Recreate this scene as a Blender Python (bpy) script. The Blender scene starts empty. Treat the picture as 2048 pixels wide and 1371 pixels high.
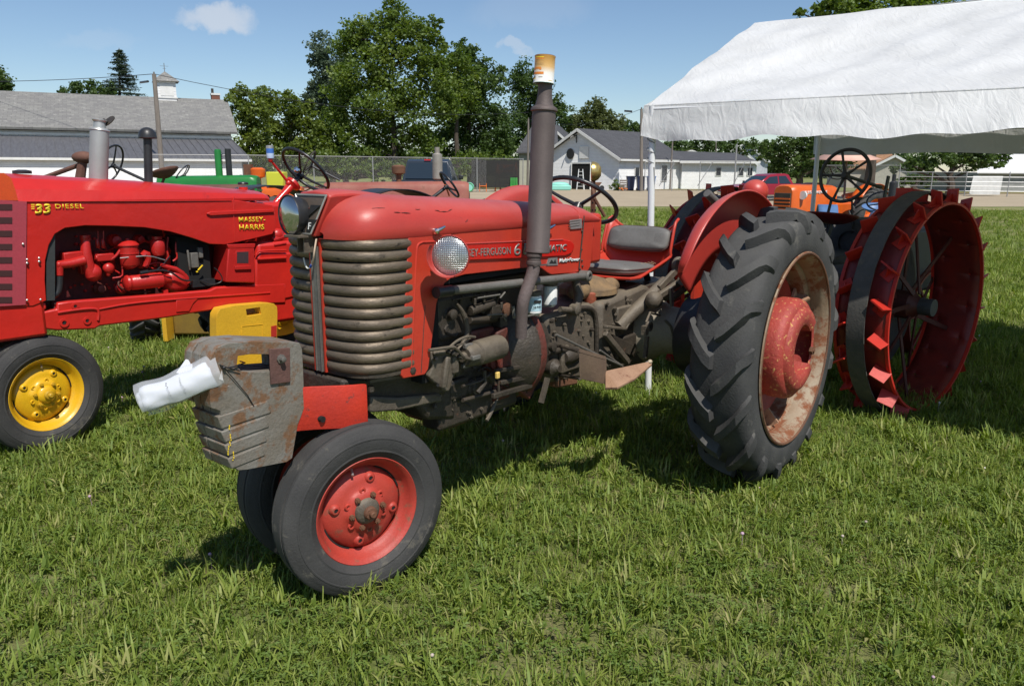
import bpy, math, random
import numpy as np
from mathutils import Vector, Matrix, Euler

R = math.radians
random.seed(7)
scene = bpy.context.scene
col = scene.collection

# ---------------------------------------------------------------- camera
FPX, PITCH, ROLL, CAMH = 1561.6, 0.2186, 0.0043, 1.663
cp, sp, cr, sr = math.cos(PITCH), math.sin(PITCH), math.cos(ROLL), math.sin(ROLL)
c_fw = Vector((0, cp, -sp)); up0 = Vector((0, sp, cp)); rt0 = Vector((1, 0, 0))
c_rt = rt0*cr + up0*sr; c_up = -rt0*sr + up0*cr
cam_data = bpy.data.cameras.new('camera'); cam = bpy.data.objects.new('camera', cam_data); col.objects.link(cam)
cam_data.sensor_width = 36.0; cam_data.lens = 36.0*FPX/2048
cam_data.clip_start = 0.05; cam_data.clip_end = 3000
m = Matrix((c_rt, c_up, -c_fw)).transposed().to_4x4(); m.translation = Vector((0, 0, CAMH))
cam.matrix_world = m
scene.camera = cam
CAM0 = Vector((0, 0, CAMH))

# ---------------------------------------------------------------- sky, sun, exposure
SUN_DIR = Vector((0.26, -0.61, 1.0)).normalized()
sun_el = math.asin(SUN_DIR.z); sun_az = math.atan2(SUN_DIR.x, SUN_DIR.y)
world = bpy.data.worlds.new('World'); scene.world = world; world.use_nodes = True
wt = world.node_tree; wt.nodes.clear()
w_out = wt.nodes.new('ShaderNodeOutputWorld'); w_bg = wt.nodes.new('ShaderNodeBackground')
w_sky = wt.nodes.new('ShaderNodeTexSky'); w_sky.sky_type = 'NISHITA'; w_sky.sun_disc = False
w_sky.sun_elevation = sun_el; w_sky.sun_rotation = sun_az
w_sky.air_density = 1.0; w_sky.dust_density = 0.15; w_sky.ozone_density = 4.0; w_sky.altitude = 300
w_bg.inputs['Strength'].default_value = 0.098
wt.links.new(w_bg.outputs[0], w_out.inputs[0])
# small fair-weather clouds, fixed to the sky directions
def wn(t, **kw):
    n = wt.nodes.new(t)
    for k, v in kw.items(): setattr(n, k, v)
    return n
w_tc = wn('ShaderNodeTexCoord')
def puff(direction, rx, rz, amount):
    d = Vector(direction).normalized(); ex = d.cross(Vector((0, 0, 1))).normalized(); ez = ex.cross(d)
    outs = []
    for ax, rad in ((ex, rx), (ez, rz)):
        dn = wn('ShaderNodeVectorMath', operation='DOT_PRODUCT'); dn.inputs[1].default_value = ax
        wt.links.new(w_dist.outputs[0], dn.inputs[0])
        mm = wn('ShaderNodeMath', operation='MULTIPLY'); mm.inputs[1].default_value = 1/rad
        wt.links.new(dn.outputs['Value'], mm.inputs[0])
        pw = wn('ShaderNodeMath', operation='MULTIPLY'); wt.links.new(mm.outputs[0], pw.inputs[0]); wt.links.new(mm.outputs[0], pw.inputs[1])
        outs.append(pw)
    ad = wn('ShaderNodeMath', operation='ADD'); wt.links.new(outs[0].outputs[0], ad.inputs[0]); wt.links.new(outs[1].outputs[0], ad.inputs[1])
    fd = wn('ShaderNodeVectorMath', operation='DOT_PRODUCT'); fd.inputs[1].default_value = d
    wt.links.new(w_tc.outputs['Generated'], fd.inputs[0])
    gt = wn('ShaderNodeMath', operation='GREATER_THAN'); gt.inputs[1].default_value = 0.2; wt.links.new(fd.outputs['Value'], gt.inputs[0])
    mr = wn('ShaderNodeMapRange', interpolation_type='SMOOTHSTEP')
    mr.inputs['From Min'].default_value = 1.0; mr.inputs['From Max'].default_value = 0.1
    mr.inputs['To Min'].default_value = 0.0; mr.inputs['To Max'].default_value = amount
    wt.links.new(ad.outputs[0], mr.inputs['Value'])
    ml = wn('ShaderNodeMath', operation='MULTIPLY'); wt.links.new(mr.outputs[0], ml.inputs[0]); wt.links.new(gt.outputs[0], ml.inputs[1])
    return ml
w_ns = wn('ShaderNodeTexNoise'); w_ns.inputs['Scale'].default_value = 26; w_ns.inputs['Detail'].default_value = 6; w_ns.inputs['Roughness'].default_value = 0.62
wt.links.new(w_tc.outputs['Generated'], w_ns.inputs['Vector'])
w_sub = wn('ShaderNodeVectorMath', operation='SUBTRACT'); w_sub.inputs[1].default_value = (.5, .5, .5); wt.links.new(w_ns.outputs['Color'], w_sub.inputs[0])
w_scl = wn('ShaderNodeVectorMath', operation='SCALE'); w_scl.inputs['Scale'].default_value = 0.05; wt.links.new(w_sub.outputs[0], w_scl.inputs[0])
w_dist = wn('ShaderNodeVectorMath', operation='ADD'); wt.links.new(w_tc.outputs['Generated'], w_dist.inputs[0]); wt.links.new(w_scl.outputs[0], w_dist.inputs[1])
def ray(px, py):
    return c_fw + c_rt*((px-1024)/FPX) + c_up*((685.5-py)/FPX)
p1 = puff(ray(440, 38), 0.046, 0.017, 0.62); p2 = puff(ray(1035, 96), 0.026, 0.007, 0.33); p3 = puff(ray(-300, 150), 0.08, 0.02, 0.5)
p4 = puff(ray(1060, 15), 0.09, 0.03, 0.10); p5 = puff(ray(200, 80), 0.05, 0.012, 0.10)
acc = p1
for q in (p2, p3, p4, p5):
    mx = wn('ShaderNodeMath', operation='MAXIMUM'); wt.links.new(acc.outputs[0], mx.inputs[0]); wt.links.new(q.outputs[0], mx.inputs[1]); acc = mx
w_mix = wn('ShaderNodeMix', data_type='RGBA'); w_mix.inputs[7].default_value = (6.6, 6.9, 7.4, 1)
wt.links.new(acc.outputs[0], w_mix.inputs[0]); wt.links.new(w_sky.outputs[0], w_mix.inputs[6])
wt.links.new(w_mix.outputs[2], w_bg.inputs['Color'])

sun_data = bpy.data.lights.new('sun', 'SUN'); sun_data.energy = 4.7; sun_data.angle = R(0.53); sun_data.color = (1.0, 0.955, 0.88)
sun = bpy.data.objects.new('sun', sun_data); col.objects.link(sun)
sun.rotation_euler = SUN_DIR.to_track_quat('Z', 'Y').to_euler(); sun.location = (0, 0, 30)
scene.view_settings.view_transform = 'Standard'; scene.view_settings.look = 'None'
scene.view_settings.exposure = 0.12; scene.view_settings.gamma = 1.0; scene.view_settings.use_curve_mapping = False
scene.render.engine = 'CYCLES'
scene.cycles.max_bounces = 6; scene.cycles.transparent_max_bounces = 12

# ---------------------------------------------------------------- measuring: a ray through the photograph meets a real plane
def W(px, py, Y):                       # world point seen at a pixel, Y metres ahead
    q = ray(px, py); return CAM0 + q*(Y/q.y)
def G(px, py, z=0.0):
    q = ray(px, py); return CAM0 + q*((z-CAMH)/q.z)
class Frame:                            # local axes: x forward, y to the machine's left, z up
    def __init__(s, o, deg):
        s.o = Vector((o[0], o[1], 0)); a = R(deg); s.a = a
        s.u = Vector((-math.cos(a), -math.sin(a), 0)); s.v = Vector((math.sin(a), -math.cos(a), 0)); s.rz = a+math.pi
    def V(s, px, py, v):                # local point on plane y = v
        q = ray(px, py); t = (s.o+s.v*v-CAM0).dot(s.v)/q.dot(s.v); P = CAM0+q*t-s.o
        return Vector((P.dot(s.u), v, P.z))
    def U(s, px, py, u):
        q = ray(px, py); t = (s.o+s.u*u-CAM0).dot(s.u)/q.dot(s.u); P = CAM0+q*t-s.o
        return Vector((u, P.dot(s.v), P.z))

# ---------------------------------------------------------------- materials
MATS = {}
def newmat(name):
    mt = bpy.data.materials.new(name); mt.use_nodes = True; nt = mt.node_tree
    b = nt.nodes['Principled BSDF']; MATS[name] = mt
    return mt, nt, b
def N(nt, t, **kw):
    n = nt.nodes.new(t)
    for k, v in kw.items():
        if k.startswith('i_'): n.inputs[k[2:].replace('_', ' ')].default_value = v
        else: setattr(n, k, v)
    return n
def ramp(nt, src, stops, interp='LINEAR'):
    r = nt.nodes.new('ShaderNodeValToRGB'); e = r.color_ramp; e.interpolation = interp
    while len(e.elements) < len(stops): e.elements.new(0.5)
    for i, (p, c) in enumerate(stops):
        e.elements[i].position = p; e.elements[i].color = c if len(c) == 4 else (*c, 1)
    nt.links.new(src, r.inputs[0]); return r
def M4(c): return (c[0], c[1], c[2], 1)
def surf(name, c1, c2=None, c3=None, rough=.5, metal=0.0, scale=6.0, wear=.5, wearscale=14.0, bump=.15, bumpscale=60.0, spec=.5, coat=0.0, stretch=None, grain=.12, bumpdist=.01):
    """two-tone base with patches of a third colour (wear, rust, grime), fine grain and fine relief"""
    if name in MATS: return MATS[name]
    mt, nt, b = newmat(name); L = nt.links.new
    c2 = c2 or tuple(x*.8 for x in c1)
    tc = N(nt, 'ShaderNodeTexCoord'); src = tc.outputs['Object']
    if stretch:
        mp = N(nt, 'ShaderNodeMapping'); mp.inputs['Scale'].default_value = stretch; L(src, mp.inputs[0]); src = mp.outputs[0]
    n1 = N(nt, 'ShaderNodeTexNoise', i_Scale=scale, i_Detail=6.0, i_Roughness=.62); L(src, n1.inputs['Vector'])
    mx = N(nt, 'ShaderNodeMix', data_type='RGBA'); mx.inputs[6].default_value = M4(c1); mx.inputs[7].default_value = M4(c2)
    r1 = ramp(nt, n1.outputs['Fac'], [(.32, (0, 0, 0)), (.68, (1, 1, 1))]); L(r1.outputs[0], mx.inputs[0])
    last = mx.outputs[2]
    ro = N(nt, 'ShaderNodeMath', operation='MULTIPLY_ADD'); ro.inputs[1].default_value = .22; ro.inputs[2].default_value = rough-.1
    L(n1.outputs['Fac'], ro.inputs[0])
    if c3:
        n2 = N(nt, 'ShaderNodeTexNoise', i_Scale=wearscale, i_Detail=8.0, i_Roughness=.68); L(src, n2.inputs['Vector'])
        lo = .72-.3*wear
        r2 = ramp(nt, n2.outputs['Fac'], [(lo, (0, 0, 0)), (min(lo+.09, 1), (1, 1, 1))])
        m2 = N(nt, 'ShaderNodeMix', data_type='RGBA'); L(r2.outputs[0], m2.inputs[0]); L(last, m2.inputs[6]); m2.inputs[7].default_value = M4(c3)
        last = m2.outputs[2]
        ra = N(nt, 'ShaderNodeMath', operation='MULTIPLY_ADD'); ra.inputs[1].default_value = .25; L(r2.outputs[0], ra.inputs[0]); L(ro.outputs[0], ra.inputs[2]); ro = ra
    n3 = N(nt, 'ShaderNodeTexNoise', i_Scale=bumpscale*2.3, i_Detail=4.0); L(src, n3.inputs['Vector'])
    hv = N(nt, 'ShaderNodeHueSaturation'); mv = N(nt, 'ShaderNodeMapRange'); mv.inputs['To Min'].default_value = 1-grain*1.6; mv.inputs['To Max'].default_value = 1+grain*1.6
    L(n3.outputs['Fac'], mv.inputs['Value']); L(mv.outputs[0], hv.inputs['Value']); L(last, hv.inputs['Color']); L(hv.outputs[0], b.inputs['Base Color'])
    L(ro.outputs[0], b.inputs['Roughness']); b.inputs['Metallic'].default_value = metal
    b.inputs['Specular IOR Level'].default_value = spec; b.inputs['Coat Weight'].default_value = coat
    if bump > 0:
        n4 = N(nt, 'ShaderNodeTexNoise', i_Scale=bumpscale, i_Detail=5.0, i_Roughness=.6); L(src, n4.inputs['Vector'])
        bp = N(nt, 'ShaderNodeBump'); bp.inputs['Strength'].default_value = bump; bp.inputs['Distance'].default_value = bumpdist
        L(n4.outputs['Fac'], bp.inputs['Height']); L(bp.outputs[0], b.inputs['Normal'])
    return mt
def flat(name, c, rough=.5, metal=0.0, spec=.5, alpha=None, trans=0.0, ior=1.45):
    if name in MATS: return MATS[name]
    mt, nt, b = newmat(name); b.inputs['Base Color'].default_value = M4(c); b.inputs['Roughness'].default_value = rough
    b.inputs['Metallic'].default_value = metal; b.inputs['Specular IOR Level'].default_value = spec
    b.inputs['Transmission Weight'].default_value = trans; b.inputs['IOR'].default_value = ior
    if alpha is not None: b.inputs['Alpha'].default_value = alpha
    tc = N(nt, 'ShaderNodeTexCoord'); n1 = N(nt, 'ShaderNodeTexNoise', i_Scale=35.0, i_Detail=4.0); nt.links.new(tc.outputs['Object'], n1.inputs['Vector'])
    mr = N(nt, 'ShaderNodeMapRange'); mr.inputs['To Min'].default_value = max(rough-.06, 0); mr.inputs['To Max'].default_value = rough+.1
    nt.links.new(n1.outputs['Fac'], mr.inputs['Value']); nt.links.new(mr.outputs[0], b.inputs['Roughness'])
    return mt

# ---------------------------------------------------------------- mesh builder
def basis(d, hint=Vector((0, 0, 1))):
    d = Vector(d).normalized()
    if abs(d.dot(hint)) > .98: hint = Vector((1, 0, 0))
    a = hint.cross(d).normalized(); b = d.cross(a).normalized(); return a, b, d
class MB:
    def __init__(s): s.v = []; s.f = []
    def add(s, vs, fs):
        o = len(s.v); s.v += [tuple(x) for x in vs]; s.f += [tuple(i+o for i in f) for f in fs]; return s
    def box(s, c, size, rot=None):
        c = Vector(c); hx, hy, hz = [x/2 for x in size]; Mr = rot or Matrix.Identity(3)
        vs = [c+Mr@Vector((x*hx, y*hy, z*hz)) for x in (-1, 1) for y in (-1, 1) for z in (-1, 1)]
        return s.add(vs, [(0, 1, 3, 2), (4, 6, 7, 5), (0, 4, 5, 1), (2, 3, 7, 6), (0, 2, 6, 4), (1, 5, 7, 3)])
    def b2(s, lo, hi): return s.box([(a+b)/2 for a, b in zip(lo, hi)], [abs(b-a) for a, b in zip(lo, hi)])
    def bar(s, p0, p1, w, h, hint=Vector((0, 0, 1))):
        p0, p1 = Vector(p0), Vector(p1); a, b, d = basis(p1-p0, hint)
        vs = [p+a*x*w/2+b*y*h/2 for p in (p0, p1) for x, y in ((-1, -1), (1, -1), (1, 1), (-1, 1))]
        return s.add(vs, [(3, 2, 1, 0), (4, 5, 6, 7), (0, 1, 5, 4), (1, 2, 6, 5), (2, 3, 7, 6), (3, 0, 4, 7)])
    def rings(s, rings, cap0=True, cap1=True, closed=False):
        n = len(rings[0]); vs = [p for r in rings for p in r]; fs = []
        m = len(rings)
        for i in range(m if closed else m-1):
            k = (i+1) % m
            for j in range(n):
                j2 = (j+1) % n; fs.append((i*n+j, i*n+j2, k*n+j2, k*n+j))
        if not closed:
            if cap0: fs.append(tuple(range(n))[::-1])
            if cap1: fs.append(tuple((m-1)*n+j for j in range(n)))
        return s.add(vs, fs)
    def tube(s, pts, r, n=10, cap=True, smooth=0):
        pts = [Vector(p) for p in pts]; rs = list(r) if isinstance(r, (list, tuple)) else [r]*len(pts)
        for _ in range(smooth):
            q = [pts[0]]; qr = [rs[0]]
            for i in range(len(pts)-1):
                q += [pts[i].lerp(pts[i+1], .25), pts[i].lerp(pts[i+1], .75)]; qr += [rs[i]*.75+rs[i+1]*.25, rs[i]*.25+rs[i+1]*.75]
            q.append(pts[-1]); qr.append(rs[-1]); pts, rs = q, qr
        rg = []; a = None
        for i, p in enumerate(pts):
            d = (pts[min(i+1, len(pts)-1)]-pts[max(i-1, 0)]).normalized()
            if a is None: a, b, _ = basis(d)
            else: a = (a-d*a.dot(d)).normalized(); b = d.cross(a)
            rg.append([p+(a*math.cos(t)+b*math.sin(t))*rs[i] for t in [2*math.pi*k/n for k in range(n)]])
        return s.rings(rg, cap, cap)
    def cyl(s, p0, p1, r0, r1=None, n=20): return s.tube([p0, p1], [r0, r0 if r1 is None else r1], n)
    def lathe(s, o, axis, prof, n=32, cap0=False, cap1=False, a0=0.0, a1=None, closed=False):
        """prof = [(radius, height along the axis)]"""
        o = Vector(o); a, b, d = basis(axis)
        if a1 is None:
            rg = [[o+d*h+(a*math.cos(t)+b*math.sin(t))*r for t in [2*math.pi*k/n for k in range(n)]] for r, h in prof]
            return s.rings(rg, cap0, cap1, closed)
        vs = []; fs = []; m = len(prof)
        for k in range(n+1):
            t = a0+(a1-a0)*k/n
            vs += [o+d*h+(a*math.cos(t)+b*math.sin(t))*r for r, h in prof]
        for k in range(n):
            for j in range(m-1): fs.append((k*m+j, k*m+j+1, (k+1)*m+j+1, (k+1)*m+j))
        return s.add(vs, fs)
    def torus(s, o, axis, Rr, r, n=40, k=10, squash=1.0):
        return s.lathe(o, axis, [(Rr+r*math.cos(t), r*squash*math.sin(t)) for t in [2*math.pi*i/k for i in range(k)]], n, closed=True)
    def prism(s, pts, d):
        """closed outline of 3-D points pushed along d"""
        n = len(pts); d = Vector(d); vs = [Vector(p) for p in pts]+[Vector(p)+d for p in pts]
        return s.add(vs, [tuple(range(n))[::-1], tuple(range(n, 2*n))]+[(i, (i+1) % n, (i+1) % n+n, i+n) for i in range(n)])
    def ball(s, c, r, n=16, m=9, ax=None):
        c = Vector(c); r = r if isinstance(r, (tuple, list)) else (r, r, r)
        rg = []
        for i in range(1, m):
            ph = math.pi*i/m-math.pi/2
            rg.append([c+Vector((r[0]*math.cos(ph)*math.cos(t), r[1]*math.cos(ph)*math.sin(t), r[2]*math.sin(ph))) for t in [2*math.pi*k/n for k in range(n)]])
        o = len(s.v); s.rings(rg, False, False)
        s.v += [tuple(c-Vector((0, 0, r[2]))), tuple(c+Vector((0, 0, r[2])))]; e = len(s.v)-2; q = o+(m-2)*n
        s.f += [(e, o+(j+1) % n, o+j) for j in range(n)]+[(e+1, q+j, q+(j+1) % n) for j in range(n)]
        return s
    def grid(s, fn, nu, nv, closed=False):
        vs = [fn(i/nu, j/nv) for i in range(nu+1) for j in range(nv+1)]
        return s.add(vs, [(i*(nv+1)+j, (i+1)*(nv+1)+j, (i+1)*(nv+1)+j+1, i*(nv+1)+j+1) for i in range(nu) for j in range(nv)])
    def mesh(s, name, mat, smooth=True, angle=35):
        me = bpy.data.meshes.new(name); me.from_pydata(s.v, [], s.f); me.validate(); me.update()
        if mat: me.materials.append(mat)
        if smooth and len(me.polygons):
            me.polygons.foreach_set('use_smooth', [True]*len(me.polygons))
            try: me.set_sharp_from_angle(angle=R(angle))
            except Exception: pass
        return me
    def each(s, name, mat, parent=None, **kw):
        """one object for every connected piece"""
        par = list(range(len(s.v)))
        def find(i):
            while par[i] != i: par[i] = par[par[i]]; i = par[i]
            return i
        for f in s.f:
            a = find(f[0])
            for i in f[1:]: par[find(i)] = a
        gr = {}
        for f in s.f: gr.setdefault(find(f[0]), []).append(f)
        out = []
        for fs in gr.values():
            ids = sorted({i for f in fs for i in f}); mp = {a: b for b, a in enumerate(ids)}
            q = MB(); q.v = [s.v[i] for i in ids]; q.f = [tuple(mp[i] for i in f) for f in fs]; out.append(q.build(name, mat, parent, **kw))
        return out
    def build(s, name, mat, parent=None, bevel=0, smooth=True, angle=35, solid=0, loc=None, label=None, sub=0, offset=0):
        me = s.mesh(name, mat, smooth, angle); o = bpy.data.objects.new(name, me); col.objects.link(o)
        if parent: o.parent = parent
        if loc is not None: o.location = loc
        if label: o['label'] = label
        if solid:
            md = o.modifiers.new('solid', 'SOLIDIFY'); md.thickness = solid; md.offset = offset
        if bevel:
            md = o.modifiers.new('bevel', 'BEVEL'); md.width = bevel; md.segments = 2; md.limit_method = 'ANGLE'; md.angle_limit = R(35)
        if sub:
            md = o.modifiers.new('sub', 'SUBSURF'); md.levels = sub; md.render_levels = sub
        return o
def tag(o, label=None, cat=None, group=None, kind=None):
    if label: o['label'] = label
    if cat: o['category'] = cat
    if group: o['group'] = group
    if kind: o['kind'] = kind
    return o
def thing(name, label, cat, loc=(0, 0, 0), rz=0.0, group=None):
    o = bpy.data.objects.new(name, None); col.objects.link(o); o.location = loc; o.rotation_euler = (0, 0, rz)
    o.empty_display_size = .2
    return tag(o, label, cat, group)
def kids(o): return [c for c in bpy.data.objects if c.parent == o]
def copy_tree(o, parent=None, loc=None):
    c = o.copy(); col.objects.link(c); c.parent = parent
    if loc is not None: c.location = loc
    for ch in kids(o): copy_tree(ch, c)
    return c
def inst(me, name, parent, loc=(0, 0, 0), rot=None, scale=None):
    o = bpy.data.objects.new(name, me); col.objects.link(o); o.parent = parent; o.location = loc
    if rot is not None: o.rotation_euler = rot
    if scale: o.scale = scale
    return o
def letters(body, name, mat, parent, p0, xdir, ydir, width=None, height=None, extrude=.0015, shear=0.0, bold=0.0, spacing=1.0):
    """raised lettering: starts at p0, runs along xdir, stands up along ydir"""
    cu = bpy.data.curves.new(name, 'FONT'); cu.body = body; cu.size = 1; cu.shear = shear; cu.offset = bold; cu.extrude = 0.0; cu.space_character = spacing
    cu.resolution_u = 3
    t = bpy.data.objects.new(name, cu); col.objects.link(t)
    dg = bpy.context.evaluated_depsgraph_get(); me = bpy.data.meshes.new_from_object(t.evaluated_get(dg))
    bpy.data.objects.remove(t); bpy.data.curves.remove(cu)
    co = np.array([v.co[:] for v in me.vertices]); lo, hi = co.min(0), co.max(0)
    sx = (width/(hi[0]-lo[0])) if width else None; sy = (height/(hi[1]-lo[1])) if height else sx
    sx = sx or sy
    X, Y = Vector(xdir).normalized(), Vector(ydir).normalized(); Z = X.cross(Y)
    for v in me.vertices:
        q = Vector(p0)+X*(v.co.x-lo[0])*sx+Y*(v.co.y-lo[1])*sy; v.co = q
    me.materials.clear(); me.materials.append(mat); me.name = name
    o = bpy.data.objects.new(name, me); col.objects.link(o); o.parent = parent
    md = o.modifiers.new('solid', 'SOLIDIFY'); md.thickness = max(extrude, .0004); md.offset = 1
    return o
# ================================================================= shared paints
RED = surf('red_paint', (.52, .046, .022), (.42, .034, .020), (.26, .06, .035), rough=.42, scale=5, wear=.12, wearscale=22, bump=.08, bumpscale=90, grain=.07)
REDF = surf('faded_red_paint', (.47, .044, .032), (.38, .040, .032), (.20, .06, .045), rough=.42, scale=3.2, wear=.26, wearscale=19, bump=.05, bumpscale=50, grain=.06, stretch=(1, 1, 2))
REDB = surf('chipped_red_plate', (.55, .034, .014), (.42, .026, .014), (.06, .035, .03), rough=.55, scale=7, wear=.42, wearscale=26, bump=.2, bumpscale=70)
REDW = surf('dusty_red_rim', (.46, .050, .032), (.34, .04, .028), (.20, .08, .045), rough=.5, scale=8, wear=.48, wearscale=14, bump=.15, bumpscale=80)
REDD = surf('deep_red_paint', (.26, .014, .010), (.22, .010, .010), (.05, .01, .01), rough=.5, scale=9, wear=.3, wearscale=18, bump=.12, bumpscale=60)
MHRED = surf('fresh_red_paint', (.55, .022, .015), (.47, .019, .014), (.33, .012, .012), rough=.33, scale=2.5, wear=.20, wearscale=6, bump=.16, bumpscale=5, grain=.05, coat=.2, bumpdist=.04)
MHRIM = surf('yellow_enamel', (.72, .42, .012), (.66, .36, .012), (.25, .15, .02), rough=.35, scale=6, wear=.12, wearscale=12, bump=.06, coat=.2)
RUBBER = surf('weathered_rubber', (.038, .037, .037), (.060, .058, .056), (.12, .11, .092), rough=.78, scale=5, wear=.42, wearscale=9, bump=.25, bumpscale=110, spec=.35)
RUBBER2 = surf('dusty_lugged_rubber', (.040, .040, .041), (.064, .063, .062), (.105, .10, .09), rough=.82, scale=6, wear=.4, wearscale=11, bump=.3, bumpscale=90, spec=.3)
GREASE = surf('oily_cast_iron', (.034, .028, .022), (.066, .052, .038), (.13, .055, .028), rough=.55, metal=.1, scale=9, wear=.32, wearscale=17, bump=.5, bumpscale=60)
GREASEL = surf('dry_cast_iron', (.135, .112, .084), (.070, .056, .042), (.15, .06, .03), rough=.6, metal=.1, scale=8, wear=.3, wearscale=18, bump=.45, bumpscale=55)
GREASER = surf('grimy_red_iron', (.16, .028, .018), (.07, .03, .022), (.035, .028, .022), rough=.6, scale=9, wear=.5, wearscale=12, bump=.45, bumpscale=60)
RUST = surf('rusty_steel', (.17, .075, .038), (.10, .045, .026), (.26, .16, .09), rough=.75, scale=10, wear=.35, wearscale=18, bump=.4, bumpscale=80)
RUSTP = surf('rust_worn_plate', (.36, .22, .14), (.22, .12, .07), (.14, .05, .03), rough=.7, scale=7, wear=.4, wearscale=14, bump=.3)
RIMIN = surf('rust_streaked_rim', (.22, .125, .065), (.31, .25, .18), (.20, .07, .03), rough=.65, metal=.1, scale=5, wear=.8, wearscale=9, bump=.2)
GALV = surf('grey_pipe', (.19, .18, .165), (.13, .12, .105), (.10, .06, .04), rough=.55, metal=.3, scale=7, wear=.3, wearscale=16, bump=.2)
STACK = surf('burnt_stack_steel', (.088, .068, .064), (.118, .094, .088), (.16, .06, .035), rough=.62, metal=.3, scale=6, wear=.16, wearscale=6, bump=.12, bumpscale=120)
GRILLE = surf('bronzed_grille_metal', (.20, .155, .11), (.12, .094, .07), (.045, .036, .028), rough=.5, metal=.45, scale=9, wear=.45, wearscale=13, bump=.25, bumpscale=60, stretch=(1, 1, 2.5))
CASTW = surf('grey_weight_casting', (.205, .195, .175), (.145, .120, .090), (.165, .085, .042), rough=.7, scale=6, wear=.72, wearscale=11, bump=.35, bumpscale=70)
CHROME = flat('chrome', (.75, .75, .74), .18, 1.0)
ALU = flat('dull_alloy', (.55, .54, .52), .4, .8)
BLACK = surf('black_paint', (.018, .018, .020), (.03, .03, .032), rough=.4, scale=8, bump=.06)
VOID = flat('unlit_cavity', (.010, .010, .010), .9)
BLACKP = surf('black_plastic', (.014, .014, .016), (.022, .022, .024), rough=.32, scale=20, bump=.03)
VINYL = surf('grey_vinyl', (.15, .146, .138), (.115, .110, .102), (.10, .075, .05), rough=.6, scale=4, wear=.22, wearscale=9, bump=.12, bumpscale=40)
WHITEM = surf('white_enamel', (.74, .75, .74), (.68, .69, .68), rough=.4, scale=5, bump=.03)
BRASS = surf('brass', (.62, .45, .17), (.5, .36, .13), (.3, .2, .09), rough=.32, metal=.8, scale=6, wear=.2, bump=.05)
WHITE_INK = flat('white_lettering', (.8, .8, .78), .5)
STEEL_INK = flat('steel_lettering', (.33, .31, .29), .4, .5)
BLACK_INK = flat('black_lettering', (.02, .02, .02), .5)
YEL_INK = flat('yellow_lettering', (.85, .60, .03), .4)
BLUE_LABEL = flat('pale_blue_label', (.42, .60, .68), .5)
ORANGE_INK = flat('orange_print', (.75, .25, .04), .5)

def lens_mat():
    mt, nt, b = newmat('ribbed_glass'); L = nt.links.new
    tc = N(nt, 'ShaderNodeTexCoord'); 
    b.inputs['Base Color'].default_value = (.50, .52, .53, 1); b.inputs['Metallic'].default_value = .8; b.inputs['Roughness'].default_value = .30
    br = N(nt, 'ShaderNodeTexBrick', offset=0.0, i_Scale=1.0); br.inputs['Mortar Size'].default_value = .0016; br.inputs['Brick Width'].default_value = .0085; br.inputs['Row Height'].default_value = .0085
    br.inputs['Mortar Smooth'].default_value = 1.0
    br.inputs['Color1'].default_value = (1, 1, 1, 1); br.inputs['Color2'].default_value = (.8, .8, .8, 1); br.inputs['Mortar'].default_value = (0, 0, 0, 1)
    mp = N(nt, 'ShaderNodeMapping'); mp.inputs['Rotation'].default_value = (R(90), 0, 0); L(tc.outputs['Object'], mp.inputs[0]); 
    sx = N(nt, 'ShaderNodeSeparateXYZ'); L(tc.outputs['Object'], sx.inputs[0]); cx = N(nt, 'ShaderNodeCombineXYZ'); L(sx.outputs['Y'], cx.inputs['X']); L(sx.outputs['Z'], cx.inputs['Y']); L(cx.outputs[0], br.inputs['Vector'])
    bp = N(nt, 'ShaderNodeBump'); bp.inputs['Strength'].default_value = .75; bp.inputs['Distance'].default_value = .003; L(br.outputs['Color'], bp.inputs['Height']); L(bp.outputs[0], b.inputs['Normal'])
    return mt
LENS = lens_mat()
GLASS_REF = flat('mirror_lens', (.42, .45, .47), .07, .95)


def add_dust(mt, c, amt, lo=.35, hi=.95):
    """dry dust and sun bleaching that lies on the upper faces of the sheet metal"""
    nt = mt.node_tree; L = nt.links.new; b = nt.nodes['Principled BSDF']; src = b.inputs['Base Color'].links[0].from_socket
    ge = N(nt, 'ShaderNodeNewGeometry'); sp = N(nt, 'ShaderNodeSeparateXYZ'); L(ge.outputs['Normal'], sp.inputs[0]); mr = N(nt, 'ShaderNodeMapRange', interpolation_type='SMOOTHSTEP'); mr.inputs['From Min'].default_value = lo; mr.inputs['From Max'].default_value = hi; mr.inputs['To Max'].default_value = amt; L(sp.outputs['Z'], mr.inputs['Value'])
    tc = N(nt, 'ShaderNodeTexCoord'); n1 = N(nt, 'ShaderNodeTexNoise', i_Scale=7.0, i_Detail=7.0, i_Roughness=.7); L(tc.outputs['Object'], n1.inputs['Vector']); m2 = N(nt, 'ShaderNodeMath', operation='MULTIPLY'); r_ = ramp(nt, n1.outputs['Fac'], [(.3, (.45, .45, .45)), (.7, (1, 1, 1))]); L(r_.outputs[0], m2.inputs[0]); L(mr.outputs[0], m2.inputs[1])
    mx = N(nt, 'ShaderNodeMix', data_type='RGBA'); L(m2.outputs[0], mx.inputs[0]); L(src, mx.inputs[6]); mx.inputs[7].default_value = M4(c); L(mx.outputs[2], b.inputs['Base Color'])
add_dust(REDF, (.48, .19, .17), .36); add_dust(RUBBER2, (.15, .145, .13), .26, -.2, .9); add_dust(GREASEL, (.26, .215, .15), .45)
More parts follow.
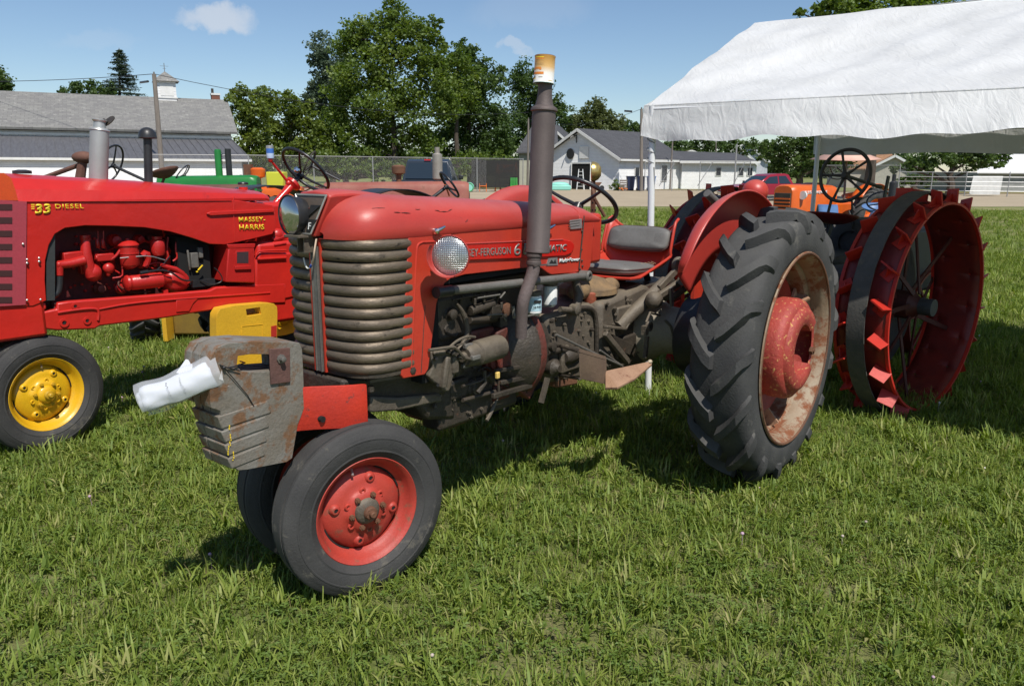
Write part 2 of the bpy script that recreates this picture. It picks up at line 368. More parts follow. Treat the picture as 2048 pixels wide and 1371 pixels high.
# ================================================================= ground
def ground_mat(name, greens, dry, drya, scale=.6):
    mt, nt, b = newmat(name); L = nt.links.new; tc = N(nt, 'ShaderNodeTexCoord')
    n1 = N(nt, 'ShaderNodeTexNoise', i_Scale=scale, i_Detail=6.0, i_Roughness=.6); L(tc.outputs['Object'], n1.inputs['Vector'])
    n2 = N(nt, 'ShaderNodeTexNoise', i_Scale=14.0, i_Detail=5.0, i_Roughness=.7); L(tc.outputs['Object'], n2.inputs['Vector'])
    r1 = ramp(nt, n2.outputs['Fac'], [(.3, greens[0]), (.5, greens[1]), (.68, greens[2])])
    r2 = ramp(nt, n1.outputs['Fac'], [(.44, (0, 0, 0)), (.64, (drya, drya, drya))])
    mx = N(nt, 'ShaderNodeMix', data_type='RGBA'); L(r2.outputs[0], mx.inputs[0]); L(r1.outputs[0], mx.inputs[6]); mx.inputs[7].default_value = M4(dry)
    L(mx.outputs[2], b.inputs['Base Color']); b.inputs['Roughness'].default_value = .95; b.inputs['Specular IOR Level'].default_value = .15
    bp = N(nt, 'ShaderNodeBump'); bp.inputs['Strength'].default_value = .8; bp.inputs['Distance'].default_value = .05
    n3 = N(nt, 'ShaderNodeTexNoise', i_Scale=22.0, i_Detail=6.0, i_Roughness=.75); L(tc.outputs['Object'], n3.inputs['Vector']); L(n3.outputs['Fac'], bp.inputs['Height']); L(bp.outputs[0], b.inputs['Normal'])
    return mt
FIELD = ground_mat('meadow_ground', [(.06, .082, .02), (.15, .185, .05), (.23, .26, .09)], (.31, .27, .14), .85, .35)
g = MB().add([(-1500, -60, 0), (1500, -60, 0), (1500, 2200, 0), (-1500, 2200, 0)], [(0, 1, 2, 3)]).build('ground', FIELD); tag(g, kind='structure')
DIRT = surf('packed_dirt', (.40, .33, .235), (.34, .28, .20), (.26, .24, .15), rough=.95, scale=.35, wear=.25, wearscale=.5, bump=.3, bumpscale=6, grain=.1, spec=.1)
near_e = [(-140, 30), (-60, 33.5), (4, 36.6), (23.6, 38.2), (80, 44), (160, 52)]; far_e = [(160, 44+12), (80, 53), (36.7, 61), (7.7, 69), (-20, 68), (-60, 66), (-140, 62)]
pts = []
for k, (a, b_) in enumerate(near_e): pts.append((a, b_, .006))
for a, b_ in far_e: pts.append((a, b_, .006))
d = MB().add(pts, [tuple(range(len(pts)))]).build('dirt_track', DIRT); tag(d, kind='structure')
VERGE = ground_mat('dry_verge', [(.10, .08, .03), (.16, .125, .055), (.22, .17, .08)], (.25, .20, .10), .8, .8)
vb = [(a, b_-.6, .012) for a, b_ in far_e]+[(a, b_+3.5, .012) for a, b_ in far_e[::-1]]
d = MB().add(vb, [tuple(range(len(vb)))]).build('dry_verge', VERGE); tag(d, kind='structure')

# ---- grass blades near the camera
def leaf_mat(name, stops, rough=.6, trans=.35, hue=True):
    mt = bpy.data.materials.new(name); mt.use_nodes = True; nt = mt.node_tree; nt.nodes.clear(); L = nt.links.new
    out = N(nt, 'ShaderNodeOutputMaterial'); oi = N(nt, 'ShaderNodeObjectInfo'); at = N(nt, 'ShaderNodeAttribute', attribute_name='tint')
    ad = N(nt, 'ShaderNodeMath', operation='ADD'); mu = N(nt, 'ShaderNodeMath', operation='MULTIPLY'); mu.inputs[1].default_value = .45
    L(oi.outputs['Random'], mu.inputs[0]); m2 = N(nt, 'ShaderNodeMath', operation='MULTIPLY'); m2.inputs[1].default_value = .55 if hue else 1.0; L(at.outputs['Fac'], m2.inputs[0])
    L(m2.outputs[0], ad.inputs[0])
    if hue: L(mu.outputs[0], ad.inputs[1])
    else: ad.inputs[1].default_value = 0
    rp = ramp(nt, ad.outputs[0], stops)
    df = N(nt, 'ShaderNodeBsdfDiffuse'); tr = N(nt, 'ShaderNodeBsdfTranslucent'); gl = N(nt, 'ShaderNodeBsdfGlossy'); gl.inputs['Roughness'].default_value = rough; gl.inputs['Color'].default_value = (.35, .4, .35, 1)
    L(rp.outputs[0], df.inputs['Color']); 
    hs = N(nt, 'ShaderNodeHueSaturation'); hs.inputs['Saturation'].default_value = 1.15; hs.inputs['Value'].default_value = 1.3; L(rp.outputs[0], hs.inputs['Color']); L(hs.outputs[0], tr.inputs['Color'])
    m = N(nt, 'ShaderNodeMixShader'); m.inputs[0].default_value = trans; L(df.outputs[0], m.inputs[1]); L(tr.outputs[0], m.inputs[2])
    fr = N(nt, 'ShaderNodeMixShader'); fr.inputs[0].default_value = .07; L(m.outputs[0], fr.inputs[1]); L(gl.outputs[0], fr.inputs[2]); L(fr.outputs[0], out.inputs['Surface'])
    return mt
BLADE = leaf_mat('grass_blade', [(0, (.085, .135, .016)), (.35, (.165, .235, .032)), (.62, (.25, .31, .052)), (.85, (.32, .345, .10)), (1, (.38, .34, .14))])
CLOVER = leaf_mat('clover_leaf', [(0, (.065, .115, .018)), (.5, (.115, .180, .030)), (1, (.18, .24, .055))], trans=.25)
DRYB = leaf_mat('dry_blade', [(0, (.22, .17, .07)), (1, (.32, .26, .13))])
def set_tint(me, vals, per):
    a = me.attributes.new('tint', 'FLOAT', 'FACE'); a.data.foreach_set('value', np.repeat(np.array(vals, dtype=np.float32), per))
def blade(V_, F_, T_, rng, bx, by, h, w, lean, az, tint, curl=.5):
    dx, dy = math.cos(az), math.sin(az); px_, py_ = -dy, dx
    o = len(V_); segs = 3; x = y = 0; z = 0; ang = lean*.3
    for s_ in range(segs+1):
        t = s_/segs; ww = w*(1-.15*t) if s_ < segs else .0004
        if s_ == 1: ww = w*1.05
        cx, cy = bx+dx*x, by+dy*x
        V_.append((cx-px_*ww, cy-py_*ww, z)); V_.append((cx+px_*ww, cy+py_*ww, z))
        st = h/segs; x += st*math.sin(ang); z += st*math.cos(ang); ang += lean*(curl+.5*rng.random())
    for s_ in range(segs): F_.append((o+2*s_, o+2*s_+1, o+2*s_+3, o+2*s_+2)); T_.append(tint)
tuft_col = bpy.data.collections.new('grass_sources')
def tuft(seed, n, rad, h0, h1, w0, w1, mat=BLADE, leanmax=.9, clov=0, target=None):
    rng = random.Random(seed); V_, F_, T_ = [], [], []
    for _ in range(n):
        a = rng.random()*6.283; r_ = rad*rng.random()**.6
        blade(V_, F_, T_, rng, r_*math.cos(a), r_*math.sin(a), rng.uniform(h0, h1), rng.uniform(w0, w1)*.5, rng.uniform(.1, leanmax), rng.random()*6.283, rng.random())
    nm = len(F_)
    for _ in range(clov):
        a = rng.random()*6.283; r_ = rad*rng.random()**.5*1.3; cx, cy, z = r_*math.cos(a), r_*math.sin(a), rng.uniform(.018, .05); tn = rng.random()
        for k in range(3):
            t = a+k*2.094; s_ = rng.uniform(.007, .012); dx, dy = math.cos(t), math.sin(t); o = len(V_)
            V_ += [(cx, cy, z), (cx+dx*s_-dy*s_*.6, cy+dy*s_+dx*s_*.6, z+.003), (cx+dx*s_*1.9, cy+dy*s_*1.9, z+rng.uniform(-.003, .004)), (cx+dx*s_+dy*s_*.6, cy+dy*s_-dx*s_*.6, z+.003)]
            F_.append((o, o+1, o+2, o+3)); T_.append(tn)
    me = bpy.data.meshes.new('tuft'); me.from_pydata(V_, [], F_); me.materials.append(mat); me.materials.append(CLOVER)
    if clov: me.polygons.foreach_set('material_index', [0]*nm+[1]*(len(F_)-nm))
    set_tint(me, T_, 1); o = bpy.data.objects.new('tuft', me); (target or tuft_col).objects.link(o); return o
for k in range(5): tuft(100+k, 20, .058, .03, .075, .0028, .0052, leanmax=1.15)
for k in range(3): tuft(200+k, 14, .06, .04, .09, .004, .008, leanmax=1.4, clov=3)
tuft(300, 10, .05, .02, .06, .004, .006, clov=12)
for k in range(2): tuft(310+k, 16, .07, .07, .12, .0035, .006, leanmax=1.5)
tuft(400, 9, .04, .09, .14, .006, .010, leanmax=.8)
tuft(401, 6, .02, .06, .10, .010, .016, leanmax=1.5)
dry_col = bpy.data.collections.new('dry_sources'); tuft(500, 5, .05, .04, .09, .002, .0035, mat=DRYB, leanmax=1.6, target=dry_col); tuft(501, 3, .04, .08, .15, .0015, .0025, mat=DRYB, leanmax=.7, target=dry_col)
fl_col = bpy.data.collections.new('flower_sources')
for nm_, colr in (('white_clover_head', (.72, .68, .62)), ('pink_clover_head', (.50, .34, .42)), ('dull_clover_head', (.5, .42, .36))):
    mb = MB(); mb.tube([(0, 0, 0), (.004, .002, .05), (.003, .004, .068)], .0011, 5)
    fm = surf(nm_, colr, tuple(c*.8 for c in colr), rough=.8, scale=300, bump=.0)
    o_ = bpy.data.objects.new('flower', mb.ball((.003, .004, .075), (.0085, .0085, .0075), 8, 6).mesh('flower', fm)); fl_col.objects.link(o_)
def scatter(name, corners, density, colls, smin, smax, seed, label=None, low=0.0, dscale=1.2):
    """flat patch of ground scattered with instanced tufts (geometry nodes)"""
    me = bpy.data.meshes.new(name)
    (x00, x01, y0), (x10, x11, y1) = corners; n = 12; vs = []; fs = []
    for i in range(n+1):
        t = i/n; y = y0+(y1-y0)*t; a, b_ = x00+(x10-x00)*t, x01+(x11-x01)*t; vs += [(a, y, .002), (b_, y, .002)]
    for i in range(n): fs.append((2*i, 2*i+1, 2*i+3, 2*i+2))
    me.from_pydata(vs, [], fs); o = bpy.data.objects.new(name, me); col.objects.link(o)
    ng = bpy.data.node_groups.new(name+'_nodes', 'GeometryNodeTree'); ng.interface.new_socket('Geometry', in_out='INPUT', socket_type='NodeSocketGeometry'); ng.interface.new_socket('Geometry', in_out='OUTPUT', socket_type='NodeSocketGeometry')
    A = ng.nodes.new; gi, go = A('NodeGroupInput'), A('NodeGroupOutput'); L = ng.links.new
    dp = A('GeometryNodeDistributePointsOnFaces'); dp.inputs['Seed'].default_value = seed
    # clumpy density
    ps = A('GeometryNodeInputPosition'); ns = A('ShaderNodeTexNoise'); ns.inputs['Scale'].default_value = dscale; ns.inputs['Detail'].default_value = 3; L(ps.outputs[0], ns.inputs['Vector'])
    mr = A('ShaderNodeMapRange'); mr.inputs['From Min'].default_value = .32; mr.inputs['From Max'].default_value = .62; mr.inputs['To Min'].default_value = density*low; mr.inputs['To Max'].default_value = density; L(ns.outputs['Fac'], mr.inputs['Value']); L(mr.outputs[0], dp.inputs['Density'])
    L(gi.outputs[0], dp.inputs['Mesh'])
    ci = A('GeometryNodeCollectionInfo'); ci.inputs['Collection'].default_value = colls; ci.inputs['Separate Children'].default_value = True; ci.inputs['Reset Children'].default_value = True
    ip = A('GeometryNodeInstanceOnPoints'); ip.inputs['Pick Instance'].default_value = True; L(dp.outputs['Points'], ip.inputs['Points']); L(ci.outputs[0], ip.inputs['Instance'])
    rv = A('FunctionNodeRandomValue'); rv.data_type = 'FLOAT_VECTOR'; rv.inputs[0].default_value = (-.12, -.12, 0); rv.inputs[1].default_value = (.12, .12, 6.283); L(rv.outputs[0], ip.inputs['Rotation'])
    rs = A('FunctionNodeRandomValue'); rs.data_type = 'FLOAT'; rs.inputs['Min'].default_value = smin; rs.inputs['Max'].default_value = smax; rs.inputs['Seed'].default_value = 5; L(rs.outputs[1], ip.inputs['Scale'])
    L(ip.outputs[0], go.inputs[0]); md = o.modifiers.new('scatter', 'NODES'); md.node_group = ng
    tag(o, kind='stuff', label=label); return o
def band(y0, y1, mg=.35): return ((-.70*y0-mg, .70*y0+mg, y0), (-.70*y1-mg, .70*y1+mg, y1))
scatter('grass', band(1.7, 4.2), 620, tuft_col, .65, 1.15, 1, 'sunlit mixed lawn grass and clover under the tractors', .62)
scatter('grass', band(4.2, 8.0), 420, tuft_col, .75, 1.25, 2, 'lawn grass around the parked tractors', .6)
scatter('grass', band(8.0, 16.0), 120, tuft_col, 1.1, 1.7, 3, 'lawn grass behind the tractors', .5)
scatter('grass', ((-3, 13, 16), (-3, 28, 34)), 28, tuft_col, 1.4, 2.0, 4, 'worn grass towards the dirt track', .3)
scatter('dry_grass', band(1.7, 9), 22, dry_col, .7, 1.3, 6, 'dead straw coloured blades among the green', .2)
scatter('clover_flowers', band(1.8, 8), 3.2, fl_col, .6, 1.1, 8, 'small clover heads dotted through the grass', .05, .6)

# ================================================================= trees
def foliage_mat(name, dark, mid, light):
    return leaf_mat(name, [(0, dark), (.5, mid), (1, light)], rough=.5, trans=.45, hue=False)
FOL = {'walnut': foliage_mat('walnut_foliage', (.070, .115, .018), (.125, .185, .030), (.20, .25, .05)),
       'dark': foliage_mat('dark_foliage', (.045, .080, .020), (.078, .130, .032), (.13, .185, .05)),
       'blue': foliage_mat('silvery_foliage', (.060, .095, .055), (.105, .145, .090), (.16, .20, .13)),
       'olive': foliage_mat('olive_foliage', (.080, .120, .018), (.140, .19, .032), (.22, .26, .055)),
       'yellow': foliage_mat('yellowish_foliage', (.075, .095, .028), (.12, .145, .045), (.17, .19, .07)),
       'spruce': foliage_mat('spruce_needles', (.020, .040, .020), (.035, .060, .030), (.06, .085, .045))}
BARK = surf('bark', (.085, .065, .05), (.05, .04, .03), rough=.9, scale=3, bump=.6, bumpscale=12)
rngn = np.random.default_rng(5)
def leaf_cloud(name, blobs, mat, parent, size, dens=1.0, drop=.25):
    size = size*(.84 if size > .2 else 1)
    Vs = []; tints = []
    for c, r_ in blobs:
        c = np.array(c); nsub = int(14+r_*7); dirs = rngn.normal(size=(nsub, 3)); dirs /= np.linalg.norm(dirs, axis=1)[:, None]
        sub = c+dirs*r_*rngn.uniform(.35, .98, (nsub, 1)); sr_ = r_*rngn.uniform(.22, .45, nsub)
        nl = int(dens*20*r_*r_/(size*size)*2.0/nsub)+6
        for k in range(nsub):
            p = rngn.normal(size=(nl, 3)); p /= np.linalg.norm(p, axis=1)[:, None]; p = sub[k]+p*sr_[k]*rngn.uniform(.35, 1.08, (nl, 1))*np.array([1.15, 1.15, .8])
            Vs.append(p); tints.append(np.clip(rngn.normal(.5, .17, nl)+rngn.normal(0, .16), 0, 1))
    P = np.concatenate(Vs); tn = np.concatenate(tints); n = len(P)
    a = rngn.normal(size=(n, 3)); a[:, 2] *= .55; a /= np.linalg.norm(a, axis=1)[:, None]; b_ = rngn.normal(size=(n, 3)); b_ -= a*(a*b_).sum(1)[:, None]; b_ /= np.linalg.norm(b_, axis=1)[:, None]
    s_ = size*rngn.uniform(.55, 1.25, (n, 1)); a *= s_*.5; b_ *= s_*.34
    q = np.stack([P-a, P+b_-a*.1, P+a, P-b_+a*.1], 1).reshape(-1, 3)
    me = bpy.data.meshes.new(name); me.vertices.add(4*n); me.vertices.foreach_set('co', q.ravel().astype(np.float32)); me.loops.add(4*n); me.loops.foreach_set('vertex_index', np.arange(4*n, dtype=np.int32))
    me.polygons.add(n); me.polygons.foreach_set('loop_start', np.arange(0, 4*n, 4, dtype=np.int32)); me.update(calc_edges=True); me.validate()
    me.materials.append(mat); set_tint(me, tn, 1); o = bpy.data.objects.new(name, me); col.objects.link(o); o.parent = parent; return o
def tree(label, Y, blobs, kind, base, size=.34, dens=1.0, name='leafy_tree', group=None, trunk_r=.3):
    """blobs (px, py, radius px) are crown lumps measured in the photograph at Y metres; base = px of the trunk foot"""
    b0 = W(base, 340, Y); t = thing(name, label, 'tree', (b0.x, Y, 0), 0, group); k = Y/FPX; O_ = Vector((b0.x, Y, 0)); bl = []
    for i, (px, py, r_) in enumerate(blobs):
        dy = random.uniform(-.6, .6)*r_*k*1.3; p = W(px, py, Y+dy)-O_; bl.append((tuple(p), r_*k*(1.14 if r_ < 20 else 1.22)))
    leaf_cloud('crown', bl, FOL[kind], t, size, dens)
    top = max(p[2] for p, _ in bl); mb = MB(); zt = top*.8
    mb.tube([(0, 0, -.1), (.05, 0, zt*.25), (-.1, .1, zt*.5), (.05, 0, zt*.8), (0, 0, zt)], [trunk_r*1.2, trunk_r*.9, trunk_r*.7, trunk_r*.4, .05], 8)
    for p, r_ in bl:
        z0 = max(min(p[2]-.35*math.hypot(p[0], p[1])-.3, zt*.95), .8); p = Vector(p); mb.tube([(0, 0, z0), Vector((p.x*.55, p.y*.55, (z0+p.z)/2+.2)), p], [trunk_r*.35, trunk_r*.2, .04], 5)
    mb.build('trunk', BARK, t)
    return t
tree('tall central walnut tree, the highest crown, rising over the red hood', 72, [(795, 28, 30), (778, 66, 34), (822, 62, 30), (706, 66, 26), (700, 92, 30), (745, 88, 34), (868, 52, 16), (878, 88, 18), (845, 100, 32), (790, 130, 46), (725, 140, 42), (856, 150, 36), (880, 130, 20), (690, 180, 38), (760, 200, 46), (828, 212, 42), (694, 240, 40), (760, 270, 44), (835, 280, 40), (660, 262, 28), (890, 215, 32), (720, 300, 36), (800, 320, 30), (655, 305, 28), (690, 320, 26)], 'walnut', 790, .36)
tree('silvery green tree behind the left flank of the tall walnut', 92, [(640, 100, 24), (662, 122, 30), (632, 122, 16), (645, 160, 26), (672, 185, 36), (635, 205, 26), (620, 190, 12), (655, 230, 34), (612, 208, 14), (690, 130, 24)], 'blue', 665, .4)
tree('dark green tree with yellowish upper sprays right of the tall walnut', 82, [(925, 105, 24), (950, 120, 22), (900, 150, 26), (948, 160, 34), (985, 150, 22), (905, 200, 36), (975, 205, 38), (1005, 235, 26), (940, 240, 42), (995, 272, 30), (905, 280, 38), (960, 300, 36), (1010, 300, 20), (870, 300, 32)], 'dark', 940, .38)
tree('olive branch laden tree between the walnut and the dark tree', 78, [(915, 120, 22), (925, 150, 28), (910, 185, 28), (935, 195, 22), (895, 215, 24)], 'walnut', 915, .36)
tree('dark round tree just left of the exhaust stack tip', 98, [(1050, 150, 26), (1030, 165, 20), (1078, 175, 26), (1055, 205, 32), (1100, 205, 26), (1040, 240, 32), (1085, 245, 32), (1120, 228, 22), (1020, 280, 30), (1060, 290, 30)], 'dark', 1060, .4)
tree('pale yellow green tree above the grey roofed garage', 100, [(1196, 222, 22), (1180, 236, 20), (1216, 236, 22), (1165, 252, 24), (1200, 258, 26), (1235, 252, 18), (1140, 245, 16), (1150, 262, 20)], 'yellow', 1195, .4)
tree('low green tree beside the second utility pole', 105, [(1258, 256, 14), (1242, 262, 14), (1276, 258, 13), (1290, 250, 12), (1268, 270, 12), (1232, 268, 10)], 'dark', 1262, .4)
tree('olive tree against the right end of the barn', 66, [(492, 196, 22), (470, 190, 14), (478, 218, 24), (510, 225, 26), (490, 255, 28), (520, 270, 28), (500, 295, 26), (520, 312, 20)], 'olive', 500, .32)
tree('broad olive tree between the barn and the silvery tree', 70, [(545, 200, 22), (525, 190, 14), (580, 205, 24), (556, 235, 32), (602, 235, 28), (560, 275, 34), (608, 275, 34), (630, 255, 22), (590, 308, 28), (632, 300, 26), (560, 315, 22), (618, 215, 16)], 'olive', 585, .34)
tree('light green bushy tree low behind the chain link fence', 68, [(538, 310, 18), (650, 322, 20), (690, 330, 20), (735, 335, 18), (770, 338, 18), (610, 330, 16), (830, 330, 20), (875, 325, 20), (925, 328, 22), (970, 325, 22), (1005, 320, 20), (800, 345, 16), (660, 345, 16), (710, 350, 14), (760, 352, 14), (860, 348, 14), (905, 350, 14), (580, 345, 14)], 'walnut', 690, .3, name='bushy_tree')
tree('leafy tree cut by the left edge above the barn roof', 90, [(2, 158, 16), (-22, 160, 28), (12, 170, 10), (-10, 185, 22), (-45, 180, 30)], 'dark', -15, .4)
tree('low green tree behind the barn roof left of the spruce', 95, [(140, 184, 14), (160, 178, 14), (180, 176, 14), (200, 182, 16), (222, 186, 16), (122, 184, 6)], 'dark', 175, .36)
tree('tall tree showing above the ridge of the white tent', 46, [(1690, 14, 44), (1640, 26, 22), (1745, 2, 44), (1810, 0, 46), (1860, 8, 36), (1600, 26, 10), (1760, 60, 60), (1700, 110, 60), (1830, 90, 60), (1750, 180, 70)], 'walnut', 1740, .30, dens=.7)
tree('dark tree under the tent eave behind the red pickup', 62, [(1560, 290, 26), (1530, 300, 18), (1600, 300, 28), (1640, 300, 28), (1585, 325, 26), (1630, 330, 26), (1670, 322, 20), (1700, 310, 20), (1555, 335, 16), (1610, 262, 26)], 'dark', 1600, .3)
tree('distant green tree above the low white building', 100, [(1360, 300, 20), (1395, 290, 24), (1430, 300, 24), (1465, 292, 20), (1500, 296, 16), (1340, 290, 16), (1530, 292, 14)], 'dark', 1420, .4)
tree('dark spreading tree at the right beside the white shed', 58, [(1850, 325, 20), (1885, 318, 22), (1925, 320, 24), (1965, 315, 22), (1995, 320, 18), (2010, 312, 10), (1900, 290, 30), (1950, 290, 30), (1820, 330, 12), (1790, 335, 10)], 'dark', 1905, .3)
tree('clipped dark hedge behind the pipe fence', 63, [(1815, 362, 12), (1835, 360, 13), (1855, 360, 12), (1800, 365, 10)], 'dark', 1835, .25, name='hedge')
# spruce: drooping tiers
def spruce():
    Y = 96; b0 = W(243, 340, Y); t = thing('spruce_tree', 'dark pointed spruce rising over the barn roof', 'tree', (b0.x, Y, 0)); O_ = Vector((b0.x, Y, 0))
    top = (W(238, 96, Y)-O_); P = []; mb = MB(); mb.tube([(0, 0, 0), (top.x*.4, 0, top.z*.5), top], [.35, .2, .03], 8)
    z = top.z-.2; k = 0
    while z > top.z*.32:
        d = top.z-z; Lb = .35+d*.44; nb = 7
        for j in range(nb):
            a = random.random()*6.28; l = Lb*random.uniform(.6, 1.12); tip = Vector((top.x*z/top.z+l*math.cos(a), l*math.sin(a), z-l*.10+.25*l*(l > 1)*.3)); s0 = Vector((top.x*z/top.z, 0, z)); mb.tube([s0, tip], [.05, .01], 4)
            n = int(26+l*30)
            for q in range(n):
                f = random.random()**.7; p = s0.lerp(tip, f)+Vector((random.gauss(0, .10+.05*l), random.gauss(0, .10+.05*l), -abs(random.gauss(0, .12))-.05)); P.append(p)
        z -= .30+.03*d
    mb.build('trunk', BARK, t)
    Vq = []; F = []; T_ = []
    for p in P:
        a = Vector((random.gauss(0, 1), random.gauss(0, 1), random.gauss(-.3, .4))).normalized()*random.uniform(.1, .2); b_ = Vector((random.gauss(0, 1), random.gauss(0, 1), random.gauss(0, 1))).normalized()*.05; o = len(Vq); Vq += [p-a, p+b_, p+a, p-b_]; F.append((o, o+1, o+2, o+3)); T_.append(random.random())
    me = bpy.data.meshes.new('crown'); me.from_pydata([tuple(v) for v in Vq], [], F); me.materials.append(FOL['spruce']); set_tint(me, T_, 1); o = bpy.data.objects.new('crown', me); col.objects.link(o); o.parent = t
spruce()

# ================================================================= buildings
def board_mat(name, c, pitch=.12, dirt=.85, rough=.6, dirc=(.45, .45, .42)):
    mt, nt, b = newmat(name); L = nt.links.new; tc = N(nt, 'ShaderNodeTexCoord'); sp = N(nt, 'ShaderNodeSeparateXYZ'); L(tc.outputs['Object'], sp.inputs[0])
    fr = N(nt, 'ShaderNodeMath', operation='MULTIPLY'); fr.inputs[1].default_value = 1/pitch; L(sp.outputs['Z'], fr.inputs[0]); f2 = N(nt, 'ShaderNodeMath', operation='FRACT'); L(fr.outputs[0], f2.inputs[0])
    bp = N(nt, 'ShaderNodeBump'); bp.inputs['Strength'].default_value = .9; bp.inputs['Distance'].default_value = .03; L(f2.outputs[0], bp.inputs['Height']); bp.invert = True; L(bp.outputs[0], b.inputs['Normal'])
    n1 = N(nt, 'ShaderNodeTexNoise', i_Scale=1.5, i_Detail=6.0, i_Roughness=.7); L(tc.outputs['Object'], n1.inputs['Vector'])
    rp = ramp(nt, n1.outputs['Fac'], [(.35, c), (.75, tuple(x*dirt for x in c))])
    gp = ramp(nt, f2.outputs[0], [(0, (.55, .55, .55)), (.10, (1, 1, 1))]); mx = N(nt, 'ShaderNodeMix', data_type='RGBA', blend_type='MULTIPLY'); mx.inputs[0].default_value = 1; L(rp.outputs[0], mx.inputs[6]); L(gp.outputs[0], mx.inputs[7]); L(mx.outputs[2], b.inputs['Base Color']); b.inputs['Roughness'].default_value = rough
    return mt
WBOARD = board_mat('white_clapboard', (.82, .82, .81)); TBOARD = board_mat('tan_siding', (.36, .35, .27)); GBOARD = board_mat('pale_grey_siding', (.52, .54, .58))
BOARDW = board_mat('barn_boards', (.72, .72, .72), .2, .7)
def shingle_mat(name, c1, c2, c3, sc=1.0, rows=.28):
    mt, nt, b = newmat(name); L = nt.links.new; tc = N(nt, 'ShaderNodeTexCoord'); mp = N(nt, 'ShaderNodeMapping'); L(tc.outputs['Object'], mp.inputs[0]); mp.inputs['Rotation'].default_value = (R(-55), 0, 0)
    br = N(nt, 'ShaderNodeTexBrick', i_Scale=sc); br.inputs['Mortar Size'].default_value = .012; br.inputs['Brick Width'].default_value = .5; br.inputs['Row Height'].default_value = rows; br.inputs['Color1'].default_value = M4(c1); br.inputs['Color2'].default_value = M4(c2); br.inputs['Mortar'].default_value = M4(tuple(x*.6 for x in c1)); L(mp.outputs[0], br.inputs['Vector'])
    n1 = N(nt, 'ShaderNodeTexNoise', i_Scale=3.0, i_Detail=7.0, i_Roughness=.75); L(tc.outputs['Object'], n1.inputs['Vector']); r1 = ramp(nt, n1.outputs['Fac'], [(.55, (0, 0, 0)), (.68, (1, 1, 1))]); mx = N(nt, 'ShaderNodeMix', data_type='RGBA'); L(r1.outputs[0], mx.inputs[0]); L(br.outputs['Color'], mx.inputs[6]); mx.inputs[7].default_value = M4(c3); L(mx.outputs[2], b.inputs['Base Color']); b.inputs['Roughness'].default_value = .85
    bp = N(nt, 'ShaderNodeBump'); bp.inputs['Strength'].default_value = .5; bp.inputs['Distance'].default_value = .03; L(br.outputs['Fac'], bp.inputs['Height']); bp.invert = True; L(bp.outputs[0], b.inputs['Normal']); return mt
SH_GREY = shingle_mat('weathered_shingles', (.22, .215, .20), (.17, .165, .16), (.32, .31, .29)); SH_DARK = shingle_mat('charcoal_shingles', (.075, .075, .082), (.06, .06, .066), (.09, .09, .095)); SH_BROWN = shingle_mat('brown_shingles', (.13, .085, .055), (.10, .065, .045), (.16, .11, .07)); SH_TAN = shingle_mat('rust_brown_roof', (.30, .16, .08), (.26, .13, .07), (.34, .2, .1))
TINROOF = surf('tin_roof', (.14, .14, .15), (.10, .10, .11), (.18, .17, .16), rough=.6, metal=.2, scale=1.2, wear=.3, wearscale=2, stretch=(6, 1, .3), bump=.1)
WINM = flat('dark_window_glass', (.03, .035, .045), .1, 0, .8)
TRIMW = surf('white_trim', (.72, .72, .70), (.62, .62, .6), rough=.5, scale=3, bump=.05)

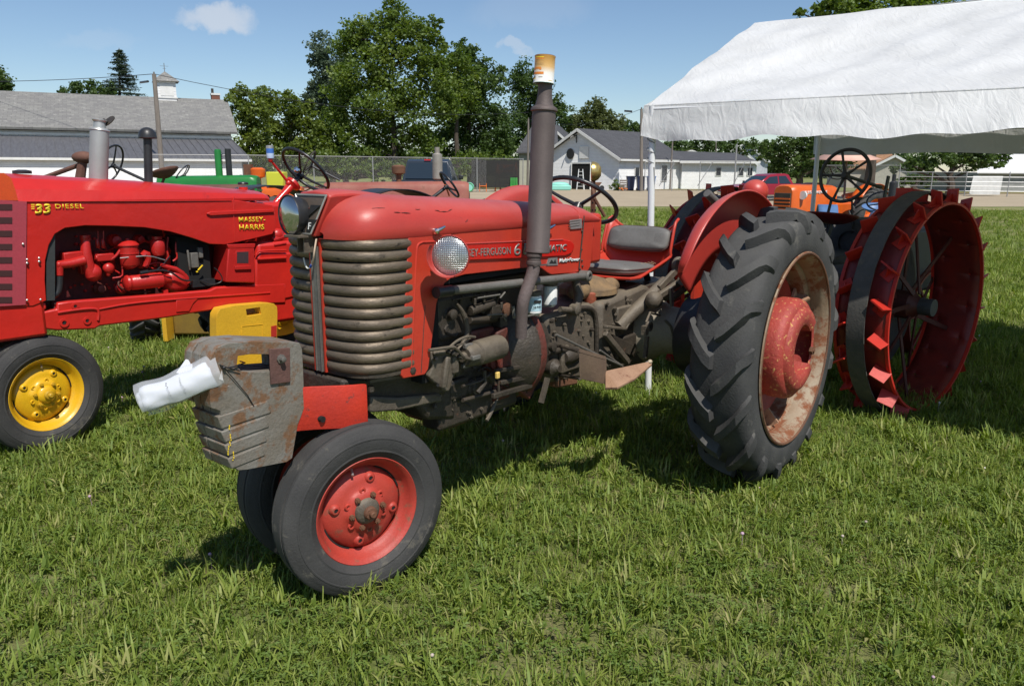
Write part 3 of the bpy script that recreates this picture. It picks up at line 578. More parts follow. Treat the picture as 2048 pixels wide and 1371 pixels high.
def barn():
    e0 = W(473, 262, 60); br = R(27); t = thing('barn', 'long white barn with grey shingled roof, cupola and lower lean-to roof', 'barn', (e0.x, 60, 0), br)
    X_, Y_ = Vector((math.cos(br), math.sin(br), 0)), Vector((-math.sin(br), math.cos(br), 0)); O_ = Vector((e0.x, 60, 0))
    def L(px, py, yl):      # pixel on the plane y = yl of the barn
        q = ray(px, py); t_ = (O_+Y_*yl-CAM0).dot(Y_)/q.dot(Y_); P = CAM0+q*t_-O_; return Vector((P.dot(X_), yl, P.z))
    ze = e0.z; zr = L(455, 200, 6).z; Lb = 40; xr = L(455, 200, 6).x
    mb = MB(); mb.prism([(0, -.5, ze-.1), (xr, 6, zr), (-Lb, 6, zr), (-Lb, -.5, ze-.1)], (0, .05, -.15)); mb.build('main_roof', SH_GREY, t)
    mb = MB(); mb.prism([(0, 12.5, ze-.1), (xr, 6.06, zr-.02), (-Lb, 6.06, zr-.02), (-Lb, 12.5, ze-.1)], (0, -.05, -.15)); mb.build('rear_roof', SH_GREY, t)
    mb = MB(); mb.prism([(-.4, 0, 0), (-.4, 12, 0), (-.4, 12, ze-.3), (xr-.4, 6, zr-.2), (-.4, 0, ze-.3)], (-Lb+.5, 0, 0)); mb.build('wall', BOARDW, t)
    z1 = L(463, 277, 0).z; e2 = L(503, 319, -5.2); z2, x2 = e2.z, e2.x
    MB().b2((-Lb, -.10, z1-.02), (-.35, -.01, z1+.12)).build('fascia', TRIMW, t)
    MB().prism([(-.3, -.02, z1-.1), (x2, -5.4, z2), (-Lb, -5.4, z2), (-Lb, -.02, z1-.1)], (0, 0, -.10)).build('lean_to_roof', TINROOF, t)
    sm = MB(); k = 0
    while -k*.5 > -Lb+.6:
        sm.bar((-k*.5-.4, -.05, z1-.07), (-k*.5-.4+x2+.3, -5.4, z2+.02), .03, .03); k += 1
    tag(sm.build('roof_seam', TINROOF, t), kind='stuff')
    MB().prism([(x2-.3, -5.1, 0), (x2-.3, -5.1, z2-.08), (-.45, -.05, z1-.22), (-.45, -.05, 0)], (-.12, 0, 0)).build('end_wall', WBOARD, t)
    MB().b2((-Lb, -5.15, 0), (x2-.35, -5.02, z2-.10)).build('lean_to_wall', WBOARD, t)
    MB().b2((-Lb, -5.46, z2-.15), (x2-.02, -5.40, z2+.0)).build('gutter', TRIMW, t)
    p = L(493, 345, -5.2); MB().b2((p.x-.25, -5.20, p.z-1.2), (p.x+.2, -5.152, p.z+.8)).build('corner_door', flat('shadow_door', (.10, .10, .09), .7), t)
    c = L(336, 208, 5.4); cu = L(336, 163, 5.4); hw = .66; cy = 6
    MB().b2((c.x-hw, cy-hw, c.z-.9), (c.x+hw, cy+hw, cu.z+.02)).build('cupola', BOARDW, t)
    MB().b2((c.x-hw-.06, cy-hw-.06, c.z+.42), (c.x+hw+.06, cy+hw+.06, c.z+.52)).build('cupola_band', TRIMW, t)
    MB().b2((c.x-hw*.72, cy-hw-.03, c.z+.6), (c.x+hw*.72, cy-hw+.0, cu.z-.2)).build('louvre_panel', TRIMW, t)
    zt = L(334, 143, 6).z; h2 = hw+.28; v = [(c.x-h2, cy-h2, cu.z), (c.x+h2, cy-h2, cu.z), (c.x+h2, cy+h2, cu.z), (c.x-h2, cy+h2, cu.z), (c.x, cy, zt)]
    MB().add(v, [(0, 1, 4), (1, 2, 4), (2, 3, 4), (3, 0, 4), (3, 2, 1, 0)]).build('cupola_roof', SH_GREY, t, smooth=False)
    mb = MB(); mb.cyl((c.x, cy, zt-.05), (c.x, cy, zt+.6), .025, n=6); mb.bar((c.x-.3, cy, zt+.38), (c.x+.3, cy, zt+.38), .02, .02); mb.bar((c.x-.12, cy, zt+.2), (c.x+.12, cy, zt+.2), .02, .02); mb.build('weather_vane', GALV, t)
    ch = L(431, 198, 7.5); MB().b2((ch.x-.32, 7.2, ch.z-1), (ch.x+.32, 7.8, ch.z+.28)).build('chimney', surf('chimney_brick', (.22, .09, .06), (.16, .07, .05), rough=.9, scale=8, bump=.3), t)
    MB().b2((ch.x-.36, 7.16, ch.z+.28), (ch.x+.36, 7.84, ch.z+.42)).build('chimney_cap', TRIMW, t); MB().cyl((ch.x-.2, 7.5, ch.z+.4), (ch.x-.2, 7.5, ch.z+.8), .1, n=10).build('flue', GREASE, t)
barn()

def house(name, label, C, e1, w, Lh, ze, zr, wall, roof, over=.35, cat='house'):
    """C near corner, e1 direction of the gable end (to the left), the long side runs at right angles to it"""
    t = thing(name, label, cat, (C[0], C[1], 0)); e1 = Vector((e1[0], e1[1], 0)).normalized(); e2 = Vector((-e1.y, e1.x, 0))*-1
    if e2.y < 0: e2 = -e2
    P = lambda a, b, z: e1*a+e2*b+Vector((0, 0, z))
    mb = MB(); mb.prism([P(0, 0, 0), P(w, 0, 0), P(w, 0, ze), P(w/2, 0, zr-.12), P(0, 0, ze)], e2*Lh); mb.build('wall', wall, t, smooth=False)
    for s_, nm in ((0, 'roof'), (1, 'roof')):
        a0, a1 = (-over, w/2) if s_ == 0 else (w+over, w/2); zo = ze-(zr-ze)*over/(w/2)
        mb = MB(); mb.prism([P(a0, -over, zo), P(a1, -over, zr), P(a1, Lh+over, zr), P(a0, Lh+over, zo)], (0, 0, .14)); mb.build('roof', roof, t, smooth=False)
        mb = MB(); mb.bar(P(a0, -over-.02, zo+.02), P(a1, -over-.02, zr+.02), .05, .22); mb.build('barge_board', TRIMW, t)
    mb = MB(); mb.bar(P(-over-.02, -over, ze-(zr-ze)*over/(w/2)+.02), P(-over-.02, Lh+over, ze-(zr-ze)*over/(w/2)+.02), .06, .16); mb.build('gutter', TRIMW, t)
    return t, P
def windowp(t, P, side, a, z, w, h, frame=TRIMW, fname='window'):
    """on the gable (side 0, a along it) or the long wall (side 1)"""
    q = (lambda x, y, z_: P(x, -y, z_)) if side == 0 else (lambda x, y, z_: P(-y, x, z_))
    mb = MB(); mb.prism([q(a-w/2-.08, .02, z-h/2-.08), q(a+w/2+.08, .02, z-h/2-.08), q(a+w/2+.08, .02, z+h/2+.08), q(a-w/2-.08, .02, z+h/2+.08)], q(0, .04, 0)-q(0, 0, 0)); f_ = mb.build(fname, frame, t)
    mb = MB(); mb.prism([q(a-w/2, .066, z-h/2), q(a+w/2, .066, z-h/2), q(a+w/2, .066, z+h/2), q(a-w/2, .066, z+h/2)], q(0, .01, 0)-q(0, 0, 0)); mb.build('pane', WINM, f_)
# white garage with the dark roof
c = W(1238, 340, 66)
t, P = house('garage', 'white clapboard garage with open door and basketball hoop below a grey roof', (c.x, 66), (-.72, .70), 8.6, 9.6, 2.62, 4.95, WBOARD, SH_DARK, cat='garage')
mb = MB(); mb.prism([P(3.0, -.03, 0), P(5.0, -.03, 0), P(5.0, -.03, 2.15), P(3.0, -.03, 2.15)], P(0, -.02, 0)); mb.build('open_doorway', VOID, t)
mb = MB(); mb.bar(P(2.95, -.07, 0), P(2.95, -.07, 2.2), .12, .06, hint=Vector((1, 0, 0))); mb.bar(P(5.05, -.07, 0), P(5.05, -.07, 2.2), .12, .06, hint=Vector((1, 0, 0))); mb.bar(P(2.9, -.07, 2.22), P(5.1, -.07, 2.22), .06, .12); mb.build('door_frame', TRIMW, t)
mb = MB(); n_ = (P(0, -1, 0)); mb.lathe(P(5.2, -.05, 3.0), n_, [(0, 0), (.42, 0), (.45, .03), (.42, .06), (0, .06)], 24); mb.build('round_black_vent', BLACK, t)
mb = MB(); mb.prism([P(3.2, -.05, 2.6), P(4.2, -.05, 2.6), P(4.2, -.05, 3.6), P(3.2, -.05, 3.6)], n_*.04); mb.build('loft_hatch', TRIMW, t)
mb = MB(); mb.bar(P(4.6, -.02, 3.9), P(4.6, -.02, 4.6), .12, .08, hint=Vector((1, 0, 0))); mb.tube([P(4.6, -.05, 4.5), P(4.8, -.5, 4.4), P(4.8, -.6, 4.2)], .05, 6); mb.tube([P(4.6, -.05, 4.1), P(4.35, -.4, 4.4)], .03, 6); mb.build('yard_lamp', BLACK, t)
windowp(t, P, 1, 2.5, 1.45, .55, .8); windowp(t, P, 1, 6.6, 1.4, .8, 1.3, fname='side_window')
# long low white building
c = W(1364, 340, 72)
t, P = house('shed', 'long low white shed with dark roof behind the wire gate', (c.x, 72), (-1, -.02), -.0+4.5, 4.5, 2.3, 3.0, WBOARD, SH_DARK, cat='shed')
for o_ in list(kids(t)): bpy.data.objects.remove(o_)
x1 = (W(1508, 340, 72).x-c.x)
MB().b2((0, 0, 0), (x1, 5, W(1400, 324, 72).z)).build('wall', WBOARD, t); zz = W(1400, 324, 72).z
MB().prism([(-.3, -.4, zz-.02), (x1+.4, -.4, zz-.12), (x1-.6, 4, zz+.75), (-.3, 4, zz+.95)], (0, 0, .12)).build('roof', SH_DARK, t)
MB().b2((-.3, -.46, zz-.12), (x1+.4, -.40, zz+.10)).build('gutter', TRIMW, t)
for px_ in (1437, 1482, 1500):
    x = W(px_, 340, 72).x-c.x; f_ = MB().b2((x-.28, -.05, 1.15), (x+.28, 0, 1.95)).build('window', TRIMW, t); MB().b2((x-.2, -.07, 1.22), (x+.2, -.045, 1.88)).build('pane', WINM, f_)
# green-grey house behind the stack
c = W(1146, 340, 84); t, P = house('house', 'grey green house with white trimmed gable behind the exhaust stack', (c.x, 84), (-.95, .2), 5.6, 9, 3.9, 6.4, TBOARD, SH_DARK)
windowp(t, P, 0, 1.6, 4.1, .8, 1.0)
c = W(1110, 340, 80); t2 = thing('house_wing', 'low grey roofed wing left of the exhaust stack', 'house', (c.x, 80, 0))
MB().b2((-3.6, 0, 0), (0, 6, 3.3)).build('wall', TBOARD, t2); MB().prism([(-3.9, -.4, 3.2), (.3, -.4, 3.2), (.3, 3, 5.9), (-2.0, 3, 6.3)], (0, 0, .14)).build('roof', SH_DARK, t2); MB().b2((-1.6, -.05, .9), (-.9, 0, 1.9)).build('window', TRIMW, t2)
# houses far right
c = W(1511, 340, 112); t, P = house('house', 'small white house with shuttered gable window, far behind the shed', (c.x, 112), (-.93, .3), 5.2, 8, 2.6, 5.0, WBOARD, SH_DARK); windowp(t, P, 0, 2.6, 3.3, .9, 1.3)
mb = MB(); mb.prism([P(1.75, -.06, 2.7), P(2.0, -.06, 2.7), P(2.0, -.06, 4.0), P(1.75, -.06, 4.0)], P(0, -.03, 0)); mb.prism([P(3.2, -.06, 2.7), P(3.45, -.06, 2.7), P(3.45, -.06, 4.0), P(3.2, -.06, 4.0)], P(0, -.03, 0)); mb.each('shutter', BLACK, t)
c = W(1528, 340, 125); t, P = house('house', 'pale grey house half hidden behind the small white one', (c.x, 125), (-.9, .35), 6, 8, 3.3, 6.0, GBOARD, flat('pale_roof', (.4, .4, .4), .8)); windowp(t, P, 0, 3.4, 4.0, .9, 1.2)
c = W(1432, 340, 92); t, P = house('house', 'brown roofed house showing only its roof over the shed', (c.x, 92), (-.98, .1), 5.8, 6, 2.8, 3.8, TBOARD, SH_BROWN)
c = W(1836, 340, 76); t, P = house('house', 'beige house with rust brown roof under the tent eave', (c.x, 76), (-.9, .35), 4.2, 7, 1.9, 3.05, surf('beige_siding', (.5, .47, .4), rough=.7), SH_TAN)
c = W(1775, 340, 80); t = thing('house', 'brown roof section joined left of the beige gable', 'house', (c.x, 80, 0)); MB().b2((-4, 0, 0), (2, 5, 1.9)).build('wall', flat('beige_wall', (.42, .38, .32), .8), t); MB().prism([(-4.4, -.3, 1.8), (1.4, -.3, 1.8), (1.4, 2.5, 3.3), (-3.2, 2.5, 3.3)], (0, 0, .12)).build('roof', SH_TAN, t)
c = W(1958, 340, 66); t = thing('pole_barn', 'white metal roofed shed at the right edge', 'shed', (c.x, 66, 0)); MB().b2((0, 0, 0), (16, 10, 1.55)).build('wall', surf('grey_metal_wall', (.30, .30, .29), (.22, .22, .21), rough=.6, scale=2), t); MB().prism([(-.4, -.5, 1.5), (16, -.5, 1.5), (16, 4, 3.6), (2.0, 4, 3.6)], (0, 0, .1)).build('roof', surf('white_metal_roof', (.78, .78, .78), (.7, .7, .7), rough=.35, scale=2), t)
# small things by the garage
def bin_(px, Y, colr, label):
    c = W(px, 340, Y); t = thing('wheeled_bin', label, 'bin', (c.x, Y, 0)); m_ = flat(label.split()[0]+'_bin_plastic', colr, .45)
    mb = MB(); mb.rings([[(-.24, -.25, .06), (.24, -.25, .06), (.24, .25, .06), (-.24, .25, .06)], [(-.32, -.34, 1.1), (.32, -.34, 1.1), (.32, .34, 1.1), (-.32, .34, 1.1)]]); mb.build('bin_body', m_, t, bevel=.03)
    MB().b2((-.35, -.38, 1.1), (.35, .38, 1.17)).build('lid', m_, t, bevel=.02); mb = MB(); mb.lathe((-.3, .22, .12), (1, 0, 0), [(0, 0), (.12, 0), (.12, .6), (0, .6)], 14); mb.build('bin_wheel', BLACK, t)
bin_(1262, 64.5, (.02, .03, .075), 'dark navy wheeled bin against the garage wall'); bin_(1282, 64.5, (.02, .03, .075), 'navy wheeled bin touching the bright blue bin')
bin_(1303, 64.5, (.02, .13, .42), 'bright blue wheeled bin by the utility pole')
c = W(1162, 340, 66.5); t = thing('step_ladder', 'white step ladder standing in the garage doorway', 'ladder', (c.x, 66.5, 0)); mb = MB()
for s_ in (-1, 1): mb.tube([(s_*.32, 0, 0), (s_*.16, .25, 1.7)], .035, 6); mb.tube([(s_*.30, .6, 0), (s_*.16, .25, 1.7)], .03, 6)
for k in range(5): mb.bar((-.30+k*.03, .04+k*.05, .3+k*.3), (.30-k*.03, .04+k*.05, .3+k*.3), .06, .03)
mb.build('ladder_frame', WHITEM, t)
def shrub(px, Y, r_, kind, label, flower=None):
    c = W(px, 340, Y); t = thing('garden_plant', label, 'plant', (c.x, Y, 0)); leaf_cloud('foliage', [((0, 0, r_*.7), r_*.8), ((r_*.5, 0, r_*.5), r_*.5)], FOL[kind], t, .12)
    if flower:
        mb = MB()
        for k in range(26): mb.ball((random.gauss(.2, r_*.5), random.gauss(-.2, .2), random.uniform(.1, r_*.7)), .06, 6, 4)
        tag(mb.build('flower_heads', flower, t), kind='stuff')
shrub(1232, 64.8, .55, 'walnut', 'green leafy plant at the garage corner'); shrub(1243, 64.4, .35, 'olive', 'orange flowers beside the garage corner', flat('orange_petals', (.7, .2, .04), .6))
# poles and wires
WOOD = surf('weathered_pole', (.23, .20, .175), (.15, .13, .115), rough=.9, scale=4, bump=.5, stretch=(3, 3, .4))
def pole(name, label, a, b_, Ya, r_=.13, cross=None, Yb=None):
    p0, p1 = G(*a) if Ya is None else W(a[0], a[1], Ya), W(b_[0], b_[1], Yb or Ya); p0.z = 0; t = thing(name, label, 'utility pole', (p0.x, p0.y, 0)); q = p1-Vector((p0.x, p0.y, 0))
    MB().tube([(0, 0, -.1), q*.5, q], [r_*1.1, r_, r_*.8], 12).build('pole_shaft', WOOD, t)
    if cross: MB().bar(q+Vector((-cross, 0, -.35)), q+Vector((cross, 0, -.35)), .1, .1).build('cross_arm', WOOD, t)
    mb = MB(); mb.cyl(q+Vector((0, 0, -.05)), q+Vector((0, 0, .12)), .05, n=8); mb.build('insulator', GALV, t)
    return p1
q1 = pole('utility_pole', 'leaning wooden utility pole in front of the barn roof', (323, 335), (308, 148), 50, .15)
q2 = pole('utility_pole', 'wooden utility pole at the corner of the white garage', (1283, 375), (1283, 218), 63, .13)
q3 = pole('utility_pole', 'short thin pole beside the grey green house', (1055, 375), (1057, 238), 76, .10)
pole('utility_pole', 'wooden post between garage and shed', (1340, 375), (1345, 285), 70, .08); pole('utility_pole', 'thin metal post behind the shed', (1432, 375), (1432, 278), 90, .07)
wr = MB()
def wire(a, b_, sag, r_=.02):
    wr.tube([a.lerp(b_, i/14)-Vector((0, 0, sag*4*(i/14)*(1-i/14))) for i in range(15)], r_, 5, cap=False)
wire(W(-200, 160, 60), q1, .25); wire(q1, q3+Vector((0, 0, .6)), 1.0, .018); wire(q3, q2, .8, .016); wire(q2, W(2300, 200, 66), .9, .016)
a = W(290, 164, 51); b_ = W(300, 163, 50.5); tag(wr.build('power_line', BLACK), 'thin black overhead power lines strung between the poles', 'power line')
for pa, pb, lb in ((W(281, 165, 53), W(296, 163, 51), 'left of the leaning pole'), (W(1249, 222, 63.5), W(1264, 223, 63.2), 'left of the pole by the garage')):
    mb = MB(); mb.tube([pa, pb], .07, 8); tag(mb.build('cable_splice', BLACK), 'dark cable splice on the wire '+lb, 'cable splice')

# ================================================================= fences
FPIPE = flat('galvanised_pipe', (.36, .36, .36), .45, .5)
def link_mat():
    mt, nt, b = newmat('chain_link'); L = nt.links.new; tc = N(nt, 'ShaderNodeTexCoord'); mp = N(nt, 'ShaderNodeMapping'); mp.inputs['Rotation'].default_value = (0, R(45), 0); L(tc.outputs['Object'], mp.inputs[0]); sp = N(nt, 'ShaderNodeSeparateXYZ'); L(mp.outputs[0], sp.inputs[0]); o = []
    for ax in ('X', 'Z'):
        a_ = N(nt, 'ShaderNodeMath', operation='MULTIPLY'); a_.inputs[1].default_value = 1/.06; L(sp.outputs[ax], a_.inputs[0]); f_ = N(nt, 'ShaderNodeMath', operation='FRACT'); L(a_.outputs[0], f_.inputs[0]); g_ = N(nt, 'ShaderNodeMath', operation='LESS_THAN'); g_.inputs[1].default_value = .07; L(f_.outputs[0], g_.inputs[0]); o.append(g_)
    mx = N(nt, 'ShaderNodeMath', operation='MAXIMUM'); L(o[0].outputs[0], mx.inputs[0]); L(o[1].outputs[0], mx.inputs[1]); L(mx.outputs[0], b.inputs['Alpha']); b.inputs['Base Color'].default_value = (.3, .3, .3, 1); return mt
LINK = link_mat()
def fence(label, pts, h, post, mesh=True, rails=(1.0,), name='chain_link_fence', r_=.035, hs=None, dark=None):
    p0 = Vector((pts[0][0], pts[0][1], 0)); t = thing(name, label, 'fence', p0)
    for i in range(len(pts)-1):
        a, b_ = Vector((pts[i][0], pts[i][1], 0))-p0, Vector((pts[i+1][0], pts[i+1][1], 0))-p0; d = b_-a; n = max(1, round(d.length/post))
        for k in range(n+(i == len(pts)-2)):
            p = a+d*(k/n); MB().cyl(p, p+Vector((0, 0, h+.05)), r_, n=8).build('post', FPIPE, t)
        for f in rails: MB().tube([a+Vector((0, 0, h*f)), b_+Vector((0, 0, h*f))], r_*.7, 6).build('rail', FPIPE, t)
        if mesh:
            me = MB().add([a, b_, b_+Vector((0, 0, h)), a+Vector((0, 0, h))], [(0, 1, 2, 3)]).build('wire_mesh', LINK, t); 
    return t
A_ = W(498, 340, 50); B_ = W(1046, 340, 62); C_ = W(1345, 340, 66)
hh = W(700, 320, 54).z
fence('tall chain link fence running behind the tractors from barn to garage', [(A_.x-6, 49), (A_.x, 50), (B_.x, 62)], 2.45, 4.2)
fence('chain link gate panels with diagonal stays before the low shed', [(W(1290, 340, 64).x, 64), (W(1400, 340, 65).x, 65), (W(1500, 340, 62).x, 62)], 2.3, 3.0)
mb = MB()
for a, b_ in ((1318, 1350), (1395, 1425), (1465, 1490)): mb.tube([W(a, 372, 64.3), W(b_, 325, 64.3)], .03, 6)
o_ = mb.each('gate_stay', FPIPE)
for k, x in enumerate(o_): tag(x, ('left', 'middle', 'right')[k]+' diagonal pipe stay leaning on the wire gate', 'gate stay')
MB2 = W(1500, 290, 61); t = thing('gate_post', 'tall thin galvanised gate post in front of the shed', 'post', (MB2.x-1.0, 61, 0)); MB().cyl((0, 0, 0), (0, 0, 3.6), .06, n=10).build('post_pipe', FPIPE, t)
fence('chain link fence behind the red pickup and orange tractor', [(W(1645, 340, 60).x, 60), (W(1800, 340, 57).x, 57)], 2.05, 5.0)
fence('five rail pipe corral fence at the right edge', [(W(1800, 340, 56).x, 56), (W(1935, 340, 54).x, 54), (W(2200, 340, 52).x, 52)], 1.6, 2.6, mesh=False, rails=(1.0, .8, .6, .42, .22), name='pipe_fence')
scr = W(945, 340, 61.5); t = thing('mesh_screen', 'black mesh screen hung on the chain link fence left of the stack', 'screen', (scr.x, 60.4, 0)); MB().prism([(0, -.5, .3), (3.6, .05, .3), (3.6, .05, 2.35), (0, -.5, 2.35)], (0, .02, 0)).build('mesh_cloth', flat('black_mesh', (.03, .03, .03), .9, alpha=.82), t)
t = thing('cattle_panel', 'white sheet panel leaning on the pipe fence', 'panel', (W(1970, 340, 55).x, 54.6, 0)); MB().prism([(-1.1, 0, .1), (1.0, 0, .1), (1.25, .3, 1.35), (-.8, .3, 1.35)], (0, .03, 0)).build('sheet', surf('dirty_white_sheet', (.55, .55, .53), (.42, .42, .4), rough=.6, scale=3), t)


# far tree line closing the horizon
def far_line():
    bl = []; rr_ = random.Random(9)
    for k in range(150):
        x = -260+k*3.6+rr_.uniform(-1.5, 1.5); y = 190+rr_.uniform(-20, 20)-.1*abs(x); h = rr_.uniform(3.0, 6.5)
        bl.append(((x, y, h*.62), h*.75))
    o = leaf_cloud('distant_trees', bl, FOL['dark'], None, .9, .9); tag(o, 'dark green band of distant trees along the horizon', None, None, 'stuff')
far_line()
# ================================================================= wheels (axis +y = outside)
def profile(pts, n=3):
    return pts
def front_tyre_mesh(Rt=.352, wid=.078):
    h = wid/.078; s = Rt/.352
    half = [(.212, .048), (.222, .060), (.243, .0705), (.246, .0735), (.250, .0735), (.253, .0725), (.275, .078), (.296, .0768), (.298, .0785), (.303, .0780), (.305, .0755), (.318, .072), (.326, .0655), (.335, .062), (.344, .056), (.348, .052), (.350, .0415), (.337, .039), (.337, .033), (.3515, .031), (.353, .008), (.352, .0)]
    prof = [(r*s, y*h) for r, y in half]+[(r*s, -y*h) for r, y in half[::-1][1:]]
    mb = MB(); mb.lathe((0, 0, 0), (0, 1, 0), prof, 72); return mb
def rear_tyre(Rt=.742, hw=.155, nl=17, bead=.486, wear=1.0):
    mb = MB(); k = Rt/.742; w = hw/.155
    half = [(.486, .118), (.498, .138), (.52, .150), (.56, .156), (.61, .154), (.645, .146), (.668, .132), (.681, .110), (.687, .07), (.689, 0)]
    half = [(.742-(.742-r)*((.742*k-bead)/(.742-.486))/k if False else r*k, y*w) for r, y in half]
    half[0] = (bead, half[0][1])
    prof = half+[(r, -y) for r, y in half[::-1][1:]]
    mb.lathe((0, 0, 0), (0, 1, 0), prof, 96)
    def P(phi, y, r): return Vector((r*math.sin(phi), y, r*math.cos(phi)))
    st = [(.006, .740, 0), (.045, .741, .25), (.09, .738, .55), (.122, .731, .78), (.145, .712, .93), (.158, .682, 1.0), (.163, .650, 1.06), (.160, .622, 1.09)]
    for sd in (1, -1):
        for i in range(nl):
            p0 = 2*math.pi*(i+(.5 if sd < 0 else 0))/nl; j = random.uniform(-.007, .007); wn_ = random.uniform(0, .008); wd_ = random.uniform(.9, 1.12)
            rg = []
            for y, rt, t in st:
                y = y*w; rt = rt*k - random.uniform(0, .003)-wn_*(t > .5); ph = p0+.225-.235*t**1.2+j
                rb = (.675 if y < .12*w else .69-.0-(y/w-.12)*1.2)*k; rb = min(rb, rt-.012)
                ht = .029 if t < .8 else .027; hb = .044 if t < .8 else .040
                if t < .1: ht = .026; hb = .040
                ht *= wd_; y2 = y if t < .9 else y-.014*w
                q = [P(ph-hb/rb, y2*sd, rb), P(ph-ht/rt, y*sd, rt), P(ph+ht/rt, y*sd, rt), P(ph+hb/rb, y2*sd, rb)]
                rg.append(q if sd > 0 else q[::-1])
            mb.rings(rg)
    return mb
def nut(mb, c, axis, r, h, n=6):
    c = Vector(c); axis = Vector(axis).normalized(); mb.tube([c, c+axis*h], r, n); mb.tube([c+axis*h, c+axis*(h+.006)], r*.5, 8)

def front_wheel(parent, name, loc, steer, matrim, mathub, nutmat, simple=False, Rt=.352, label=None):
    w = bpy.data.objects.new(name, None); col.objects.link(w); w.parent = parent; w.location = loc; w.rotation_euler = (0, R(random.uniform(-30, 30)), steer)
    if label: w['label'] = label
    front_tyre_mesh(Rt).build('tyre', RUBBER, w, angle=28)
    MB().lathe((0, 0, 0), (0, 1, 0), [(.200, -.052), (.219, -.056), (.219, -.050), (.207, -.044), (.200, -.02), (.186, -.012), (.184, .008), (.197, .018), (.2045, .036), (.211, .046), (.219, .050), (.221, .057), (.217, .060), (.206, .052), (.198, .040), (.190, .020), (.180, .010), (.172, .004), (.172, -.004), (.18, -.02)], 64).build('rim', matrim, w, angle=40)
    # dished disc scalloped between four lugs
    mb = MB(); n = 64; rr = [(.050, .046), (.075, .044), (.082, .036), (.092, .027), (.115, .026), (.14, .018), (.158, .004), (.168, -.004), (.170, -.012)]
    rg = []
    for r, y in rr:
        ring = []
        for k in range(n):
            t = 2*math.pi*k/n; sc = 1+(.022*math.cos(4*t) if r > .13 else 0)+(.03*math.cos(6*t) if .07 < r < .1 else 0)
            ring.append((r*sc*math.cos(t), y, -r*sc*math.sin(t)))
        rg.append(ring)
    mb.rings(rg, False, False); mb.build('disc', matrim, w, angle=50)
    mb = MB()
    for t in (R(35), R(215)):
        mb.lathe((0, .0035, 0), (0, 1, 0), [(.1665, .001), (.1735, .0015)], 14, a0=t-.45, a1=t+.45)
    mb.build('slot', VOID, w)  # dark arcs laid on the disc for the shade in its slots
    mb = MB(); ho = MB()
    for k in range(4):
        t = math.pi/2*k+.35; c = Vector((.128*math.cos(t), .022, .128*math.sin(t)))
        mb.lathe(c, (0, 1, 0), [(.024, -.006), (.020, .006), (.015, .011), (.009, .012), (.008, .004)], 18); ho.cyl(c+Vector((0, .004, 0)), c+Vector((0, .009, 0)), .0085)
    mb.each('boss', matrim, w); ho.each('bolt_hole', VOID, w)
    if not simple:
        ho = MB()
        for k in range(6):
            t = math.pi/3*k+.52; c = Vector((.083*math.cos(t), .034, .083*math.sin(t))); ho.lathe(c, (0, 1, 0), [(.0145, 0), (.012, .006), (.007, .006), (.006, .002)], 14)
        ho.each('stud_boss', matrim, w)
    nm = MB(); nut(nm, (0, 0, 0), (0, 1, 0), .0115, .013); me = nm.mesh('lug_nut', nutmat)
    for k in range(6):
        t = math.pi/3*k; inst(me, 'lug_nut', w, (.068*math.cos(t), .043, .068*math.sin(t)))
    MB().lathe((0, 0, 0), (0, 1, 0), [(.055, .040), (.053, .050), (.046, .058), (.034, .064), (.026, .067), (.0, .067)], 28).build('hub', mathub, w)
    mb = MB().lathe((0, 0, 0), (0, 1, 0), [(.027, .064), (.026, .078), (.022, .083), (.013, .084), (.013, .100), (.010, .103), (0, .103)], 20); mb.build('hub_cap', nutmat, w)
    vs = MB().tube([(.02, .01, .176), (.03, .035, .160)], .005, 8); vs.build('valve_stem', ALU, w)
    return w

# ================================================================= the main tractor
T = Frame((.649, 4.724), 51.23)
TR = thing('row_crop_tractor', 'large faded red tractor with bronze ribbed grille and tall exhaust stack, nearest the camera', 'tractor', (T.o.x, T.o.y, 0), T.rz)
V = T.V
def vz(px, py, v): p = V(px, py, v); return (p.x, v, p.z)

# --- hood: superelliptic nose running back into a rounded cowl
UN, LN, HW = 1.935, .31, .272
def half_w(u):
    if u <= UN: return HW
    q = min((u-UN)/LN, 1); return HW*max(1-q**3.6, 0)**(1/3.6)
def top_z(u):
    z = 1.488+.060*(u-.66)
    if u > UN: q = (u-UN)/LN; z = 1.415+(z-1.415)*max(1-q**3.2, 0)**(1/2.3)
    if u < .80: z -= .055*((.80-u)/.14)**2
    return z
us = [.655, .66, .68, .71, .75, .80, .838, .842, .846, .85, 1.1, 1.4, 1.7, 1.85, 1.92, 1.98, 2.03, 2.08, 2.12, 2.155, 2.185, 2.21, 2.228, 2.238, 2.2445]
rg = []
for u_ in us:
    w_ = max(half_w(u_), .004); zt = top_z(u_); zb = 1.415 + .003*math.sin(u_*9)
    seam = .006 if u_ in (.842, .846) else 0
    r_ = []
    for k in range(25):
        t = math.pi*k/24; cx, sx_ = math.cos(t), math.sin(t)
        y = w_*abs(cx)**.55*(1 if cx > 0 else -1); z = zb+(zt-zb)*abs(sx_)**.74
        r_.append((u_, y*(1-seam*2), z-seam if sx_ > .05 else z))
    rg.append(r_+[(u_, -w_*.97, zb-.012)]+[(u_, w_*.97, zb-.012)])
hood = MB(); hood.rings(rg, True, False); hood.build('hood', REDF, TR, angle=50)
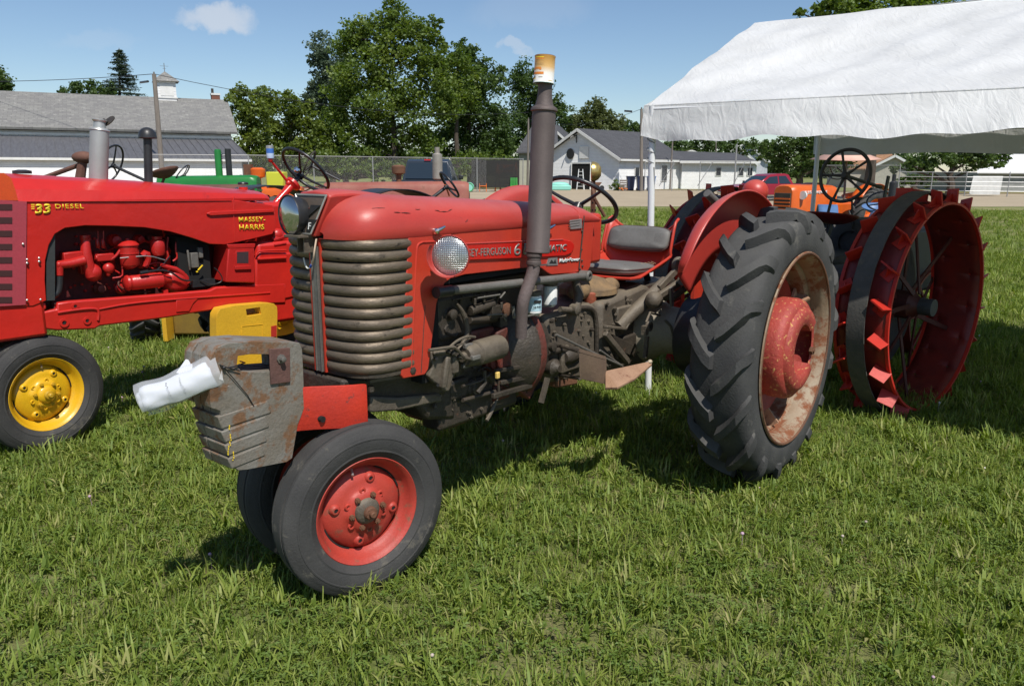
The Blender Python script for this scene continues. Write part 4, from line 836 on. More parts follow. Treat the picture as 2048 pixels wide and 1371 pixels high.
# brow round the badge, growing out of the nose
bw = MB()
sec = [(1.86, 1.553, .085, .02, 1.54), (2.0, 1.573, .092, .04, 1.5), (2.12, 1.584, .098, .04, 1.44), (2.205, 1.582, .102, .038, 1.415), (2.232, 1.577, .100, .036, 1.413)]
rgs = []
for u_, zt, wt_, wb, zb in sec:
    rgs.append([(u_+.03*(1 if i in (0, 1) else 0)*(u_ > 2.1), y, z) for i, (y, z) in enumerate([(-wb, zb), (wb, zb), (wt_*.97, zt-.016), (wt_*.8, zt-.004), (0, zt+.004), (-wt_*.8, zt-.004), (-wt_*.97, zt-.016)])])
bw.rings(rgs); bw.build('nose_brow', REDF, TR, bevel=.006)
PL = surf('dull_badge_plate', (.12, .085, .06), (.09, .07, .055), (.3, .25, .2), rough=.5, scale=20, wear=.2, bump=.2)
fr = [(2.236, -.092, 1.566), (2.236, .092, 1.566), (2.267, .030, 1.424), (2.267, -.030, 1.424)]
MB().prism(fr, (.006, 0, .001)).build('badge_plate', PL, TR, bevel=.002)
eb = MB(); N3 = Vector((.0075, 0, .001))
for a, b in ((0, 1), (1, 2), (2, 3), (3, 0)): eb.bar(Vector(fr[a])+N3, Vector(fr[b])+N3, .006, .006)
eb.build('badge_frame', ALU, TR)
def nosept(y, t): # t 0 top..1 bottom
    return Vector((2.236+.031*t+.009, y, 1.566-.142*t))
mb = MB()
for s_ in (-1, 1):
    mb.prism([nosept(s_*.070, .25), nosept(s_*.012, .25), nosept(s_*.006, .55)], (.004, 0, 0))
    mb.prism([nosept(s_*.058, .62), nosept(s_*.008, .62), nosept(s_*.006, .95), nosept(s_*.026, .95)], (.004, 0, 0))
mb.build('badge_triangle', BLACK_INK, TR)
for s_, ch in ((-1, 'M'), (1, 'F')):
    letters(ch, 'badge_letter', WHITE_INK, TR, nosept(s_*.03+.013, .88)+Vector((.005, 0, 0)), (0, -1, 0), (-.2, 0, 1), height=.026) if False else \
    letters(ch, 'badge_letter', WHITE_INK, TR, nosept(s_*.03-.012, .88)+Vector((.005, 0, 0)), (0, 1, 0), (-.2, 0, 1), height=.026)
# scrapes on the hood side
mb = MB()

# --- grille: two barrel halves of twelve ribs each, centre bar between
def plan(t, inset=0.0):
    """t 0 at the centre bar .. 1 at the side pillar"""
    ph = math.pi/2*min(t, .99999); return 1.988+.244*math.cos(ph)**.556, .265*math.sin(ph)**.556
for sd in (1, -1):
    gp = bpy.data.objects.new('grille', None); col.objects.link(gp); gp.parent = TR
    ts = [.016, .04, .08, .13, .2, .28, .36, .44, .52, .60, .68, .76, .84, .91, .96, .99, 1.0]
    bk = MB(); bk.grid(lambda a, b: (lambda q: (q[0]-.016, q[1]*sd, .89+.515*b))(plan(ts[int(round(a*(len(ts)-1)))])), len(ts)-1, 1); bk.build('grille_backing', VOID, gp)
    npitch = .5150/12
    for k in range(12):
        zc = .893+npitch*(k+.5); rb = MB(); rgs = []
        sag = random.uniform(-.0015, .0015)
        for i, t in enumerate(ts):
            u0, y0 = plan(t); (ua, ya), (u1, y1) = plan(max(t-.004, .01)), plan(min(t+.004, 1.0)); tx = Vector((u1-ua, y1-ya, 0)).normalized(); nx = Vector((tx.y, -tx.x, 0))
            sh = 1 if 0 < i < len(ts)-1 else .72
            wob = random.uniform(-.0006, .0006)
            c = Vector((u0, y0, zc+sag*math.sin(t*5)))-nx*(.008)
            ring = []
            for j in range(10):
                a_ = math.pi*(j/9.0)-math.pi/2
                q = c+nx*(.0165*math.cos(a_)*sh+wob)+Vector((0, 0, 1))*(.0208*math.sin(a_)*(.9+.1*sh))
                ring.append(Vector((q.x, q.y*sd, q.z)))
            rgs.append(ring if sd > 0 else ring[::-1])
        rb.rings(rgs); rb.build('grille_rib', GRILLE, gp, angle=60)
MB().b2((2.18, -.034, .885), (2.232, .034, 1.405)).build('centre_bar', RED, TR, bevel=.003)
mb = MB(); mb.b2((2.231, -.020, .885), (2.240, .016, 1.375)); mb.b2((2.239, -.020, .885), (2.245, -.016, 1.375)); mb.b2((2.239, .012, .885), (2.245, .016, 1.375))
mb.build('centre_channel', GALV, TR)
mb = MB()
for y in (-.031, .031): mb.b2((2.230, y-.004, .885), (2.240, y+.004, 1.405))
mb.build('bar_lip', RED, TR)
gb = MB(); gb.prism([(plan(t)[0]-.004, plan(t)[1], .880) for t in ts]+[(plan(t)[0]-.004, -plan(t)[1], .880) for t in ts[::-1]], (0, 0, .014)); gb.build('grille_sill', GREASE, TR)
gb = MB(); gb.prism([(plan(t)[0]-.010, plan(t)[1], 1.400) for t in ts]+[(plan(t)[0]-.010, -plan(t)[1], 1.400) for t in ts[::-1]], (0, 0, .02)); gb.build('grille_top', VOID, TR)

# --- side pillars and hood sides
pil = [(817, 473), (803, 750), (807, 757), (850, 749), (857, 738), (868, 655), (873, 610), (880, 582), (890, 566), (903, 556), (903, 466)]
hs = [(905, 465), (905, 556), (930, 549), (1000, 541), (1053, 535), (1070, 533), (1082, 535), (1095, 545), (1103, 549), (1140, 546), (1176, 541), (1181, 532), (1189, 437)]
for sd in (1, -1):
    v0 = .268
    P_ = [V(x, y, v0) for x, y in pil]
    for p in P_: p.y *= sd
    MB().prism(P_, (0, -.014*sd, 0)).build('side_panel', RED, TR, bevel=.004)
    P_ = [V(x, y, v0-.003) for x, y in hs]
    for p in P_: p.y *= sd
    MB().prism(P_, (0, -.012*sd, 0)).build('hood_side', RED, TR, bevel=.003)
# front flange of the near pillar and pressed lines
mb = MB(); mb.tube([vz(845, 484, .268), vz(836, 488, .268), vz(833, 500, .268), vz(822, 735, .268)], .0045, 8, smooth=1); mb.tube([vz(845, 484, .268), vz(870, 483, .268)], .0045, 8); mb.build('pressed_ridge', RED, TR)
mb = MB(); mb.tube([vz(850, 610, .2675), vz(842, 745, .2675)], .0022, 6); mb.build('panel_seam', GREASE, TR)
mb = MB(); c = V(826, 741, .268); mb.lathe(c, (0, 1, 0), [(.017, -.004), (.016, .003), (.011, .005), (.0, .005)], 6); mb.build('panel_bolt', GREASE, TR)
mb = MB(); mb.b2((2.02, .236, .868), (2.055, .262, .888)); mb.build('pillar_foot', GREASE, TR)
# raised name strip
st = [(935, 487), (1126, 479), (1138, 481), (1145, 487), (1146, 495), (1140, 506), (1128, 511), (1060, 515), (905, 521), (905, 489)]
MB().prism([V(x, y, .2655) for x, y in st], (0, .009, 0)).build('name_strip', surf('bright_red_strip', (.55, .014, .008), (.48, .012, .008), rough=.35, scale=5, bump=.03), TR, bevel=.003)
mb = MB(); mb.tube([vz(905, 489, .274), vz(930, 487.5, .274), vz(1126, 479, .274)], .0035, 8); mb.build('strip_moulding', REDF, TR)
def word(body, a, b, hpx, v, mat, name, **kw):
    A_, B_ = V(a[0], a[1], v), V(b[0], b[1], v); C_ = V(a[0], a[1]-hpx, v)
    return letters(body, name, mat, TR, A_, B_-A_, (0, 0, 1), width=(B_-A_).length, height=(C_-A_).length, **kw)
word('MASSEY-FERGUSON', (911, 514.5), (1021, 507.5), 15.5, .2755, STEEL_INK, 'name_lettering', extrude=.002, bold=.0)
word('65', (1028, 511), (1058, 509), 24, .2755, STEEL_INK, 'number_lettering', extrude=.002, bold=.005, spacing=1.2)
word('DIESELMATIC', (1046, 507), (1133, 501), 14, .2755, STEEL_INK, 'model_lettering', extrude=.003, shear=.15, bold=.01)
mb = MB(); mb.prism([V(x, y, .2655) for x, y in [(1096, 516), (1114, 514), (1115, 530), (1092, 531)]], (0, .003, 0)); mb.build('small_badge', ALU, TR)
mb = MB(); mb.prism([V(x, y, .2685) for x, y in [(1098, 527), (1103, 519), (1107, 524), (1110, 518), (1113, 527)]], (0, .001, 0)); mb.build('small_badge_print', BLACK_INK, TR)
word('Multi•Power', (1118, 526), (1160, 522.5), 8.5, .2685, BLACK_INK, 'decal_shadow', extrude=.0005, shear=.25, bold=.055)
word('Multi•Power', (1118, 525), (1160, 521.5), 8, .2692, WHITE_INK, 'decal_lettering', extrude=.0008, shear=.25, bold=.02)
mb = MB(); mb.prism([(p.x, .262, p.z) for p in [V(x, y, .262) for x, y in [(1136, 440), (1160, 437), (1161, 456), (1138, 458)]]], (0, .010, 0)); mb.build('system_badge', ALU, TR)
mb = MB()
for k in range(3):
    mb.tube([vz(1138, 443+k*5, .273), vz(1159, 440+k*5, .273)], .002, 6)
mb.build('system_badge_bar', GALV, TR)
# hood latches
for (a, b) in (((870, 462), (890, 453)), ((1090, 459), (1110, 450))):
    mb = MB(); p = V(*a, .275); q = V(*b, .295); mb.lathe(p, (0, 1, 0), [(.013, -.01), (.014, .006), (.010, .016), (0, .018)], 16)
    mb.tube([p+Vector((0, .008, 0)), (p+q)/2+Vector((0, .006, 0)), q], [.009, .007, .0045], 8); mb.build('hood_latch', CHROME, TR)
mb = MB()
for x, y in ((1164, 462), (1163, 499), (1164, 521), (1165, 532), (1160, 538)): mb.ball(V(x, y, .268), .006, 8, 5)
mb.build('cowl_screw', GREASE, TR)
MB().tube([vz(1161, 410, .20), vz(1168, 433, .272), vz(1165, 470, .269), vz(1158, 538, .269)], .0035, 6).build('cowl_seam', GREASE, TR)

# --- muffler stack
vm = .36
mt0 = V(1075, 506, vm); mt1 = V(1088, 224, vm)
ax = (mt1-mt0); Lm = ax.length
mb = MB(); mb.lathe(mt0, ax, [(.0, .0), (.049, .0), (.055, .004), (.0545, .012), (.052, .016), (.0515, Lm-.02), (.050, Lm), (.054, Lm+.002), (.058, Lm+.004), (.058, Lm+.012), (.053, Lm+.018), (.040, Lm+.026), (.034, Lm+.05), (.031, Lm+.075), (.030, Lm+.14), (.0, Lm+.14)], 36); mb.build('muffler', STACK, TR, angle=40)
mb = MB(); p = V(1068, 514, vm); mb.lathe(p-ax.normalized()*.02, ax, [(.030, -.015), (.034, -.012), (.034, .0), (.031, .003), (.031, .02), (.036, .023), (.036, .035)], 24)
mb.bar(p+Vector((.03, .02, -.035)), p+Vector((-.05, .035, -.035)), .012, .006); mb.build('stack_clamp', STACK, TR)
pe = [V(1068, 520, vm), V(1066, 545, vm), V(1057, 570, vm-.005), V(1046, 600, vm-.01), V(1043, 630, vm-.02), V(1042, 674, vm-.03)]
MB().tube(pe, [.030, .029, .028, .0275, .027, .026], 20, smooth=2).build('exhaust_pipe', surf('sooty_pipe', (.13, .098, .095), (.10, .075, .07), (.2, .09, .05), rough=.75, scale=9, wear=.2, bump=.3), TR)
EXT = mt1+ax.normalized()*.14     # open end of the stack

# --- headlights
def headlight(name, c, ndir, r, bodymat, lens, visor=None):
    h = bpy.data.objects.new(name, None); col.objects.link(h); h.parent = TR; h.location = c
    h.rotation_mode = 'QUATERNION'; h.rotation_quaternion = Vector(ndir).to_track_quat('X', 'Z')
    k = r/.075
    MB().lathe((0, 0, 0), (1, 0, 0), [(a*k, b*k) for a, b in [(0, -.085), (.020, -.083), (.038, -.075), (.052, -.060), (.063, -.036), (.070, -.012), (.0715, .010), (.0765, .012), (.078, .018), (.0765, .0225), (.072, .018)]], 40).build('lamp_shell', bodymat, h, angle=45)
    MB().lathe((0, 0, 0), (1, 0, 0), [(a*k, b*k) for a, b in [(.0735, .017), (.068, .023), (.050, .030), (.03, .034), (.0, .0355)]], 40).build('lens', lens, h, angle=60)
    if visor: MB().lathe((0, 0, 0), (1, 0, 0), [(.0775*k, .014*k), (.0800*k, .03*k), (.0800*k, .055*k), (.077*k, .055*k), (.0755*k, .026*k)], 26, a0=visor[0], a1=visor[1]).build('visor', bodymat, h)
    return h
c1 = V(903, 511, .40); dcam = (CAM0-T.o); dcam = Vector((dcam.dot(T.u), dcam.dot(T.v), CAMH))-c1; dcam.normalize()
n1 = Vector((1, .25, .0)).normalized(); n1 = (n1*.65+dcam*.35).normalized()
headlight('headlight', c1, n1, .076, REDF, LENS, visor=(R(150), R(290)))
mb = MB(); mb.tube([c1-n1*.05+Vector((0, -.02, -.06)), (c1.x-.05, .27, 1.30)], .014, 10); mb.box((c1.x-.05, .275, 1.30), (.07, .012, .06)); mb.build('lamp_bracket', RED, TR)
c2 = V(587, 430, -.06); hl = headlight('headlight', c2, Vector((1, -.10, 0)), .074, BLACK, GLASS_REF)
hl['label'] = 'black shelled headlight clamped to the centre of the nose'
mb = MB(); mb.box((2.27, -.03, 1.415), (.10, .09, .008)); mb.box((2.262, .0, 1.385), (.05, .006, .065)); mb.box((2.262, -.04, 1.385), (.05, .006, .065)); mb.tube([(2.29, -.03, 1.42), c2+Vector((-.03, 0, -.055))], .016, 10); mb.build('lamp_mount', GREASEL, TR)
mb = MB(); mb.tube([(2.25, .028, 1.405), (2.275, .045, 1.36), (2.27, .030, 1.325), (2.262, .005, 1.302)], .0035, 6, smooth=2); mb.build('lamp_wire', flat('cream_wire', (.5, .38, .28), .6), TR)
mb = MB(); mb.tube([(2.262, .006, 1.303), (2.26, -.004, 1.295), (2.26, -.02, 1.288), (2.26, -.034, 1.30), (2.262, -.04, 1.33)], .003, 6, smooth=2); mb.build('wire_tail', flat('white_wire', (.6, .6, .58), .5), TR)
MB().tube([(2.264, .010, 1.307), (2.262, -.002, 1.297)], .0048, 8).build('wire_joint', flat('blue_tape', (.02, .09, .45), .5), TR)

# --- engine bay
B = lambda: MB()
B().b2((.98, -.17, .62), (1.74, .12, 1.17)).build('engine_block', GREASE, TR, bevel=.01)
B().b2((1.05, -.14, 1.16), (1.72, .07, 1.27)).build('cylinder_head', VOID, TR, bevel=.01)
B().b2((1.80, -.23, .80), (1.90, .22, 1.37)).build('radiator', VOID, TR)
B().b2((.95, -.10, 1.20), (1.80, .24, 1.222)).build('bay_shade_sheet', VOID, TR)  # dark sheet put in for the shade of the upper bay
mb = MB()
for k, (px, py) in enumerate([(925, 590), (950, 586), (975, 584), (1000, 582)]):
    p = V(px, py, .17); mb.tube([p, p+Vector((0, -.03, -.07))], .006, 8)
    mb.cyl(p+Vector((0, -.03, -.10)), p+Vector((0, -.03, -.045)), .012)
mb.tube([vz(905, 600, .17), vz(940, 592, .19), vz(985, 588, .19), vz(1015, 583, .17)], .004, 6, smooth=2)
mb.build('injector_line', GREASE, TR)
mb = MB(); c = V(905, 652, .155)      # curved timing cover flange
for k in range(9):
    pass
fl = [V(x, y, .18) for x, y in [(913, 607), (925, 622), (933, 645), (934, 668), (925, 690), (912, 702)]]
mb.tube(fl, [.006, .011, .013, .013, .011, .007], 10, smooth=2); mb.build('timing_flange', GREASEL, TR)
B().b2((1.50, .02, .93), (1.74, .15, 1.13)).build('timing_case', GREASE, TR, bevel=.02)
mb = MB(); c = V(894, 627, .13); mb.lathe(c, (1, .35, 0), [(.0, .012), (.02, .012), (.028, .006), (.030, -.004), (.0, -.01)], 24); mb.build('fan_pulley', GALV, TR)
mb = MB(); mb.tube([V(940, 622, .17), V(985, 606, .17)], .022, 14); mb.tube([V(938, 640, .16), V(990, 636, .15)], .020, 12); mb.box(V(985, 622, .16), (.07, .06, .06)); mb.box(V(1000, 640, .15), (.05, .05, .06))
for x, y in ((950, 610), (968, 604), (1003, 618)): mb.cyl(V(x, y, .19), V(x, y-14, .19), .007)
mb.build('injection_pump', GREASE, TR, bevel=.003)
mb = MB()
for a, b in (((955, 596), (1000, 589)), ((1000, 596), (1010, 584)), ((975, 630), (1005, 628)), ((1005, 628), (1012, 642))): mb.tube([V(*a, .20), V(*b, .20)], .0045, 6)
mb.build('throttle_link', GALV, TR)
# generator / starter
g0, g1 = V(932, 712, .235), V(1000, 692, .235); gx = g1-g0
mb = MB(); mb.lathe(g0, gx, [(0, -.03), (.020, -.03), (.022, -.012), (.040, -.010), (.048, .0), (.050, .012), (.050, .055), (.0535, .057), (.0535, .06), (.0565, .062), (.0565, gx.length*.93), (.052, gx.length), (.03, gx.length+.008), (0, gx.length+.008)], 30); mb.build('generator', GREASEL, TR, angle=40)
mb = MB(); 
for k in range(4):
    t = k*1.5; mb.box(g0+Vector((-.01, .045*math.cos(t), .045*math.sin(t))), (.05, .02, .02))
mb.build('generator_frame', GALV, TR, bevel=.003)
mb = MB(); mb.tube([V(858, 700, .28), V(900, 694, .28), V(908, 693, .28), V(918, 702, .275), V(928, 716, .27), V(945, 718, .27), V(966, 713, .26)], .0068, 8, smooth=2)
mb.tube([V(897, 696, .26), V(915, 680, .25), V(935, 672, .24), V(950, 674, .22)], .006, 8, smooth=2); mb.tube([V(913, 690, .25), V(930, 686, .23), V(945, 672, .2)], .004, 6, smooth=1); mb.build('hydraulic_pipe', GREASEL, TR)
# front support bracket
br = [(862, 703), (903, 698), (918, 705), (916, 742), (906, 756), (902, 775), (898, 783), (886, 782), (880, 770), (868, 764), (858, 752), (866, 735)]
mb = MB(); mb.prism([V(x, y, .245) for x, y in br], (0, -.035, 0)); mb.build('front_bracket', GREASEL, TR, bevel=.006)
mb = MB(); mb.bar(V(893, 712, .25), V(884, 776, .25), .035, .028, hint=Vector((1, 0, 0))); mb.bar(V(866, 706, .25), V(914, 702, .25), .02, .02); mb.box(V(908, 728, .24), (.04, .03, .08)); mb.build('bracket_rib', GREASEL, TR, bevel=.008)
mb = MB()
for x, y in ((873, 717), (876, 770), (906, 766)): mb.cyl(V(x, y, .243), V(x, y, .266), .0065, n=12)
mb.build('bracket_hole', VOID, TR)
mb = MB(); mb.prism([(1.62, .15, .56), (1.80, .15, .60), (1.90, .15, .72), (1.92, .15, .86), (1.66, .15, .82)], (0, -.30, 0)); mb.build('front_frame', GREASE, TR, bevel=.02)
mb = MB(); 
for x, y, r_ in ((905, 705, .016), (918, 712, .014), (893, 702, .010)): mb.lathe(V(x, y, .255), (0, 1, 0), [(r_, 0), (r_, .012), (r_*.6, .02), (0, .02)], 10)
mb.build('bracket_bolt', GREASE, TR)
# fuel filters
for (px, py, rr, ht, v_, lab) in ((1068, 608, .036, .085, .23, 1), (1100, 590, .036, .095, .18, 0)):
    c = V(px, py, v_); f_ = bpy.data.objects.new('fuel_filter', None); col.objects.link(f_); f_.parent = TR; f_.location = c
    if lab: f_['label'] = 'fuel filter can with a pale blue label'
    mb = MB(); mb.lathe((0, 0, 0), (0, 0, 1), [(0, -ht/2-.012), (rr*.6, -ht/2-.010), (rr, -ht/2+.004), (rr, ht/2-.006), (rr*.9, ht/2), (0, ht/2)], 28); mb.build('filter_can', WHITEM, f_)
    mb = MB(); mb.lathe((0, 0, 0), (0, 0, 1), [(rr*.7, ht/2), (rr*1.1, ht/2+.004), (rr*1.1, ht/2+.02), (0, ht/2+.03)], 24); mb.cyl((0, 0, ht/2+.02), (0, 0, ht/2+.045), .012); mb.build('filter_head', GREASEL, f_)
    if lab:
        mb = MB(); mb.lathe((0, 0, 0), (0, 0, 1), [(rr+.0008, -ht/2+.014), (rr+.0008, ht/2-.008)], 28); mb.build('filter_label', BLUE_LABEL, f_)
        d_ = Vector((.45, .9, 0)).normalized(); xd = Vector((0, 0, 1)).cross(d_)
        p0 = d_*(rr+.0015)-xd*.022
        letters('FUEL FILTER', 'filter_lettering', BLACK_INK, f_, p0+Vector((0, 0, -.012)), xd, (0, 0, 1), width=.042, height=.008)
        mb = MB(); mb.prism([p0+xd*.004+Vector((0, 0, .010)), p0+xd*.04+Vector((0, 0, .010)), p0+xd*.04+Vector((0, 0, .024)), p0+xd*.004+Vector((0, 0, .024))], d_*.002); mb.build('filter_logo', BLACK_INK, f_)
mb = MB(); mb.tube([V(1026, 630, .25), V(1045, 634, .26), V(1075, 628, .25), V(1082, 618, .22)], .005, 8, smooth=2); mb.tube([V(1086, 613, .22), V(1103, 612, .2), V(1114, 602, .18), V(1117, 572, .16)], .0045, 8, smooth=2); mb.tube([V(1026, 612, .24), V(1028, 636, .24)], .008, 8)
mb.build('fuel_line', GALV, TR)
# long grey steering tube
mb = MB(); mb.tube([vz(872, 585, .30), vz(902, 581, .30)], .0235, 18); mb.build('tube_sleeve', BLACK, TR)
mb = MB(); mb.tube([vz(900, 581, .30), vz(1172, 551, .30)], .0185, 18); mb.build('steering_tube', GALV, TR)
mb = MB(); p = V(1172, 551, .30); mb.lathe(p, (0, 1, 0), [(0, -.03), (.026, -.03), (.027, .02), (.02, .026), (.012, .026), (.012, .012), (0, .012)], 20); mb.build('tube_eye', GALV, TR)
mb = MB(); mb.tube([V(1150, 560, .2), V(1158, 590, .22), V(1150, 628, .24)], [.02, .026, .02], 12); mb.lathe(V(1150, 618, .25), (0, 1, 0), [(0, -.02), (.028, -.02), (.028, .02), (.012, .03), (0, .03)], 16); mb.tube([V(1120, 618, .24), V(1150, 620, .24)], .014, 10); mb.build('steering_arm', GREASEL, TR)
# bell housing and gearbox
mb = MB(); mb.lathe((1.30, 0, .79), (-1, 0, 0), [(.0, 0), (.17, 0), (.20, .03), (.235, .08), (.25, .12), (.262, .14), (.262, .18), (.245, .19), (.235, .22), (.22, .30), (0, .30)], 28); mb.build('bell_housing', GREASE, TR, angle=40)
mb = MB(); mb.lathe((1.135, 0, .79), (-1, 0, 0), [(.262, 0), (.2685, .004), (.2685, .038), (.262, .042)], 36); mb.build('housing_flange', GREASER, TR)
mb = MB()
for k in range(14):
    t = 2*math.pi*k/14; nut(mb, (1.135, .252*math.cos(t), .79+.252*math.sin(t)), (1, 0, 0), .013, .014)
mb.build('flange_bolt', GREASE, TR)
mb = MB(); mb.prism([(1.02, .195, .955), (.99, .195, .60), (.62, .215, .55), (.54, .215, .60), (.54, .215, .93), (.60, .205, .965)], (0, -.39, 0)); mb.build('gearbox', GREASEL, TR, bevel=.03)
mb = MB(); mb.prism([(.56, .225, .96), (.56, .225, .56), (.06, .235, .52), (.0, .235, .60), (.0, .235, .99), (.1, .22, 1.02)], (0, -.46, 0)); mb.build('rear_housing', GREASEL, TR, bevel=.035)
mb = MB(); mb.tube([(.80, .205, .962), (.66, .215, .955), (.60, .222, .92), (.585, .226, .80), (.585, .226, .58)], .012, 8, smooth=2); mb.build('housing_rib', GREASE, TR)
mb = MB()
for u_, z_ in ((1.0, .93), (.95, .62), (.80, .965), (.63, .83), (.61, .70), (.5, .94), (.45, .60), (.3, .96), (.12, .9)): nut(mb, (u_, .215, z_), (0, 1, 0), .012, .014)
mb.build('housing_bolt', GREASE, TR)['kind'] = 'stuff'
mb = MB(); mb.lathe((.42, .05, .99), (0, 0, 1), [(.17, 0), (.165, .03), (.14, .045), (.12, .05), (.10, .075), (.05, .09), (0, .092)], 22); mb.ball((.58, .10, 1.02), (.09, .06, .05)); mb.ball((.30, .12, 1.02), (.08, .05, .045)); mb.build('lift_cover', surf('muddy_casting', (.24, .155, .075), (.13, .09, .055), (.33, .22, .10), rough=.85, scale=12, wear=.4, bump=.6), TR)
mb = MB(); c = V(1181, 590, .14); mb.lathe(c, (0, 0, 1), [(.0, -.04), (.03, -.04), (.036, -.01), (.036, .012), (.028, .02), (.0, .022)], 12); mb.build('filler_cap', surf('rusty_orange_cap', (.30, .075, .035), (.22, .06, .035), rough=.7, scale=14, bump=.3), TR)
mb = MB(); c = V(1182, 564, .06); mb.cyl(c+Vector((0, 0, -.04)), c+Vector((0, 0, .02)), .012); mb.build('white_knob', WHITEM, TR)
# lower clutter: oil pan, rods, pump
mb = MB(); mb.prism([V(x, y, .13) for x, y in [(888, 852), (905, 822), (945, 806), (1010, 788), (1012, 812), (960, 836), (905, 858)]], (0, -.28, 0)); mb.build('oil_pan', GREASER, TR, bevel=.02)
mb = MB(); mb.b2((1.16, .02, .52), (1.72, .14, .72)); mb.build('crankcase', GREASE, TR, bevel=.02)
mb = MB(); mb.prism([V(x, y, .19) for x, y in [(995, 665), (1016, 652), (1020, 700), (1030, 730), (1000, 738), (992, 700)]], (0, -.08, 0)); mb.prism([V(x, y, .17) for x, y in [(1040, 655), (1072, 650), (1078, 760), (1060, 800), (1035, 780)]], (0, -.05, 0)); mb.build('engine_side_cover', GREASER, TR, bevel=.008)
mb = MB(); mb.bar(V(990, 742, .22), V(1060, 730, .2), .018, .018); mb.bar(V(1000, 765, .2), V(1062, 752, .2), .02, .02); mb.bar(V(985, 792, .2), V(1062, 770, .2), .02, .024); mb.build('cross_brace', GREASE, TR, bevel=.003)
mb = MB(); mb.tube([V(924, 772, .2), V(960, 762, .2), V(985, 745, .2)], .007, 8); mb.tube([V(955, 785, .2), V(970, 765, .2), V(968, 740, .2)], .011, 8); mb.tube([V(975, 748, .19), V(985, 760, .19)], .016, 8); mb.tube([V(995, 735, .19), V(998, 790, .19)], .007, 8); mb.tube([V(925, 800, .17), V(1000, 780, .17)], .01, 8); mb.build('drag_link', GREASE, TR)
mb = MB(); c = V(995, 750, .235); mb.box(c, (.022, .014, .03)); mb.build('yellow_tag', flat('yellow_tag', (.72, .5, .14), .6), TR, bevel=.003)
mb = MB(); mb.lathe(V(1110, 735, .235), (0, 1, 0), [(0, -.05), (.04, -.05), (.045, .0), (.03, .012), (.018, .03), (0, .03)], 18); mb.lathe(V(1140, 710, .22), (1, 0, 0), [(0, -.06), (.035, -.06), (.042, -.02), (.042, .04), (.03, .06), (0, .06)], 18); mb.tube([V(1095, 705, .22), V(1115, 700, .23), V(1150, 697, .22)], .014, 10); mb.lathe(V(1106, 693, .24), (0, 1, 0), [(0, -.04), (.02, -.04), (.022, .01), (0, .014)], 12); mb.build('oil_pump', GREASE, TR)
mb = MB(); mb.prism([V(x, y, .2) for x, y in [(1118, 745), (1150, 738), (1158, 768), (1114, 776)]], (0, -.06, 0)); mb.build('side_plate', RUST, TR, bevel=.01)
mb = MB(); mb.bar(V(1095, 755, .22), V(1082, 805, .22), .026, .014, hint=Vector((1, 0, 0))); mb.build('drain_strap', GREASEL, TR)
mb = MB(); mb.tube([V(1112, 669, .255), V(1180, 702, .27), V(1242, 730, .28)], .0065, 8); mb.tube([V(1200, 700, .26), V(1245, 732, .27)], .006, 8); mb.build('clutch_rod', GALV, TR)
mb = MB(); mb.bar(V(1210, 666, .28), V(1255, 722, .28), .028, .03); mb.bar(V(1210, 653, .28), V(1250, 657, .28), .03, .016); mb.bar(V(1250, 658, .28), V(1257, 645, .28), .02, .012); mb.build('clutch_pedal', GREASEL, TR, bevel=.004)
mb = MB(); mb.prism([V(x, y, .27) for x, y in [(1225, 668), (1270, 690), (1262, 712), (1240, 700)]], (0, -.03, 0)); mb.build('pedal_plate', GREASE, TR, bevel=.004)
# foot plate
a_, b_, c_, d_ = V(1158, 700, .40), V(1210, 715, .46), V(1211, 768, .46), V(1160, 757, .40)
mb = MB(); mb.prism([a_, b_, c_, d_], (-.006, .004, 0)); mb.bar(a_, b_, .006, .016); mb.build('step_side', surf('bare_rust_sheet', (.15, .10, .065), (.11, .07, .05), (.2, .08, .04), rough=.7, scale=9, wear=.2, bump=.2), TR)
pp = [V(1211, 741, .46), V(1300, 722, .52), V(1304, 728, .53), V(1270, 756, .60), V(1235, 774, .56), V(1211, 775, .47)]
zf = min(p.z for p in pp); pp = [Vector((p.x, p.y, p.z)) for p in pp]
mb = MB(); mb.prism(pp, (0, -.002, -.012)); mb.build('foot_plate', RUSTP, TR, bevel=.003)
mb = MB(); mb.ball(V(1300, 723, .52), (.016, .012, .012), 10, 6); mb.build('foot_knob', surf('cream_knob', (.5, .42, .3), rough=.6), TR)
mb = MB(); mb.tube([V(1115, 690, .2), V(1158, 703, .40)], .008, 8); mb.tube([V(1160, 757, .4), V(1120, 750, .2)], .008, 8); mb.build('step_stay', GREASE, TR)
